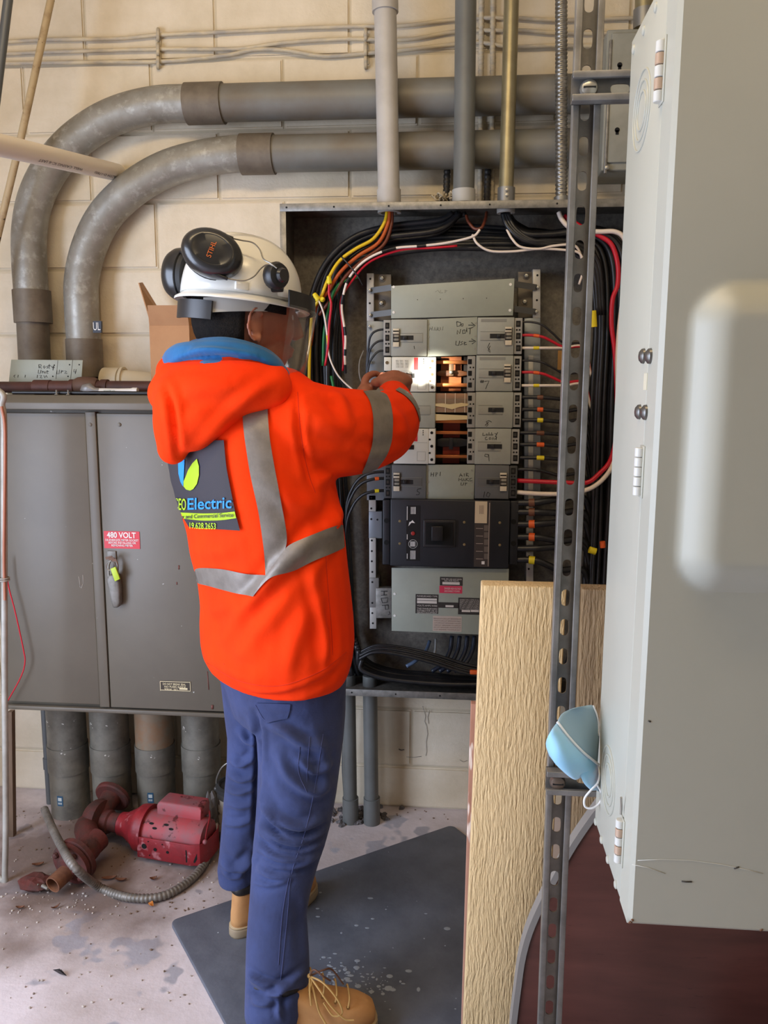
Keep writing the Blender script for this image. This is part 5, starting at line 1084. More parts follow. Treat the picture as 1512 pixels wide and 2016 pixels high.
# dark wheel in the lower right corner
wc = PY(1600, 2110, -1.34); wc[2] = .17; wx = PY(1494, 2010, -1.34)
t = thing('rubber_roller', 'dark rounded rubber roller just entering the lower right corner', 'roller', (wx[0] + .165, -1.34, 0))
wcx = np.array([wx[0] + .165, -1.34, .17])
lathe('tyre', [(.11, -.03), (.155, -.032), (.168, -.02), (.17, 0), (.168, .02), (.155, .032), (.11, .03)], wcx, (0, 1, 0), mat('tyre_rubber', (22, 20, 18), .8, bump=.3, bscale=60), t, 40)
lathe('hub', [(.112, -.018), (.112, .018)], wcx, (0, 1, 0), mat('hub_steel', (70, 66, 60), .5, .5), t, 28)
# ================================================================== strut frame and enclosure at right
STR = mat('strut_steel', (140, 138, 134), .4, .55, col2=(114, 112, 108), vscale=16)
STRD = STR
def slotted(o, a, b, nrm, length, width, pitch, ph, th, sl=.0286, sw=.0143):
    """plate from o along a (length) and b (width) with obround slots; returns mesh data"""
    o, a, b, nrm = (np.array(q, float) for q in (o, a, b, nrm)); parts = []
    def quad(p, q, r, s):
        V = np.array([p, q, r, s]); V = np.vstack([V, V + nrm * th]); parts.append((V, [(0, 1, 2, 3), (7, 6, 5, 4), (0, 4, 5, 1), (1, 5, 6, 2), (2, 6, 7, 3), (3, 7, 4, 0)]))
    cs = np.arange(ph, length - pitch / 2, pitch); cs = cs[cs > pitch / 2]
    e0 = cs[0] - pitch / 2; e1 = cs[-1] + pitch / 2
    if e0 > 1e-4: quad(o, o + a * e0, o + a * e0 + b * width, o + b * width)
    if e1 < length - 1e-4: quad(o + a * e1, o + a * length, o + a * length + b * width, o + a * e1 + b * width)
    K = 5
    for c in cs:
        cc = o + a * c + b * width / 2; inn, out = [], []
        for s in range(4):
            for k in range(K):
                t_ = -math.pi / 4 + s * math.pi / 2 + k * math.pi / 2 / K
                # inner obround
                ca, sa = math.cos(t_), math.sin(t_); h = sl / 2 - sw / 2
                inn.append((ca * sw / 2 + (h if ca > 0 else -h) * min(1, abs(ca) * 3), sa * sw / 2))
                f = k / K; hx, hy = pitch / 2, width / 2; cor = [(hx, -hy), (hx, hy), (-hx, hy), (-hx, -hy)]
                p, q = cor[s], cor[(s + 1) % 4]; out.append((p[0] + (q[0] - p[0]) * f, p[1] + (q[1] - p[1]) * f))
        n = len(inn); V = np.array([cc + a * x + b * y for x, y in inn] + [cc + a * x + b * y for x, y in out]); V = np.vstack([V, V + nrm * th]); Fc = []
        for i in range(n):
            j = (i + 1) % n; Fc += [(i, j, n + j, n + i), (2 * n + j, 2 * n + i, 3 * n + i, 3 * n + j), (j, i, 2 * n + i, 2 * n + j)]
        parts.append((V, Fc))
    return joined(parts)
def channel(t, o, a, b, out, length, ph, w=.0413, d=.0206):
    """C channel: o corner of web, a along, b across, out towards the open side"""
    o, a, b, out = (np.array(q, float) for q in (o, a, b, out)); th = .0026
    V, Fc = slotted(o, a, b, out, length, w, .0508, ph, th); fixn(add('slotted_web', V, Fc, STRD, t))
    for s in (0, 1):
        e = o + b * (w if s else 0); d_in = -b if s else b; prof = [(0, 0), (d, 0), (d, .0095), (d - .0075, .0095), (d - .0075, .0095 - th), (d - th, .0095 - th), (d - th, th), (0, th)]
        P = [e + out * x + d_in * y for x, y in prof]; prism('channel_side', P, length, STR, t, .0007, tuple(a))
SX = .1665; YW = -1.311
zp = PY(1106, 1176, YW)[2] % .0508
t = thing('strut_channel', 'tall vertical slotted strut channel in front of the panel', 'strut channel', (SX + .02, -1.31, 0))
channel(t, (SX, YW, 0), (0, 0, 1), (1, 0, 0), (0, -1, 0), ZC, zp)
for yc, lab_ in ((170, 'upper horizontal strut arm bolted between post and enclosure'), (1544, 'lower horizontal strut arm bolted under the blue mask')):
    zc_ = PY(1165, yc, -1.35)[2]; t = thing('cross_channel', lab_, 'strut channel', (SX + .3, -1.35, zc_), 'horizontal strut arms')
    channel(t, (SX - .004, -1.334, zc_ - .0206), (1, 0, 0), (0, 0, 1), (0, -1, 0), .80, .0715 if yc < 500 else .066)
    bc = PY(1160 if yc < 500 else 1098, yc + 4 if yc < 500 else 1541, -1.345)
    lathe('bolt_head', [(.0135, 0), (.0135, .004), (.0115, .009), (.006, .012)], bc + np.array([0, .005, 0]), (0, -1, 0), SCREW if yc < 500 else mat('aged_bolt', (112, 96, 84), .45, .6), t, 14)
    prism('bolt_slot', [bc + np.array([x, -.0072, z]) for x, z in ((-.009, -.0012), (.009, -.0012), (.009, .0012), (-.009, .0012))], .0012, HOLE, t)
# coil spring visible behind the lower arm, at the slot above the bolt
sp = PY(1095, 1510, -1.305)
tube('spring', [sp + np.array([.0075 * math.cos(a), .006 * math.sin(a) - .004, .016 * (a / 25 - .5)]) for a in np.linspace(0, 25, 80)], .0014, mat('spring_steel', (170, 142, 112), .35, .7), n=6, label='small coil spring nut behind the lower strut arm', cat='spring')

# enclosure
EP = mat('enclosure_paint', (180, 180, 167), .40, 0.0, col2=(175, 175, 162), vscale=2.5, bump=.02, bscale=25, spec=.45, col3=(70, 66, 58), v3=34, lo3=.79, hi3=.8)
EX0, EX1, EYB, EYD, EYF, EZ0, EZ1 = .2395, .98, -1.378, -1.585, -1.641, .75, 1.945
t = enc = thing('switch_enclosure', 'big glossy grey-green switch enclosure with embossed door at right', 'enclosure', (.6, -1.5, EZ0))
box('body', (EX0, EX1), (EYB, EYD), (EZ0, EZ1), EP, t, .004)
# door with raised pan
nx, nz = 130, 236
gx = np.linspace(EX0, EX1, nx); gz = np.linspace(EZ0, EZ1, nz)
wx0 = PY(1345, 860, EYF)[0]; wx1 = EX1 - .09; wz0 = PY(1430, 1166, EYF)[2]; wz1 = PY(1450, 556, EYF)[2]
XX, ZZ = np.meshgrid(gx, gz, indexing='ij'); rc = .05
qx = np.abs(XX - (wx0 + wx1) / 2) - ((wx1 - wx0) / 2 - rc); qz = np.abs(ZZ - (wz0 + wz1) / 2) - ((wz1 - wz0) / 2 - rc)
sd = -(np.hypot(np.maximum(qx, 0), np.maximum(qz, 0)) + np.minimum(np.maximum(qx, qz), 0) - rc)
hgt = np.clip(sd / .042, 0, 1)
hgt = np.where(hgt < 1, np.sin(np.clip(hgt, 0, 1) * math.pi / 2) ** 1.15, 1) * .026
er = .005; edge = np.minimum(np.minimum(XX - EX0, EX1 - XX), np.minimum(ZZ - EZ0, EZ1 - ZZ)); rnd_ = np.where(edge < er, er - np.sqrt(np.maximum(er ** 2 - (er - edge) ** 2, 0)), 0)
V = np.stack([XX, EYF - hgt + rnd_, ZZ], -1).reshape(-1, 3); Fc = []
idx = np.arange(nx * nz).reshape(nx, nz)
for i in range(nx - 1):
    for j in range(nz - 1): Fc.append((idx[i, j], idx[i + 1, j], idx[i + 1, j + 1], idx[i, j + 1]))
bnd = list(idx[:, 0]) + list(idx[-1, 1:]) + list(idx[-2::-1, -1]) + list(idx[0, -2:0:-1]); nb = len(V)
V = np.vstack([V, np.array([[V[i][0], EYD - .0025, V[i][2]] for i in bnd])])
for k in range(len(bnd)): q = (k + 1) % len(bnd); Fc.append((bnd[k], nb + k, nb + q, bnd[q]))
Fc.append(tuple(range(nb, nb + len(bnd))))
door = autosmooth(fixn(add('door', V, Fc, EP, t)), 35)
# hinges: five knuckles each
HW = mat('hinge_white', (206, 206, 200), .4); HC = mat('hinge_worn', (186, 160, 138), .4, .2)
for (hx, hy0, hy1) in ((1320, 58, 176), (1263, 880, 978), (1223, 1605, 1702)):
    p0, p1 = PX(hx, hy0, EX0 - .001), PX(hx, hy1, EX0 - .001); yh = EYD + .001; z0, z1 = p1[2], p0[2]
    hg = thing('tmp', 'x', 'x', (0, 0, 0)); bpy.data.objects.remove(hg)
    hb = box('hinge', (EX0 - .0015, EX0), (yh - .012, yh + .012), (z0 - .002, z1 + .002), EP, t, .0005)
    for k in range(5):
        a, b = z0 + (z1 - z0) * k / 5, z0 + (z1 - z0) * (k + 1) / 5
        lathe('knuckle', [(.0055, .0006), (.0062, .0012), (.0062, b - a - .0012), (.0055, b - a - .0006)], (EX0 - .004, yh, a), (0, 0, 1), HW if k % 2 == 0 else (HC if hy0 != 880 else HW), hb, 14)
lp_ = PX(1223, 1605, EX0 - .004); tube('hinge_pin', spline([np.array([EX0 - .004, EYD, lp_[2]]), np.array([EX0 - .004, EYD, lp_[2] + .012]), np.array([EX0 - .006, EYD - .006, lp_[2] + .028])], 4), .0016, SCREW, t, 6)
for (x, y) in ((1268, 701), (1260, 811), (1281, 701), (1272, 812)):
    p = PX(x, y, EX0); lathe('screw', [(.010, 0), (.0095, .003), (.006, .006), (.002, .007)], p, (-1, 0, 0), mat('dark_zinc', (116, 114, 110), .35, .8), t, 14)
p0, p1 = PX(1272, 735, EX0), PX(1272, 768, EX0)
box('latch_window', (EX0 - .0008, EX0 + .001), (p0[1] - .01, p0[1] + .008), (p1[2], p0[2]), mat('latch_pale', (214, 210, 186), .3), t)
EPL = mat('enclosure_paint_edge', (184, 187, 178), .3, 0.0)
for (x, y, lo_) in ((1279, 195, 0), (1204, 1552, 1)):
    c = PX(x, y, EX0); c[1] = (EYB + EYD) / 2 + .01
    ko = None
    for k, r in enumerate((.05, .037, .024)):
        ring = [c + np.array([-.0004, r * math.cos(a), r * 1.0 * math.sin(a)]) for a in np.linspace(0, 2 * math.pi, 49)]
        o_ = tube('knockout', ring, .0014, EP, t if ko is None else ko, 6); ko = ko or o_
for (yy, z) in [(EYB + (EYD - EYB) * f - .0, EZ0 + .006) for f in (.06, .32, .58, .88)] + [(EYB + (EYD - EYB) * f, EZ1 - .02) for f in (.1, .4, .72)]:
    lathe('rivet', [(.0065, 0), (.006, .0015), (.004, .0028), (.001, .003)], (EX0, yy, z), (-1, 0, 0), EP, t, 14)

SCR = mat('pale_scratch', (204, 204, 194), .5); RST = mat('rust_spot', (122, 84, 58), .8)
pstrokes('scratch', [[(1255, 1694), (1300, 1692), (1360, 1694), (1420, 1702), (1470, 1712), (1502, 1720)], [(1244, 1702), (1275, 1708), (1310, 1720)]], EYF, SCR, enc, .0005, .0004)
pstrokes('chip', [[(1276, 1419), (1281, 1421)], [(1445, 1710), (1455, 1707)], [(1342, 1735), (1350, 1736), (1362, 1736)]], EYF, mat('dark_chip', (70, 66, 60), .8), enc, .0012, .0004)
pstrokes('rust_spot', [[(1238, 1818), (1241, 1814), (1244, 1817)], [(1243, 1810), (1247, 1813)], [(1496, 1832), (1502, 1830)]], EYF, RST, enc, .0014, .0004)
# wedge bracket + blue surgical mask hanging at the enclosure's back edge
BLU = mat('mask_blue', (150, 204, 232), .7, sheen=.2); BLU.node_tree.nodes['Principled BSDF'].inputs['Subsurface Weight'].default_value = .15
INN = mat('mask_inner', (148, 176, 190), .75); WHT = mat('mask_white', (240, 240, 240), .6)
def loft(name, curves, m, t, nu=18, nv=10, th=.0012):
    C_ = [spline([PY(a, b, Y) for a, b, Y in c], 8) for c in curves]
    C_ = [np.stack([np.interp(np.linspace(0, 1, nu), np.linspace(0, 1, len(c)), c[:, i]) for i in range(3)], 1) for c in C_]
    G = np.stack([spline([c[i] for c in C_], max(2, nv // (len(C_) - 1))) for i in range(nu)]); nv_ = G.shape[1]
    V = G.reshape(-1, 3); Fc = [(i * nv_ + j, (i + 1) * nv_ + j, (i + 1) * nv_ + j + 1, i * nv_ + j + 1) for i in range(nu - 1) for j in range(nv_ - 1)]
    o = add(name, V, Fc, m, t, True); md = o.modifiers.new('thick', 'SOLIDIFY'); md.thickness = th; md.offset = 0; return o
t = thing('face_mask', 'light blue surgical mask hanging at the enclosure edge', 'face mask', PY(1130, 1590, -1.42))
loft('outer_panel', [[(1097, 1422, -1.43), (1120, 1452, -1.435), (1148, 1482, -1.43), (1176, 1503, -1.40)], [(1084, 1440, -1.45), (1108, 1475, -1.465), (1138, 1503, -1.455), (1166, 1520, -1.415)],
                     [(1075, 1464, -1.44), (1094, 1500, -1.46), (1126, 1522, -1.455), (1152, 1522, -1.42)], [(1082, 1488, -1.42), (1102, 1512, -1.43), (1130, 1534, -1.43), (1146, 1528, -1.41)]], BLU, t)
loft('inner_panel', [[(1097, 1422, -1.43), (1120, 1452, -1.435), (1148, 1482, -1.43), (1176, 1503, -1.40)], [(1106, 1406, -1.42), (1134, 1428, -1.41), (1158, 1452, -1.405), (1178, 1474, -1.395)],
                     [(1122, 1397, -1.41), (1146, 1404, -1.395), (1166, 1418, -1.39), (1179, 1440, -1.388)], [(1136, 1393, -1.405), (1150, 1390, -1.39), (1163, 1388, -1.386), (1170, 1390, -1.384)]], INN, t)
loft('lower_flap', [[(1140, 1506, -1.43), (1150, 1498, -1.43), (1162, 1494, -1.42), (1176, 1503, -1.40)], [(1142, 1524, -1.43), (1152, 1520, -1.43), (1164, 1516, -1.42), (1178, 1524, -1.40)], [(1150, 1542, -1.42), (1158, 1540, -1.42), (1168, 1538, -1.41), (1178, 1542, -1.40)], [(1164, 1556, -1.41), (1168, 1556, -1.41), (1174, 1556, -1.405), (1178, 1558, -1.40)]], BLU, t)
tube('white_binding', spline([PY(a, b, Y) for a, b, Y in ((1097, 1421, -1.433), (1120, 1451, -1.438), (1148, 1481, -1.433), (1178, 1505, -1.402))], 8), .0022, WHT, t, 8)
tube('ear_loop', spline([PY(a, b, Y) for a, b, Y in ((1177, 1504, -1.40), (1180, 1524, -1.41), (1176, 1542, -1.415), (1163, 1556, -1.42), (1151, 1572, -1.42), (1152, 1588, -1.42), (1166, 1591, -1.42), (1181, 1580, -1.415), (1184, 1562, -1.415), (1176, 1546, -1.41))], 8), .0017, WHT, t, 8)
tube('ear_loop', spline([PY(a, b, Y) for a, b, Y in ((1168, 1389, -1.386), (1176, 1410, -1.388), (1179, 1432, -1.388), (1177, 1452, -1.39))], 8), .0014, WHT, t, 8)
# ================================================================== the worker
FD = np.array([math.cos(math.radians(40)), math.sin(math.radians(40)), 0.0]); RD = np.array([FD[1], -FD[0], 0.0]); UZ = np.array([0, 0, 1.0])
per = thing('person', 'person in orange hi-vis hoodie and white hard hat reaching into panel', 'person', (-.42, -.85, 0))
ORA = mat('hi_vis_orange', (250, 60, 0), .9, col2=(244, 54, 0), vscale=6, bump=.5, bscale=16, spec=.2)
NAVY = mat('navy_work_trousers', (52, 65, 110), .85, col2=(42, 52, 90), vscale=7, bump=.6, bscale=22, sheen=.08)
TAPE = mat('reflective_tape', (134, 126, 118), .45, .2, col2=(120, 112, 104), vscale=30, bump=.1, bscale=200)
SKIN = mat('skin', (158, 100, 76), .5, col2=(146, 88, 66), vscale=20, bump=.05, bscale=200); SKIN.node_tree.nodes['Principled BSDF'].inputs['Subsurface Weight'].default_value = .08
SUEDE = mat('tan_nubuck', (196, 146, 92), .8, col2=(182, 130, 80), vscale=10, bump=.1, bscale=200)
def ell_ring(cx, Y, z, hx, a=1.25, n=28, p=2.0):
    b = math.sqrt(max(1 - (a * RD[0]) ** 2, .05)) / FD[0]; t = np.linspace(0, 2 * math.pi, n, endpoint=False)
    ct, st = np.cos(t), np.sin(t); ct, st = np.sign(ct) * np.abs(ct) ** (2 / p), np.sign(st) * np.abs(st) ** (2 / p)
    return np.array([cx, Y, z]) + hx * (a * ct[:, None] * RD + b * st[:, None] * FD)
def loft_data(R):
    n = len(R[0]); Fc = []
    for i in range(len(R) - 1):
        for q in range(n): Fc.append((i * n + q, i * n + (q + 1) % n, (i + 1) * n + (q + 1) % n, (i + 1) * n + q))
    Fc += [tuple(range(n - 1, -1, -1)), tuple(range((len(R) - 1) * n, len(R) * n))]
    return np.vstack(R), Fc
def row(py, L, Rr, Y, a=1.25, p=2.0, n=28):
    A, B = PY(L, py, Y), PY(Rr, py, Y); return ell_ring((A[0] + B[0]) / 2, Y, (A[2] + B[2]) / 2, (B[0] - A[0]) / 2, a, n, p)
def capsule(pts, n=14, steps=6):
    """pts: (x,y,Y,r) in image coords; tube with round ends"""
    P = spline([np.r_[PY(a, b, Y), r] for a, b, Y, r in pts], steps); C_, r = P[:, :3], P[:, 3]
    out = [tube_data(C_, r, n)]; out.append(ball_data(C_[0], r[0] * .98, 8)); out.append(ball_data(C_[-1], r[-1] * .98, 8)); return out
def to_px(V):
    d = V - CAM; k = d @ FW; return np.stack([W / 2 + F * (d @ RT) / k, H / 2 - F * (d @ UP) / k], 1)
def fold(V, N, segs, Yref=0, view=True):
    """cloth folds: ridges raised along lines on the surface that faces the viewer"""
    D = np.zeros(len(V)); vd = CAM - V; vd /= np.linalg.norm(vd, axis=1)[:, None]; fac = np.clip((N * vd).sum(1) * 1.8 + .05, 0, 1); X = to_px(V)
    for pts, amp, wd in segs:
        P = spline([(a, b, 0) for a, b in pts], 6)[:, :2]; wp = wd * 880; m = len(P) - 1
        near = np.where((X[:, 0] > P[:, 0].min() - 4 * wp) & (X[:, 0] < P[:, 0].max() + 4 * wp) & (X[:, 1] > P[:, 1].min() - 4 * wp) & (X[:, 1] < P[:, 1].max() + 4 * wp))[0]
        if not len(near): continue
        Xn = X[near]; best = np.full(len(near), 1e4); tt = np.zeros(len(near))
        for i in range(m):
            a, b = P[i], P[i + 1]; ab = b - a; u = np.clip(((Xn - a) @ ab) / (ab @ ab), 0, 1); d = np.linalg.norm(Xn - (a + u[:, None] * ab), axis=1); w_ = d < best; best[w_] = d[w_]; tt[w_] = (i + u[w_]) / m
        taper = np.sin(np.clip(tt, 0.02, .98) * math.pi) ** .5
        D[near] += 1.3 * amp * taper * (np.exp(-(best / wp) ** 2) - .45 * np.exp(-((best - 1.9 * wp) / wp) ** 2))
    return V + N * (D * fac)[:, None]
# ---- hoodie
TR = [(1322, 404, 680), (1300, 392, 690), (1275, 386, 697), (1240, 384, 701), (1200, 386, 699), (1150, 380, 694), (1100, 366, 688), (1050, 358, 683), (1000, 343, 676), (960, 330, 668), (920, 322, 660), (875, 320, 650), (835, 326, 640), (800, 342, 622), (770, 372, 596), (742, 405, 560)]
torso = loft_data([row(py, L, R_, -.80, 1.22, 2.2) for py, L, R_ in TR])
ARM = [(585, 838, -.90, .102), (640, 850, -.86, .103), (700, 850, -.79, .099), (745, 842, -.72, .090), (766, 826, -.66, .078), (772, 806, -.59, .064), (774, 790, -.53, .051), (774, 783, -.50, .047)]
LARM = [(430, 805, -.66, .085), (520, 835, -.54, .08), (600, 850, -.46, .07), (660, 825, -.43, .058), (705, 802, -.41, .045)]
parts = [torso] + capsule(ARM) + capsule(LARM) + capsule([(400, 800, -.72, .075), (470, 772, -.80, .08), (560, 800, -.88, .085)])
V, Fc = remeshed(parts, .0062, 8, .5); N = vnormals(V, Fc)
folds = [([(690, 985), (640, 1040), (560, 1110), (500, 1180), (440, 1255)], .012, .016), ([(672, 960), (668, 1010), (640, 1080), (612, 1150)], .007, .014), ([(600, 1085), (625, 1170), (640, 1260), (645, 1310)], .006, .012),
         ([(560, 1180), (510, 1240), (470, 1300)], .006, .02), ([(612, 1190), (580, 1270), (560, 1330)], .005, .018), ([(390, 1190), (430, 1200), (480, 1180)], .007, .02), ([(395, 1285), (450, 1320), (520, 1345)], .006, .014),
         ([(370, 1080), (420, 1085), (470, 1075)], .006, .02), ([(530, 950), (580, 990), (620, 1000)], .006, .02), ([(600, 800), (640, 830), (700, 850)], .008, .02), ([(620, 960), (660, 930), (720, 920)], .007, .014), ([(585, 775), (590, 850), (603, 920), (620, 968)], -.005, .008),
         ([(650, 770), (672, 790), (690, 830)], .007, .012), ([(700, 880), (740, 900), (780, 890)], .006, .014), ([(770, 800), (790, 830), (800, 870)], .006, .012), ([(640, 1190), (655, 1260), (650, 1310)], -.005, .008), ([(400, 1325), (480, 1368), (560, 1372), (640, 1340), (686, 1296)], -.006, .008)]
V = fold(V, N, folds, -1.0)
hood = add('hoodie', V, Fc, ORA, per, True)
bvh = BVHTree.FromPolygons([tuple(v) for v in V], Fc)
def hit(x, y, B=None, off=.003, Yf=-.98, strict=False):
    d = ray(x, y); d = d / np.linalg.norm(d); B = B or bvh
    r = B.ray_cast(Vector(CAM), Vector(d))
    if r[0] is None:
        if strict: return None
        q = B.find_nearest(Vector(PY(x, y, Yf))); p, n = np.array(q[0]), np.array(q[1]); return p + n * off
    n = np.array(r[1]); n = n if n @ d < 0 else -n
    return np.array(r[0]) + n * off * .5 - d * off * .7
def projgrid(name, A, B, m, parent, nu=24, nv=8, bv=None, off=.0045, solid=.0):
    A = np.array(A, float); B = np.array(B, float)
    def res(P): s = np.r_[0, np.cumsum(np.linalg.norm(np.diff(P, axis=0), axis=1))]; s /= s[-1]; u = np.linspace(0, 1, nu); return np.stack([np.interp(u, s, P[:, i]) for i in range(2)], 1)
    A, B = res(A), res(B); cen = (A + B).mean(0) / 2
    def h2(i, j):
        p = A[i] + (B[i] - A[i]) * j / (nv - 1)
        for k in range(12):
            q = hit(*p, bv, off, strict=True)
            if q is not None: return q
            p = p + (cen - p) * .06
        return hit(*p, bv, off)
    G = np.array([[h2(i, j) for j in range(nv)] for i in range(nu)])
    for _ in range(2): G[1:-1, 1:-1] = .5 * G[1:-1, 1:-1] + .125 * (G[:-2, 1:-1] + G[2:, 1:-1] + G[1:-1, :-2] + G[1:-1, 2:])
    for _ in range(4): G[1:-1, 0] = .5 * G[1:-1, 0] + .25 * (G[:-2, 0] + G[2:, 0]); G[1:-1, -1] = .5 * G[1:-1, -1] + .25 * (G[:-2, -1] + G[2:, -1])
    Fq = [(i * nv + j, (i + 1) * nv + j, (i + 1) * nv + j + 1, i * nv + j + 1) for i in range(nu - 1) for j in range(nv - 1)]
    return add(name, G.reshape(-1, 3), Fq, m, parent, True)
projgrid('reflective_tape', [(484, 752), (477, 800), (480, 850), (492, 930), (510, 1010), (520, 1080), (524, 1134)], [(533, 752), (527, 800), (530, 860), (542, 930), (556, 1000), (566, 1060), (566, 1078), (538, 1134)], TAPE, hood, 40, 8)
projgrid('reflective_tape', [(366, 1120), (400, 1117), (440, 1120), (480, 1129), (526, 1133)], [(373, 1147), (405, 1151), (440, 1161), (470, 1169), (499, 1174)], TAPE, hood, 26, 7)
projgrid('reflective_tape', [(526, 1132), (548, 1102), (566, 1074), (600, 1060), (640, 1043), (684, 1026)], [(499, 1174), (520, 1148), (538, 1132), (580, 1123), (630, 1099), (688, 1074)], TAPE, hood, 30, 7, off=.0056)
projgrid('sleeve_tape', [(712, 766), (728, 790), (734, 820), (733, 870), (724, 902), (710, 934)], [(752, 764), (768, 790), (773, 820), (771, 866), (762, 895), (742, 922)], TAPE, hood, 30, 8)
projgrid('cuff_tape', [(778, 769), (796, 778), (812, 794), (823, 816), (825, 832)], [(786, 764), (804, 772), (817, 788), (826, 806), (829, 822)], TAPE, hood, 14, 4)
for pts in ([(586, 772), (590, 830), (598, 890), (610, 940), (621, 970)], [(640, 1070), (645, 1150), (652, 1230), (655, 1290)], [(400, 1300), (470, 1340), (550, 1350), (630, 1322), (682, 1284)]):
    tube('seam', [hit(a, b, None, .0004) for a, b in spline([(a, b, 0) for a, b in pts], 8)[:, :2]], .0007, mat('orange_thread', (206, 44, 4), .9), hood, 5)
# logo print on the back
DK = mat('logo_black', (52, 48, 54), .75, bump=.1, bscale=300); LIME = mat('logo_lime', (170, 204, 22), .7); LBL = mat('logo_blue', (40, 142, 226), .7)
lg = projgrid('back_print', [(332, 868), (327, 912), (330, 945), (345, 985), (358, 1010), (374, 1037)], [(442, 867), (447, 920), (457, 970), (464, 1005), (469, 1025), (474, 1044)], DK, hood, 30, 18, off=.0062)
def proj_text(s, x0, y0, x1, y1, sk, m, off=.0092):
    V2, F2, (a, b) = text2d(s, .012)
    P = [hit(x0 + (v[0] - a) / (b - a) * (x1 - x0), y1 - v[1] / .72 * (y1 - y0) + sk * (v[0] - a) / (b - a), None, off, strict=True) for v in V2]
    F2 = [f for f in F2 if all(P[i] is not None for i in f)]; P = [p if p is not None else np.zeros(3) for p in P]
    us = sorted({i for f in F2 for i in f}); mp_ = {i: k for k, i in enumerate(us)}
    add('print', [P[i] for i in us], [tuple(mp_[i] for i in f) for f in F2], m, lg)
def proj_poly(pts, m, off=.0088):
    P = np.array(pts, float); c = P.mean(0); V_ = [hit(*c, None, off)]; n = len(P); K = 3
    for k in range(1, K + 1): V_ += [hit(*(c + (p - c) * k / K), None, off) for p in P]
    Fq = [(0, 1 + i, 1 + (i + 1) % n) for i in range(n)]
    for k in range(K - 1): Fq += [(1 + k * n + i, 1 + (k + 1) * n + i, 1 + (k + 1) * n + (i + 1) % n, 1 + k * n + (i + 1) % n) for i in range(n)]
    add('print', V_, Fq, m, lg)
proj_poly([(391, 903), (395, 918), (395, 935), (391, 952), (384, 962), (378, 965), (370, 963), (365, 957), (365, 947), (369, 938), (374, 925), (382, 912)], LIME)
proj_poly([(354, 905), (367, 905), (366, 925), (365, 942), (364, 957), (359, 948), (355, 932)], LBL)
proj_text('CEO', 347, 979, 370, 1002, 1, LIME); proj_text('Electric', 373, 979, 458, 1002, -3, LBL)
projgrid('print', [(359, 1008), (400, 1010), (440, 1009), (464, 1006)], [(364, 1020), (400, 1024), (440, 1023), (467, 1019)], LIME, lg, 20, 4, off=.0080)
proj_text('y and Commercial Service', 362, 1012, 462, 1020, -4, DK, .0102)
proj_text('19.628.2653', 377, 1027, 428, 1039, 1, LIME)
# ---- hanging hood and blue collar
hd_ = []
for pts in ([(330, 775, -.93, .045), (365, 790, -.97, .07), (350, 840, -.975, .055), (340, 885, -.965, .034)], [(350, 760, -.93, .055), (400, 775, -.97, .07), (470, 765, -.985, .06), (535, 762, -.97, .045)],
            [(375, 840, -.98, .055), (410, 810, -.985, .06), (460, 780, -.985, .05)], [(345, 735, -.88, .045), (400, 738, -.93, .05), (470, 735, -.96, .045), (540, 748, -.95, .036)]): hd_ += capsule(pts, 12, 5)
V, Fc = remeshed(hd_, .006, 10, .6); N = vnormals(V, Fc)
V = fold(V, N, [([(326, 760), (338, 800), (345, 850), (350, 895)], -.008, .008), ([(545, 745), (480, 790), (420, 850), (390, 890)], .005, .014), ([(360, 770), (400, 760), (460, 752)], .005, .02)], -1.04)
add('hood', V, Fc, ORA, hood, True)
BLUE = mat('blue_fleece', (0, 98, 158), .85, col2=(0, 86, 142), vscale=10, bump=.15, bscale=250, sheen=.2)
bl = []
for pts in ([(338, 716, -.86, .026), (360, 705, -.92, .034), (420, 700, -.965, .032), (480, 703, -.97, .03), (525, 718, -.955, .027), (550, 740, -.92, .024)], [(372, 692, -.84, .022), (410, 686, -.93, .026), (460, 688, -.955, .025), (515, 700, -.94, .02), (542, 720, -.91, .02)],
            [(338, 716, -.86, .026), (360, 712, -.78, .03), (420, 715, -.72, .035), (500, 735, -.72, .035), (545, 745, -.80, .03), (550, 742, -.90, .024)], [(345, 728, -.90, .03), (400, 725, -.96, .03), (470, 725, -.975, .03)]): bl += capsule(pts, 10, 5)
V, Fc = remeshed(bl, .005, 8, .5); N = vnormals(V, Fc); V = fold(V, N, [([(335, 728), (372, 708), (430, 702), (500, 712), (548, 738)], -.009, .007), ([(350, 742), (400, 722), (470, 722)], .007, .008), ([(380, 690), (430, 692), (500, 704)], .006, .008)], -.99)
add('inner_hood', V, Fc, BLUE, per, True)
# ---- trousers
RL = [(1300, 480, 684, -.83), (1350, 492, 681, -.84), (1400, 501, 680, -.86), (1450, 507, 676, -.87), (1500, 510, 670, -.88), (1560, 508, 662, -.89), (1620, 504, 651, -.91), (1660, 500, 640, -.93), (1700, 497, 626, -.945), (1750, 494, 612, -.96), (1800, 490, 602, -.975), (1850, 486, 605, -.995), (1900, 485, 609, -1.015), (1940, 484, 608, -1.03), (1975, 483, 602, -1.04), (2000, 483, 596, -1.045)]
LL = [(1300, 430, 570, -.76), (1350, 438, 566, -.755), (1400, 443, 560, -.75), (1450, 449, 552, -.74), (1500, 448, 542, -.73), (1560, 443, 534, -.72), (1620, 438, 524, -.71), (1680, 433, 512, -.70), (1710, 429, 506, -.695), (1736, 432, 502, -.69)]
legr = lambda L: loft_data([row(py, a, b, Y, 1.0) for py, a, b, Y in L])
hip = loft_data([row(py, a, b, -.80, 1.18, 2.1) for py, a, b in ((1270, 412, 678), (1310, 425, 682), (1350, 436, 682), (1385, 446, 678), (1410, 455, 672))])
V, Fc = remeshed([legr(RL), legr(LL), hip], .005, 7, .5); N = vnormals(V, Fc)
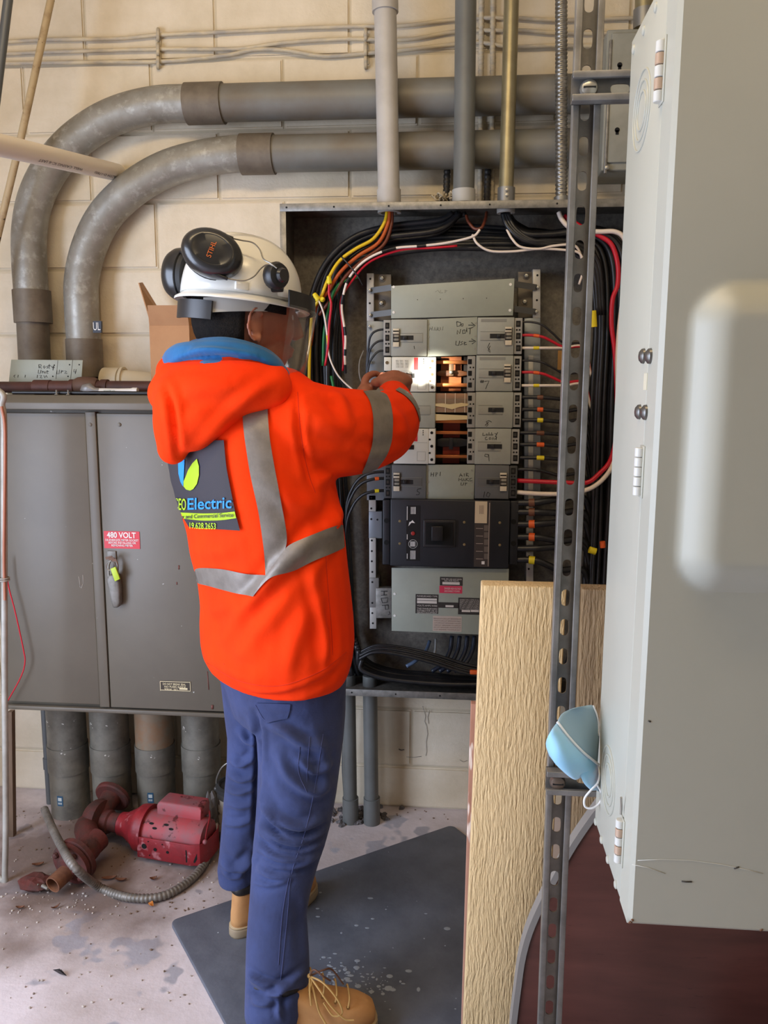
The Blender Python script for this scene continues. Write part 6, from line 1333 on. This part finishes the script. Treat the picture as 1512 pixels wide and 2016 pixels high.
tf = [([(650, 1470), (600, 1465), (560, 1440), (520, 1420)], .008, .014), ([(545, 1480), (570, 1530), (620, 1560), (650, 1540)], .008, .013), ([(512, 1560), (540, 1610), (590, 1630), (640, 1612)], .010, .013), ([(508, 1625), (545, 1650), (600, 1660), (640, 1638)], .009, .012), ([(500, 1665), (550, 1690), (600, 1690), (632, 1665)], .008, .012), ([(500, 1700), (540, 1725), (580, 1722)], .006, .01),
      ([(490, 1925), (520, 1945), (550, 1950), (600, 1925)], .010, .011), ([(492, 1968), (520, 1975), (545, 1962), (556, 1940)], .009, .01), ([(552, 1960), (548, 1985), (552, 2005)], .006, .008), ([(600, 1760), (606, 1830), (606, 1890)], .005, .014),
      ([(455, 1495), (475, 1505), (500, 1490)], .009, .009), ([(448, 1520), (475, 1535), (505, 1525)], .007, .009), ([(446, 1550), (470, 1560), (505, 1548)], .006, .008), ([(444, 1580), (475, 1588), (505, 1578)], .005, .008), ([(440, 1620), (470, 1622), (500, 1612)], .005, .008), ([(432, 1690), (460, 1712), (495, 1690)], .009, .011), ([(470, 1725), (485, 1705), (500, 1680)], .007, .01), ([(510, 1420), (508, 1500), (505, 1580), (502, 1640)], -.006, .008), ([(620, 1440), (640, 1500), (640, 1550)], .004, .014)]
tf += [([(655, 1500), (620, 1520), (590, 1500)], .006, .008), ([(520, 1590), (560, 1640), (610, 1648), (648, 1625)], .008, .007), ([(512, 1640), (550, 1672), (600, 1676), (640, 1652)], .008, .007), ([(505, 1690), (545, 1708), (590, 1706), (625, 1685)], .007, .007), ([(495, 1735), (530, 1742), (570, 1735)], .005, .006), ([(488, 1915), (515, 1932), (560, 1938), (606, 1905)], .009, .008), ([(486, 1955), (520, 1962), (550, 1950), (600, 1938)], .008, .008), ([(470, 1440), (490, 1460), (515, 1450)], .006, .008), ([(436, 1715), (455, 1728), (480, 1724)], .008, .007), ([(500, 1400), (510, 1450), (512, 1500)], -.008, .008)]
V = fold(V, N, [(p, a_ * 1.15, w_ * .8) for p, a_, w_ in tf], -.95)
tro = add('trousers', V, Fc, NAVY, per, True); bvt = BVHTree.FromPolygons([tuple(v) for v in V], Fc)
TH = mat('navy_thread', (70, 78, 122), .8)
def seam(pts, B, m, parent, r=.0007, name='seam'): tube(name, [hit(a, b, B, .0006) for a, b in spline([(a, b, 0) for a, b in pts], 8)[:, :2]], r, m, parent, 5)
for s in ([(590, 1470), (588, 1520), (604, 1560)], [(636, 1445), (628, 1500), (618, 1560), (600, 1640), (574, 1720), (566, 1800), (556, 1900), (552, 1930)], [(570, 1720), (556, 1800), (548, 1900)], [(503, 1388), (525, 1420), (560, 1408), (570, 1392)], [(610, 1450), (606, 1500), (604, 1540)]): seam(s, bvt, TH, tro)
pk = projgrid('back_pocket', [(505, 1384), (515, 1405), (526, 1424)], [(572, 1386), (571, 1400), (566, 1414)], NAVY, tro, 10, 10, bvt, .003)
# ---- boots
def boot(heel, d, lab_, L=.295):
    d = np.array(d, float); d /= np.linalg.norm(d); s = np.array([-d[1], d[0], 0]); heel = np.array([heel[0], heel[1], heel[2] if len(heel) > 2 else 0.0]); n = 36
    def outline(l0, l1, w, z, sq=2.6):
        t = np.linspace(0, 2 * math.pi, n, endpoint=False); ct, st = np.cos(t), np.sin(t); x = (l0 + l1) / 2 + (l1 - l0) / 2 * np.sign(ct) * np.abs(ct) ** (2 / sq)
        f = (x - l0) / (l1 - l0); wv = w * (.80 + .26 * np.clip((f - .25) / .45, 0, 1)); y = wv * np.sign(st) * np.abs(st) ** (2 / sq)
        return heel + d * x[:, None] + s * y[:, None] + UZ * (z if np.isscalar(z) else 0)
    b = thing('tmpb', 'x', 'x'); bpy.data.objects.remove(b)
    up_ = rings('boot', [outline(.004, L - .004, .046, .026), outline(.003, L - .003, .047, .045), outline(.004, L - .008, .046, .062), outline(.006, L - .028, .043, .075), outline(.008, L - .085, .041, .088), outline(.010, L - .125, .038, .106), outline(.012, L - .155, .035, .118), outline(.013, L - .17, .034, .126)], SUEDE, per)
    up_['label'] = lab_
    rings('sole', [outline(0, L, .049, 0), outline(-.002, L + .002, .051, .006), outline(-.002, L + .002, .051, .02), outline(0, L, .05, .028)], mat('boot_sole', (152, 134, 108), .7), up_)
    rings('welt', [outline(-.001, L + .001, .0505, .026), outline(-.001, L + .001, .0505, .031)], mat('boot_welt', (176, 150, 112), .7), up_)
    rings('padded_collar', [outline(.012, L - .172, .034, .118), outline(.008, L - .17, .038, .124), outline(.008, L - .17, .038, .136), outline(.014, L - .178, .033, .142)], mat('black_collar', (30, 28, 28), .4), up_)
    return up_, d, s, heel
hr = PZ(492, 2040, .012); tr_ = PZ(742, 2022, .012); dr_ = tr_ - hr; Lr = min(np.linalg.norm(dr_), .32)
ub, d, s, hl = boot((hr[0], hr[1], .012), dr_, 'tan work boot with loosely tied laces, nearer the camera', Lr)
LACE = mat('tan_lace', (188, 150, 88), .7); LACE2 = mat('brown_lace', (92, 60, 42), .7)
def bp_(x, y, z): return hl + d * x + s * y + UZ * z
sgn = -1 if (s @ (CAM - hl)) < 0 else 1       # camera side
for i in range(4):
    xa = .135 + .028 * i; za = .135 - .016 * i
    lathe('eyelet', [(.004, 0), (.004, .002)], bp_(xa, sgn * (.034 - .001 * i), za - .006), s * sgn + UZ * .5, mat('brass', (150, 110, 60), .4, .6), ub, 10)
    tube('lace', spline([bp_(xa, sgn * .035, za - .004), bp_(xa + .004, sgn * .02, za + .008), bp_(xa + .002, -sgn * .02, za + .008), bp_(xa, -sgn * .034, za - .004)], 5), .002, LACE, ub, 6)
kx = bp_(.135, sgn * .012, .150)
for pts in ([(0, 0, 0), (.01, .02, .03), (.03, .03, .02), (.045, .025, .005)], [(0, 0, 0), (.03, .025, .0), (.06, .04, -.03), (.07, .045, -.06), (.05, .044, -.065), (.03, .035, -.04)], [(0, 0, 0), (.02, .03, -.01), (.045, .045, -.04), (.075, .05, -.07), (.095, .05, -.075)],
            [(0, 0, 0), (.012, .03, -.03), (.02, .036, -.06), (.035, .045, -.085)], [(0, 0, 0), (.0, .028, -.02), (.003, .034, -.045)], [(0, 0, 0), (.03, .0, .012), (.05, -.01, .004), (.075, -.005, -.03)]):
    tube('lace', spline([kx + d * a + s * sgn * b + UZ * c for a, b, c in pts], 6), .0021, LACE2 if pts[1][2] > .02 or pts[1][1] < .01 else LACE, ub, 6)
ball('lace_knot', kx, (.006, .006, .005), LACE, ub, 5)
tg = 0 and rings('tongue', [np.array([kx + d * (.010 * math.cos(a) - .012) + s * (.03 * math.sin(a)) + UZ * z for a in np.linspace(0, 2 * math.pi, 14, endpoint=False)]) for z in (-.04, -.02, .0)], mat('tongue_tan', (168, 118, 70), .8), ub)
hl_ = PZ(456, 1846, .012)
ub2, d2, s2, _ = boot((hl_[0], hl_[1], .012), (.62, .78, 0), 'tan work boot seen from behind, farther from the camera', .29)
bvb = BVHTree.FromObject(ub2, bpy.context.evaluated_depsgraph_get()) if 0 else None
for sx in (-1, 1):
    P = [hl_ + d2 * a + s2 * b * sx + UZ * c for a, b, c in ((.040, .042, .035), (.045, .0415, .07), (.046, .0405, .11), (.044, .0415, .15))]
    tube('heel_seam', spline(P, 4), .0018, mat('seam_tan', (150, 104, 62), .8), ub2, 6)
# ---- head, neck and hands as one body surface
HY = -.86; tilt = math.radians(5)
FH = np.array([math.cos(math.radians(32)) * math.cos(tilt), math.sin(math.radians(32)) * math.cos(tilt), -math.sin(tilt)]); RH = np.array([math.sin(math.radians(32)), -math.cos(math.radians(32)), 0.0]); UH = np.cross(RH, FH)
HC = PY(487, 614, HY)
def hp(f, r, u_): return HC + FH * f + RH * r + UH * u_
ROT = [FH, RH, UH]
body = [ball_data(HC, (.104, .079, .118), 16, ROT), ball_data(hp(.035, 0, -.075), (.066, .056, .066), 12, ROT), ball_data(hp(.045, 0, -.115), (.045, .04, .03), 10, ROT), ball_data(hp(.075, 0, -.03), (.03, .055, .05), 10, ROT), ball_data(hp(-.02, 0, -.045), (.085, .072, .09), 12, ROT)]
body.append(tube_data(np.array([hp(.108, 0, .012), hp(.118, 0, -.015), hp(.124, 0, -.035), hp(.108, 0, -.044)]), [.006, .010, .013, .009], 10))   # nose
body.append(ball_data(hp(.098, .0, -.07), (.016, .024, .007), 8, ROT)); body.append(ball_data(hp(.096, .0, -.083), (.015, .022, .008), 8, ROT))   # lips
body.append(ball_data(hp(.096, 0, .028), (.018, .05, .01), 8, ROT))     # brow
for sd_ in (1, -1):
    ec = hp(-.004, sd_ * .080, -.035)
    body.append(ball_data(ec, (.017, .007, .030), 10, [FH * .96 - RH * .28 * sd_, RH * .96 * sd_ + FH * .28, UH]))
    loop_ = [ec + RH * sd_ * (.007 + .006 * (math.cos(a) < 0)) + FH * (.018 * math.cos(a) - .003) + UH * (.033 * math.sin(a) + .002) for a in np.linspace(.6, 5.6, 20)]
    body.append(tube_data(np.array(loop_), [.0042] * 20, 8)); body.append(ball_data(ec + FH * .005 - UH * .03 + RH * sd_ * .004, (.008, .006, .010), 6, ROT))
tp_ = PY(470, 800, -.80)
body += [tube_data(np.array([hp(-.02, 0, -.05), hp(-.03, 0, -.13), tp_ * .4 + hp(-.03, 0, -.13) * .6, tp_]), [.062, .060, .066, .09], 16)]
pel = PY(545, 1330, -.80)
body += [tube_data(np.array([tp_, PY(495, 900, -.80), PY(520, 1100, -.80), PY(540, 1250, -.80), pel]), [.1, .115, .11, .11, .115], 16)]
for leg in (RL, LL):
    P = np.array([(PY(a, py, Y) + PY(b, py, Y)) / 2 for py, a, b, Y in leg]); rr = np.array([min((PY(b, py, Y)[0] - PY(a, py, Y)[0]) / 2 * .72, .075 - .03 * i / len(leg)) for i, (py, a, b, Y) in enumerate(leg)])
    P = np.vstack([[pel + (P[0] - pel) * .3], P]); body.append(tube_data(P, np.r_[.07, rr], 14))
def armchain(A, end):
    P = [np.r_[PY(a, b, Y), min(r * .55, .05)] for a, b, Y, r in A] + [np.r_[PY(*end[:3]), end[3]]]; S = spline(P, 5); return tube_data(S[:, :3], S[:, 3], 12)
def finger(P, r0, r1): S = spline(P, 5); r = np.linspace(r0, r1, len(S)); return [tube_data(S, r, 10), ball_data(S[-1], r1, 6), ball_data(S[0], r0, 6)]
# right hand: back of the hand up, fingers reaching the breaker and curling down
body.append(armchain(ARM, (774, 765, -.45, .033)))
pc = PY(776, 750, -.405)
body.append(ball_data(pc, (.052, .054, .026), 12)); body.append(ball_data(pc + np.array([0, .01, .008]), (.047, .045, .019), 10)); body.append(tube_data(np.array([PY(774, 775, -.47), pc]), [.033, .036], 12))
for k, (dx, ln, dz) in enumerate(((-.034, .060, .004), (-.011, .070, .009), (.012, .066, .007), (.033, .052, .0))):
    b0 = pc + np.array([dx, .035, dz + .004]); body += finger([b0, b0 + np.array([dx * .12, ln * .45, .008]), b0 + np.array([dx * .1, ln * .85, -.012]), b0 + np.array([-dx * .05, ln * .9, -.036])], .0098 - .0006 * (k == 3), .0078)
b0 = pc + np.array([-.04, -.012, -.006]); body += finger([b0, b0 + np.array([-.016, .03, .002]), b0 + np.array([-.008, .062, -.008]), b0 + np.array([.012, .085, -.014])], .0125, .0085)
# left hand beside it
body.append(armchain(LARM, (716, 790, -.395, .029)))
pl_ = PY(720, 778, -.37)
body.append(ball_data(pl_, (.03, .045, .032), 10))
for k, (dz, ln) in enumerate(((.026, .062), (.008, .07), (-.012, .064), (-.03, .05))):
    b0 = pl_ + np.array([.008, .028, dz]); body += finger([b0, b0 + np.array([.022, ln * .5, .006]), b0 + np.array([.045, ln * .75, -.004]), b0 + np.array([.052, ln * .6, -.022])], .0095, .0076)
b0 = pl_ + np.array([-.004, -.002, .026]); body += finger([b0, b0 + np.array([.004, .02, .022]), b0 + np.array([.022, .045, .034]), b0 + np.array([.04, .066, .03])], .0125, .0085)
V, Fc = remeshed(body, .0042, 4, .5)
bd = add('body', V, Fc, SKIN, per, True)
for sd_ in (1, -1):
    ball('eye', hp(.085, sd_ * .030, -.004), .0115, mat('eye_white', (216, 208, 200), .3), per, 8); ball('iris', hp(.0945, sd_ * .030, -.004), (.0035, .005, .005), mat('iris_brown', (50, 30, 20), .3), per, 6, ROT)
# hair
HAIR = mat('dark_hair', (18, 15, 14), .8, spec=.15, col2=(30, 25, 22), vscale=140, bump=.6, bscale=300)
Vh, Fh_ = ball_data((0, 0, 0), 1.0, 26); keep = []
rr_ = np.array([.112, .086, .124]); L_ = Vh * rr_; L_ = L_ + np.array([-.004, 0, -.004])
low = L_[:, 2] < -.03; L_[low, 0] *= 1 - .9 * (-.03 - L_[low, 2]) * 1.2; L_[low, 2] *= 1.12
g = random.Random(4)
for f in Fh_:
    c = L_[list(f)].mean(0); fx, fz = c[0], c[2]
    lim = .055 if fz > .0 else (.03 if fz > -.01 else -.028 - .10 * max(0, -.03 - fz))
    if fx < lim and fz > -.15: keep.append(f)
us = sorted({i for f in keep for i in f}); mp_ = {i: k for k, i in enumerate(us)}
Vw = np.array([hp(*(L_[i] * (1 + g.uniform(-.008, .012)))) for i in us]); o = add('hair', Vw, [tuple(mp_[i] for i in f) for f in keep], HAIR, per, True)
md = o.modifiers.new('s', 'SOLIDIFY'); md.thickness = .006; md.offset = -1
# ---- hard hat
HB = PY(476, 590, HY); t5 = math.radians(5.5)
FB = np.array([math.cos(math.radians(32)) * math.cos(t5), math.sin(math.radians(32)) * math.cos(t5), -math.sin(t5)]); UB = np.cross(RH, FB)
def hb(f, r, u_): return HB + FB * f + RH * r + UB * u_
HAT = mat('hat_white', (226, 224, 216), .22, coat=.3)
nA, nB = 64, 18; V = []
for j in range(nB + 1):
    e = (j / nB) * math.pi / 2
    for i in range(nA):
        a = 2 * math.pi * i / nA; ce = math.cos(e) ** .8; f, r = .129 * ce * math.cos(a), .112 * ce * math.sin(a); h = .130 * math.sin(e) ** .92
        ridge = .006 * math.exp(-(r / .022) ** 4) * math.sin(e) ** .5 + .004 * (math.exp(-((abs(r) - .062) / .012) ** 2)) * math.sin(e) ** .5
        V.append(hb(f, r, h + ridge))
Fq = [(j * nA + i, j * nA + (i + 1) % nA, (j + 1) * nA + (i + 1) % nA, (j + 1) * nA + i) for j in range(nB) for i in range(nA)]
hat = add('hard_hat', V, Fq, HAT, per, True); md = hat.modifiers.new('s', 'SOLIDIFY'); md.thickness = .003; md.offset = -1
hat['label'] = 'white hard hat'
V = []
prof = [(0.995, .006), (1.0, -.002), (1.11, -.011), (1.115, -.014), (1.105, -.016), (.99, -.008)]
for i in range(nA):
    a = 2 * math.pi * i / nA; pk_ = 1 + .10 * max(0, math.cos(a)) ** 3
    for k, (q, h) in enumerate(prof): sc_ = q if k in (0, 1, 5) else 1 + (q - 1) * 1.0 * (pk_ + .6 * max(0, math.cos(a)) ** 2); V.append(hb(.129 * sc_ * math.cos(a), .112 * sc_ * math.sin(a), h))
m_ = len(prof); Fq = [(i * m_ + k, i * m_ + (k + 1) % m_, ((i + 1) % nA) * m_ + (k + 1) % m_, ((i + 1) % nA) * m_ + k) for i in range(nA) for k in range(m_)]
autosmooth(fixn(add('brim', V, Fq, HAT, hat)), 60)
for fx in (-.035, .055): 
    c = hb(fx, .112 * math.sqrt(1 - (fx / .129) ** 2) + .001, .012); prism('accessory_slot', [c + FB * a + UB * b + RH * .006 for a, b in ((-.014, -.008), (.014, -.008), (.014, .009), (-.014, .009))], .012, HAT, hat, .002, tuple(-RH))
GB = mat('ear_muff_black', (34, 34, 35), .28, coat=.2); PADM = mat('muff_pad', (22, 22, 22), .6)
def muff(c, ax, xr, s1, name='ear_muff'):
    ax = np.array(ax, float); ax /= np.linalg.norm(ax)
    o = lathe(name, [(.05, -.012), (.056, -.008), (.0575, .004), (.056, .016), (.05, .027), (.04, .033), (.036, .0335), (.034, .0325), (.02, .034), (.002, .0345)], c, ax, GB, hat, 40, s1, 1 / s1 * .92, xr)
    lathe('muff_cushion', [(.044, -.026), (.054, -.024), (.056, -.014), (.05, -.011)], c, ax, PADM, hat, 32, s1, 1 / s1 * .92, xr); return o
mc = PY(418, 501, HY - .125)
muff(mc, CAM * .0 + RH * .85 - FH * .25 + UZ * .12, FB * .95 - UB * .3, 1.1)
axm = (RH * .85 - FH * .25 + UZ * .12); axm /= np.linalg.norm(axm); xm = FB * .3 + UB; xm -= axm * (xm @ axm); xm /= np.linalg.norm(xm); ym = np.cross(xm, axm); ym = -ym if ym[2] < 0 and 0 else ym
text_on('muff_print', 'STIHL', mc + axm * .0352 - xm * .018 + np.cross(axm, xm) * -.004 , xm, np.cross(axm, xm), .034, .010, mat('muff_orange', (198, 96, 30), .5), hat, .0004)
muff(PY(363, 541, HY + .02), -RH * .75 - FH * .62 + UZ * .05, UB, 1.0, 'ear_muff')
WIREM = mat('muff_wire', (120, 116, 108), .35, .8)
tube('muff_wire', spline([PY(a, b, Y) for a, b, Y in ((452, 468, -.98), (475, 473, -.975), (498, 478, -.972), (512, 492, -.975), (519, 510, -.98), (532, 518, -.985), (545, 528, -.985))], 6), .0016, WIREM, hat, 6)
tube('muff_wire', spline([PY(a, b, Y) for a, b, Y in ((440, 547, -1.0), (462, 551, -.995), (482, 552, -.992), (500, 544, -.99), (514, 528, -.985), (528, 520, -.985), (540, 524, -.985))], 6), .0016, WIREM, hat, 6)
tube('muff_yoke', [PY(417, 459, -.985), PY(440, 464, -.985), PY(459, 470, -.98)], [.004, .005, .004], BLACKM, hat, 8); tube('muff_yoke', [PY(410, 536, -1.01), PY(430, 542, -1.008), PY(448, 549, -1.0)], [.003, .004, .0035], BLACKM, hat, 8)
tube('muff_yoke', [PY(352, 495, -.86), PY(366, 497, -.9)], .004, BLACKM, hat, 8); tube('muff_yoke', [PY(346, 579, -.86), PY(364, 581, -.9)], .004, BLACKM, hat, 8)
pv = PY(544, 543, -.965)
lathe('shield_pivot', [(.024, -.014), (.027, -.010), (.028, .004), (.024, .012), (.012, .016)], pv, RH * .9 + FH * .3, BLACKM, hat, 22); lathe('pivot_knob', [(.014, .014), (.015, .02), (.012, .026)], pv, RH * .9 + FH * .3, GB, hat, 16)
prism('pivot_arm', [PY(530, 560, -.968), PY(558, 558, -.955), (PY(556, 574, -.955)), PY(534, 575, -.968)], .012, BLACKM, hat, .002, (0, 1, 0))
# face shield: bracket band and clear curved visor
def cyl(rad_f, rad_r, a, u_): return hb(rad_f * math.cos(a) - .0, rad_r * math.sin(a), u_)
angs = np.linspace(-1.18, 1.18, 33)
R_ = []
for a in angs:
    R_.append([cyl(.158, .135, -a, .018), cyl(.162, .139, -a, .018), cyl(.166, .142, -a, -.016), cyl(.161, .138, -a, -.016)])
V = np.array(R_).reshape(-1, 3); n = len(angs); Fq = [(4 * i + j, 4 * i + (j + 1) % 4, 4 * i + 4 + (j + 1) % 4, 4 * i + 4 + j) for i in range(n - 1) for j in range(4)] + [(0, 1, 2, 3), (4 * n - 4, 4 * n - 3, 4 * n - 2, 4 * n - 1)]
autosmooth(fixn(add('shield_bracket', V, Fq, BLACKM, hat)), 50)
CLR = bpy.data.materials.new('clear_visor'); CLR.use_nodes = True; nt = CLR.node_tree; nt.nodes.remove(nt.nodes['Principled BSDF'])
tb, gl, mx = nt.nodes.new('ShaderNodeBsdfTransparent'), nt.nodes.new('ShaderNodeBsdfGlossy'), nt.nodes.new('ShaderNodeMixShader'); tb.inputs[0].default_value = (.88, .88, .86, 1); gl.inputs['Roughness'].default_value = .12
lw_ = nt.nodes.new('ShaderNodeLayerWeight'); lw_.inputs['Blend'].default_value = .25; fr_ = nt.nodes.new('ShaderNodeMapRange'); fr_.inputs['To Min'].default_value = .05; fr_.inputs['To Max'].default_value = .55; L = nt.links.new; L(lw_.outputs['Facing'], fr_.inputs['Value']); L(fr_.outputs[0], mx.inputs[0]); L(tb.outputs[0], mx.inputs[1]); L(gl.outputs[0], mx.inputs[2]); L(mx.outputs[0], nt.nodes['Material Output'].inputs[0])
V = []; nz_ = 10
for a in angs:
    for k in range(nz_):
        q = k / (nz_ - 1); V.append(cyl(.168 - .022 * q, .143 - .02 * q, -a, -.012 - .205 * q))
Fq = [(i * nz_ + k, (i + 1) * nz_ + k, (i + 1) * nz_ + k + 1, i * nz_ + k + 1) for i in range(n - 1) for k in range(nz_ - 1)]
vis = add('clear_visor', V, Fq, CLR, hat, True)
# suspension strap and ratchet at the nape
STRP = mat('strap_grey', (168, 164, 156), .5)
def sring(a, rf, rr, u0, u1, th=.0025): return [hb(rf * math.cos(a) - .006, rr * math.sin(a), u0), hb((rf + th) * math.cos(a) - .006, (rr + th) * math.sin(a), u0), hb((rf + th) * math.cos(a) - .006, (rr + th) * math.sin(a), u1), hb(rf * math.cos(a) - .006, rr * math.sin(a), u1)]
def band(name, a0, a1, rf, rr, fu0, fu1, m, th=.0025):
    A_ = np.linspace(a0, a1, 16); V = np.array([sring(a, rf, rr, fu0(q), fu1(q), th) for a, q in zip(A_, np.linspace(0, 1, 16))]).reshape(-1, 3); n = 16
    Fq = [(4 * i + j, 4 * i + (j + 1) % 4, 4 * i + 4 + (j + 1) % 4, 4 * i + 4 + j) for i in range(n - 1) for j in range(4)] + [(0, 1, 2, 3), (4 * n - 4, 4 * n - 3, 4 * n - 2, 4 * n - 1)]
    return autosmooth(fixn(add(name, V, Fq, m, hat)), 50)
band('suspension_strap', 1.25, 2.45, .120, .098, lambda q: -.028 - .020 * q, lambda q: -.004 - .012 * q, STRP)
band('ratchet_block', 2.25, 3.3, .123, .101, lambda q: -.060 + .004 * q, lambda q: -.022 + .004 * q, mat('ratchet_black', (40, 40, 42), .35), .007)
# the worker's work light shining on the breaker
wl_ = bpy.data.lights.new('work_light', 'SPOT'); wl_.energy = 60; wl_.spot_size = math.radians(15); wl_.spot_blend = .8; wl_.color = (1.0, .95, .82); wl_.shadow_soft_size = .012
wo = bpy.data.objects.new('work_light', wl_); COL.objects.link(wo); pW = PY(640, 690, -.62); tW = PY(852, 735, -.146); wo.location = tuple(pW); wo.rotation_euler = (Vector(tW) - Vector(pW)).to_track_quat('-Z', 'Y').to_euler()
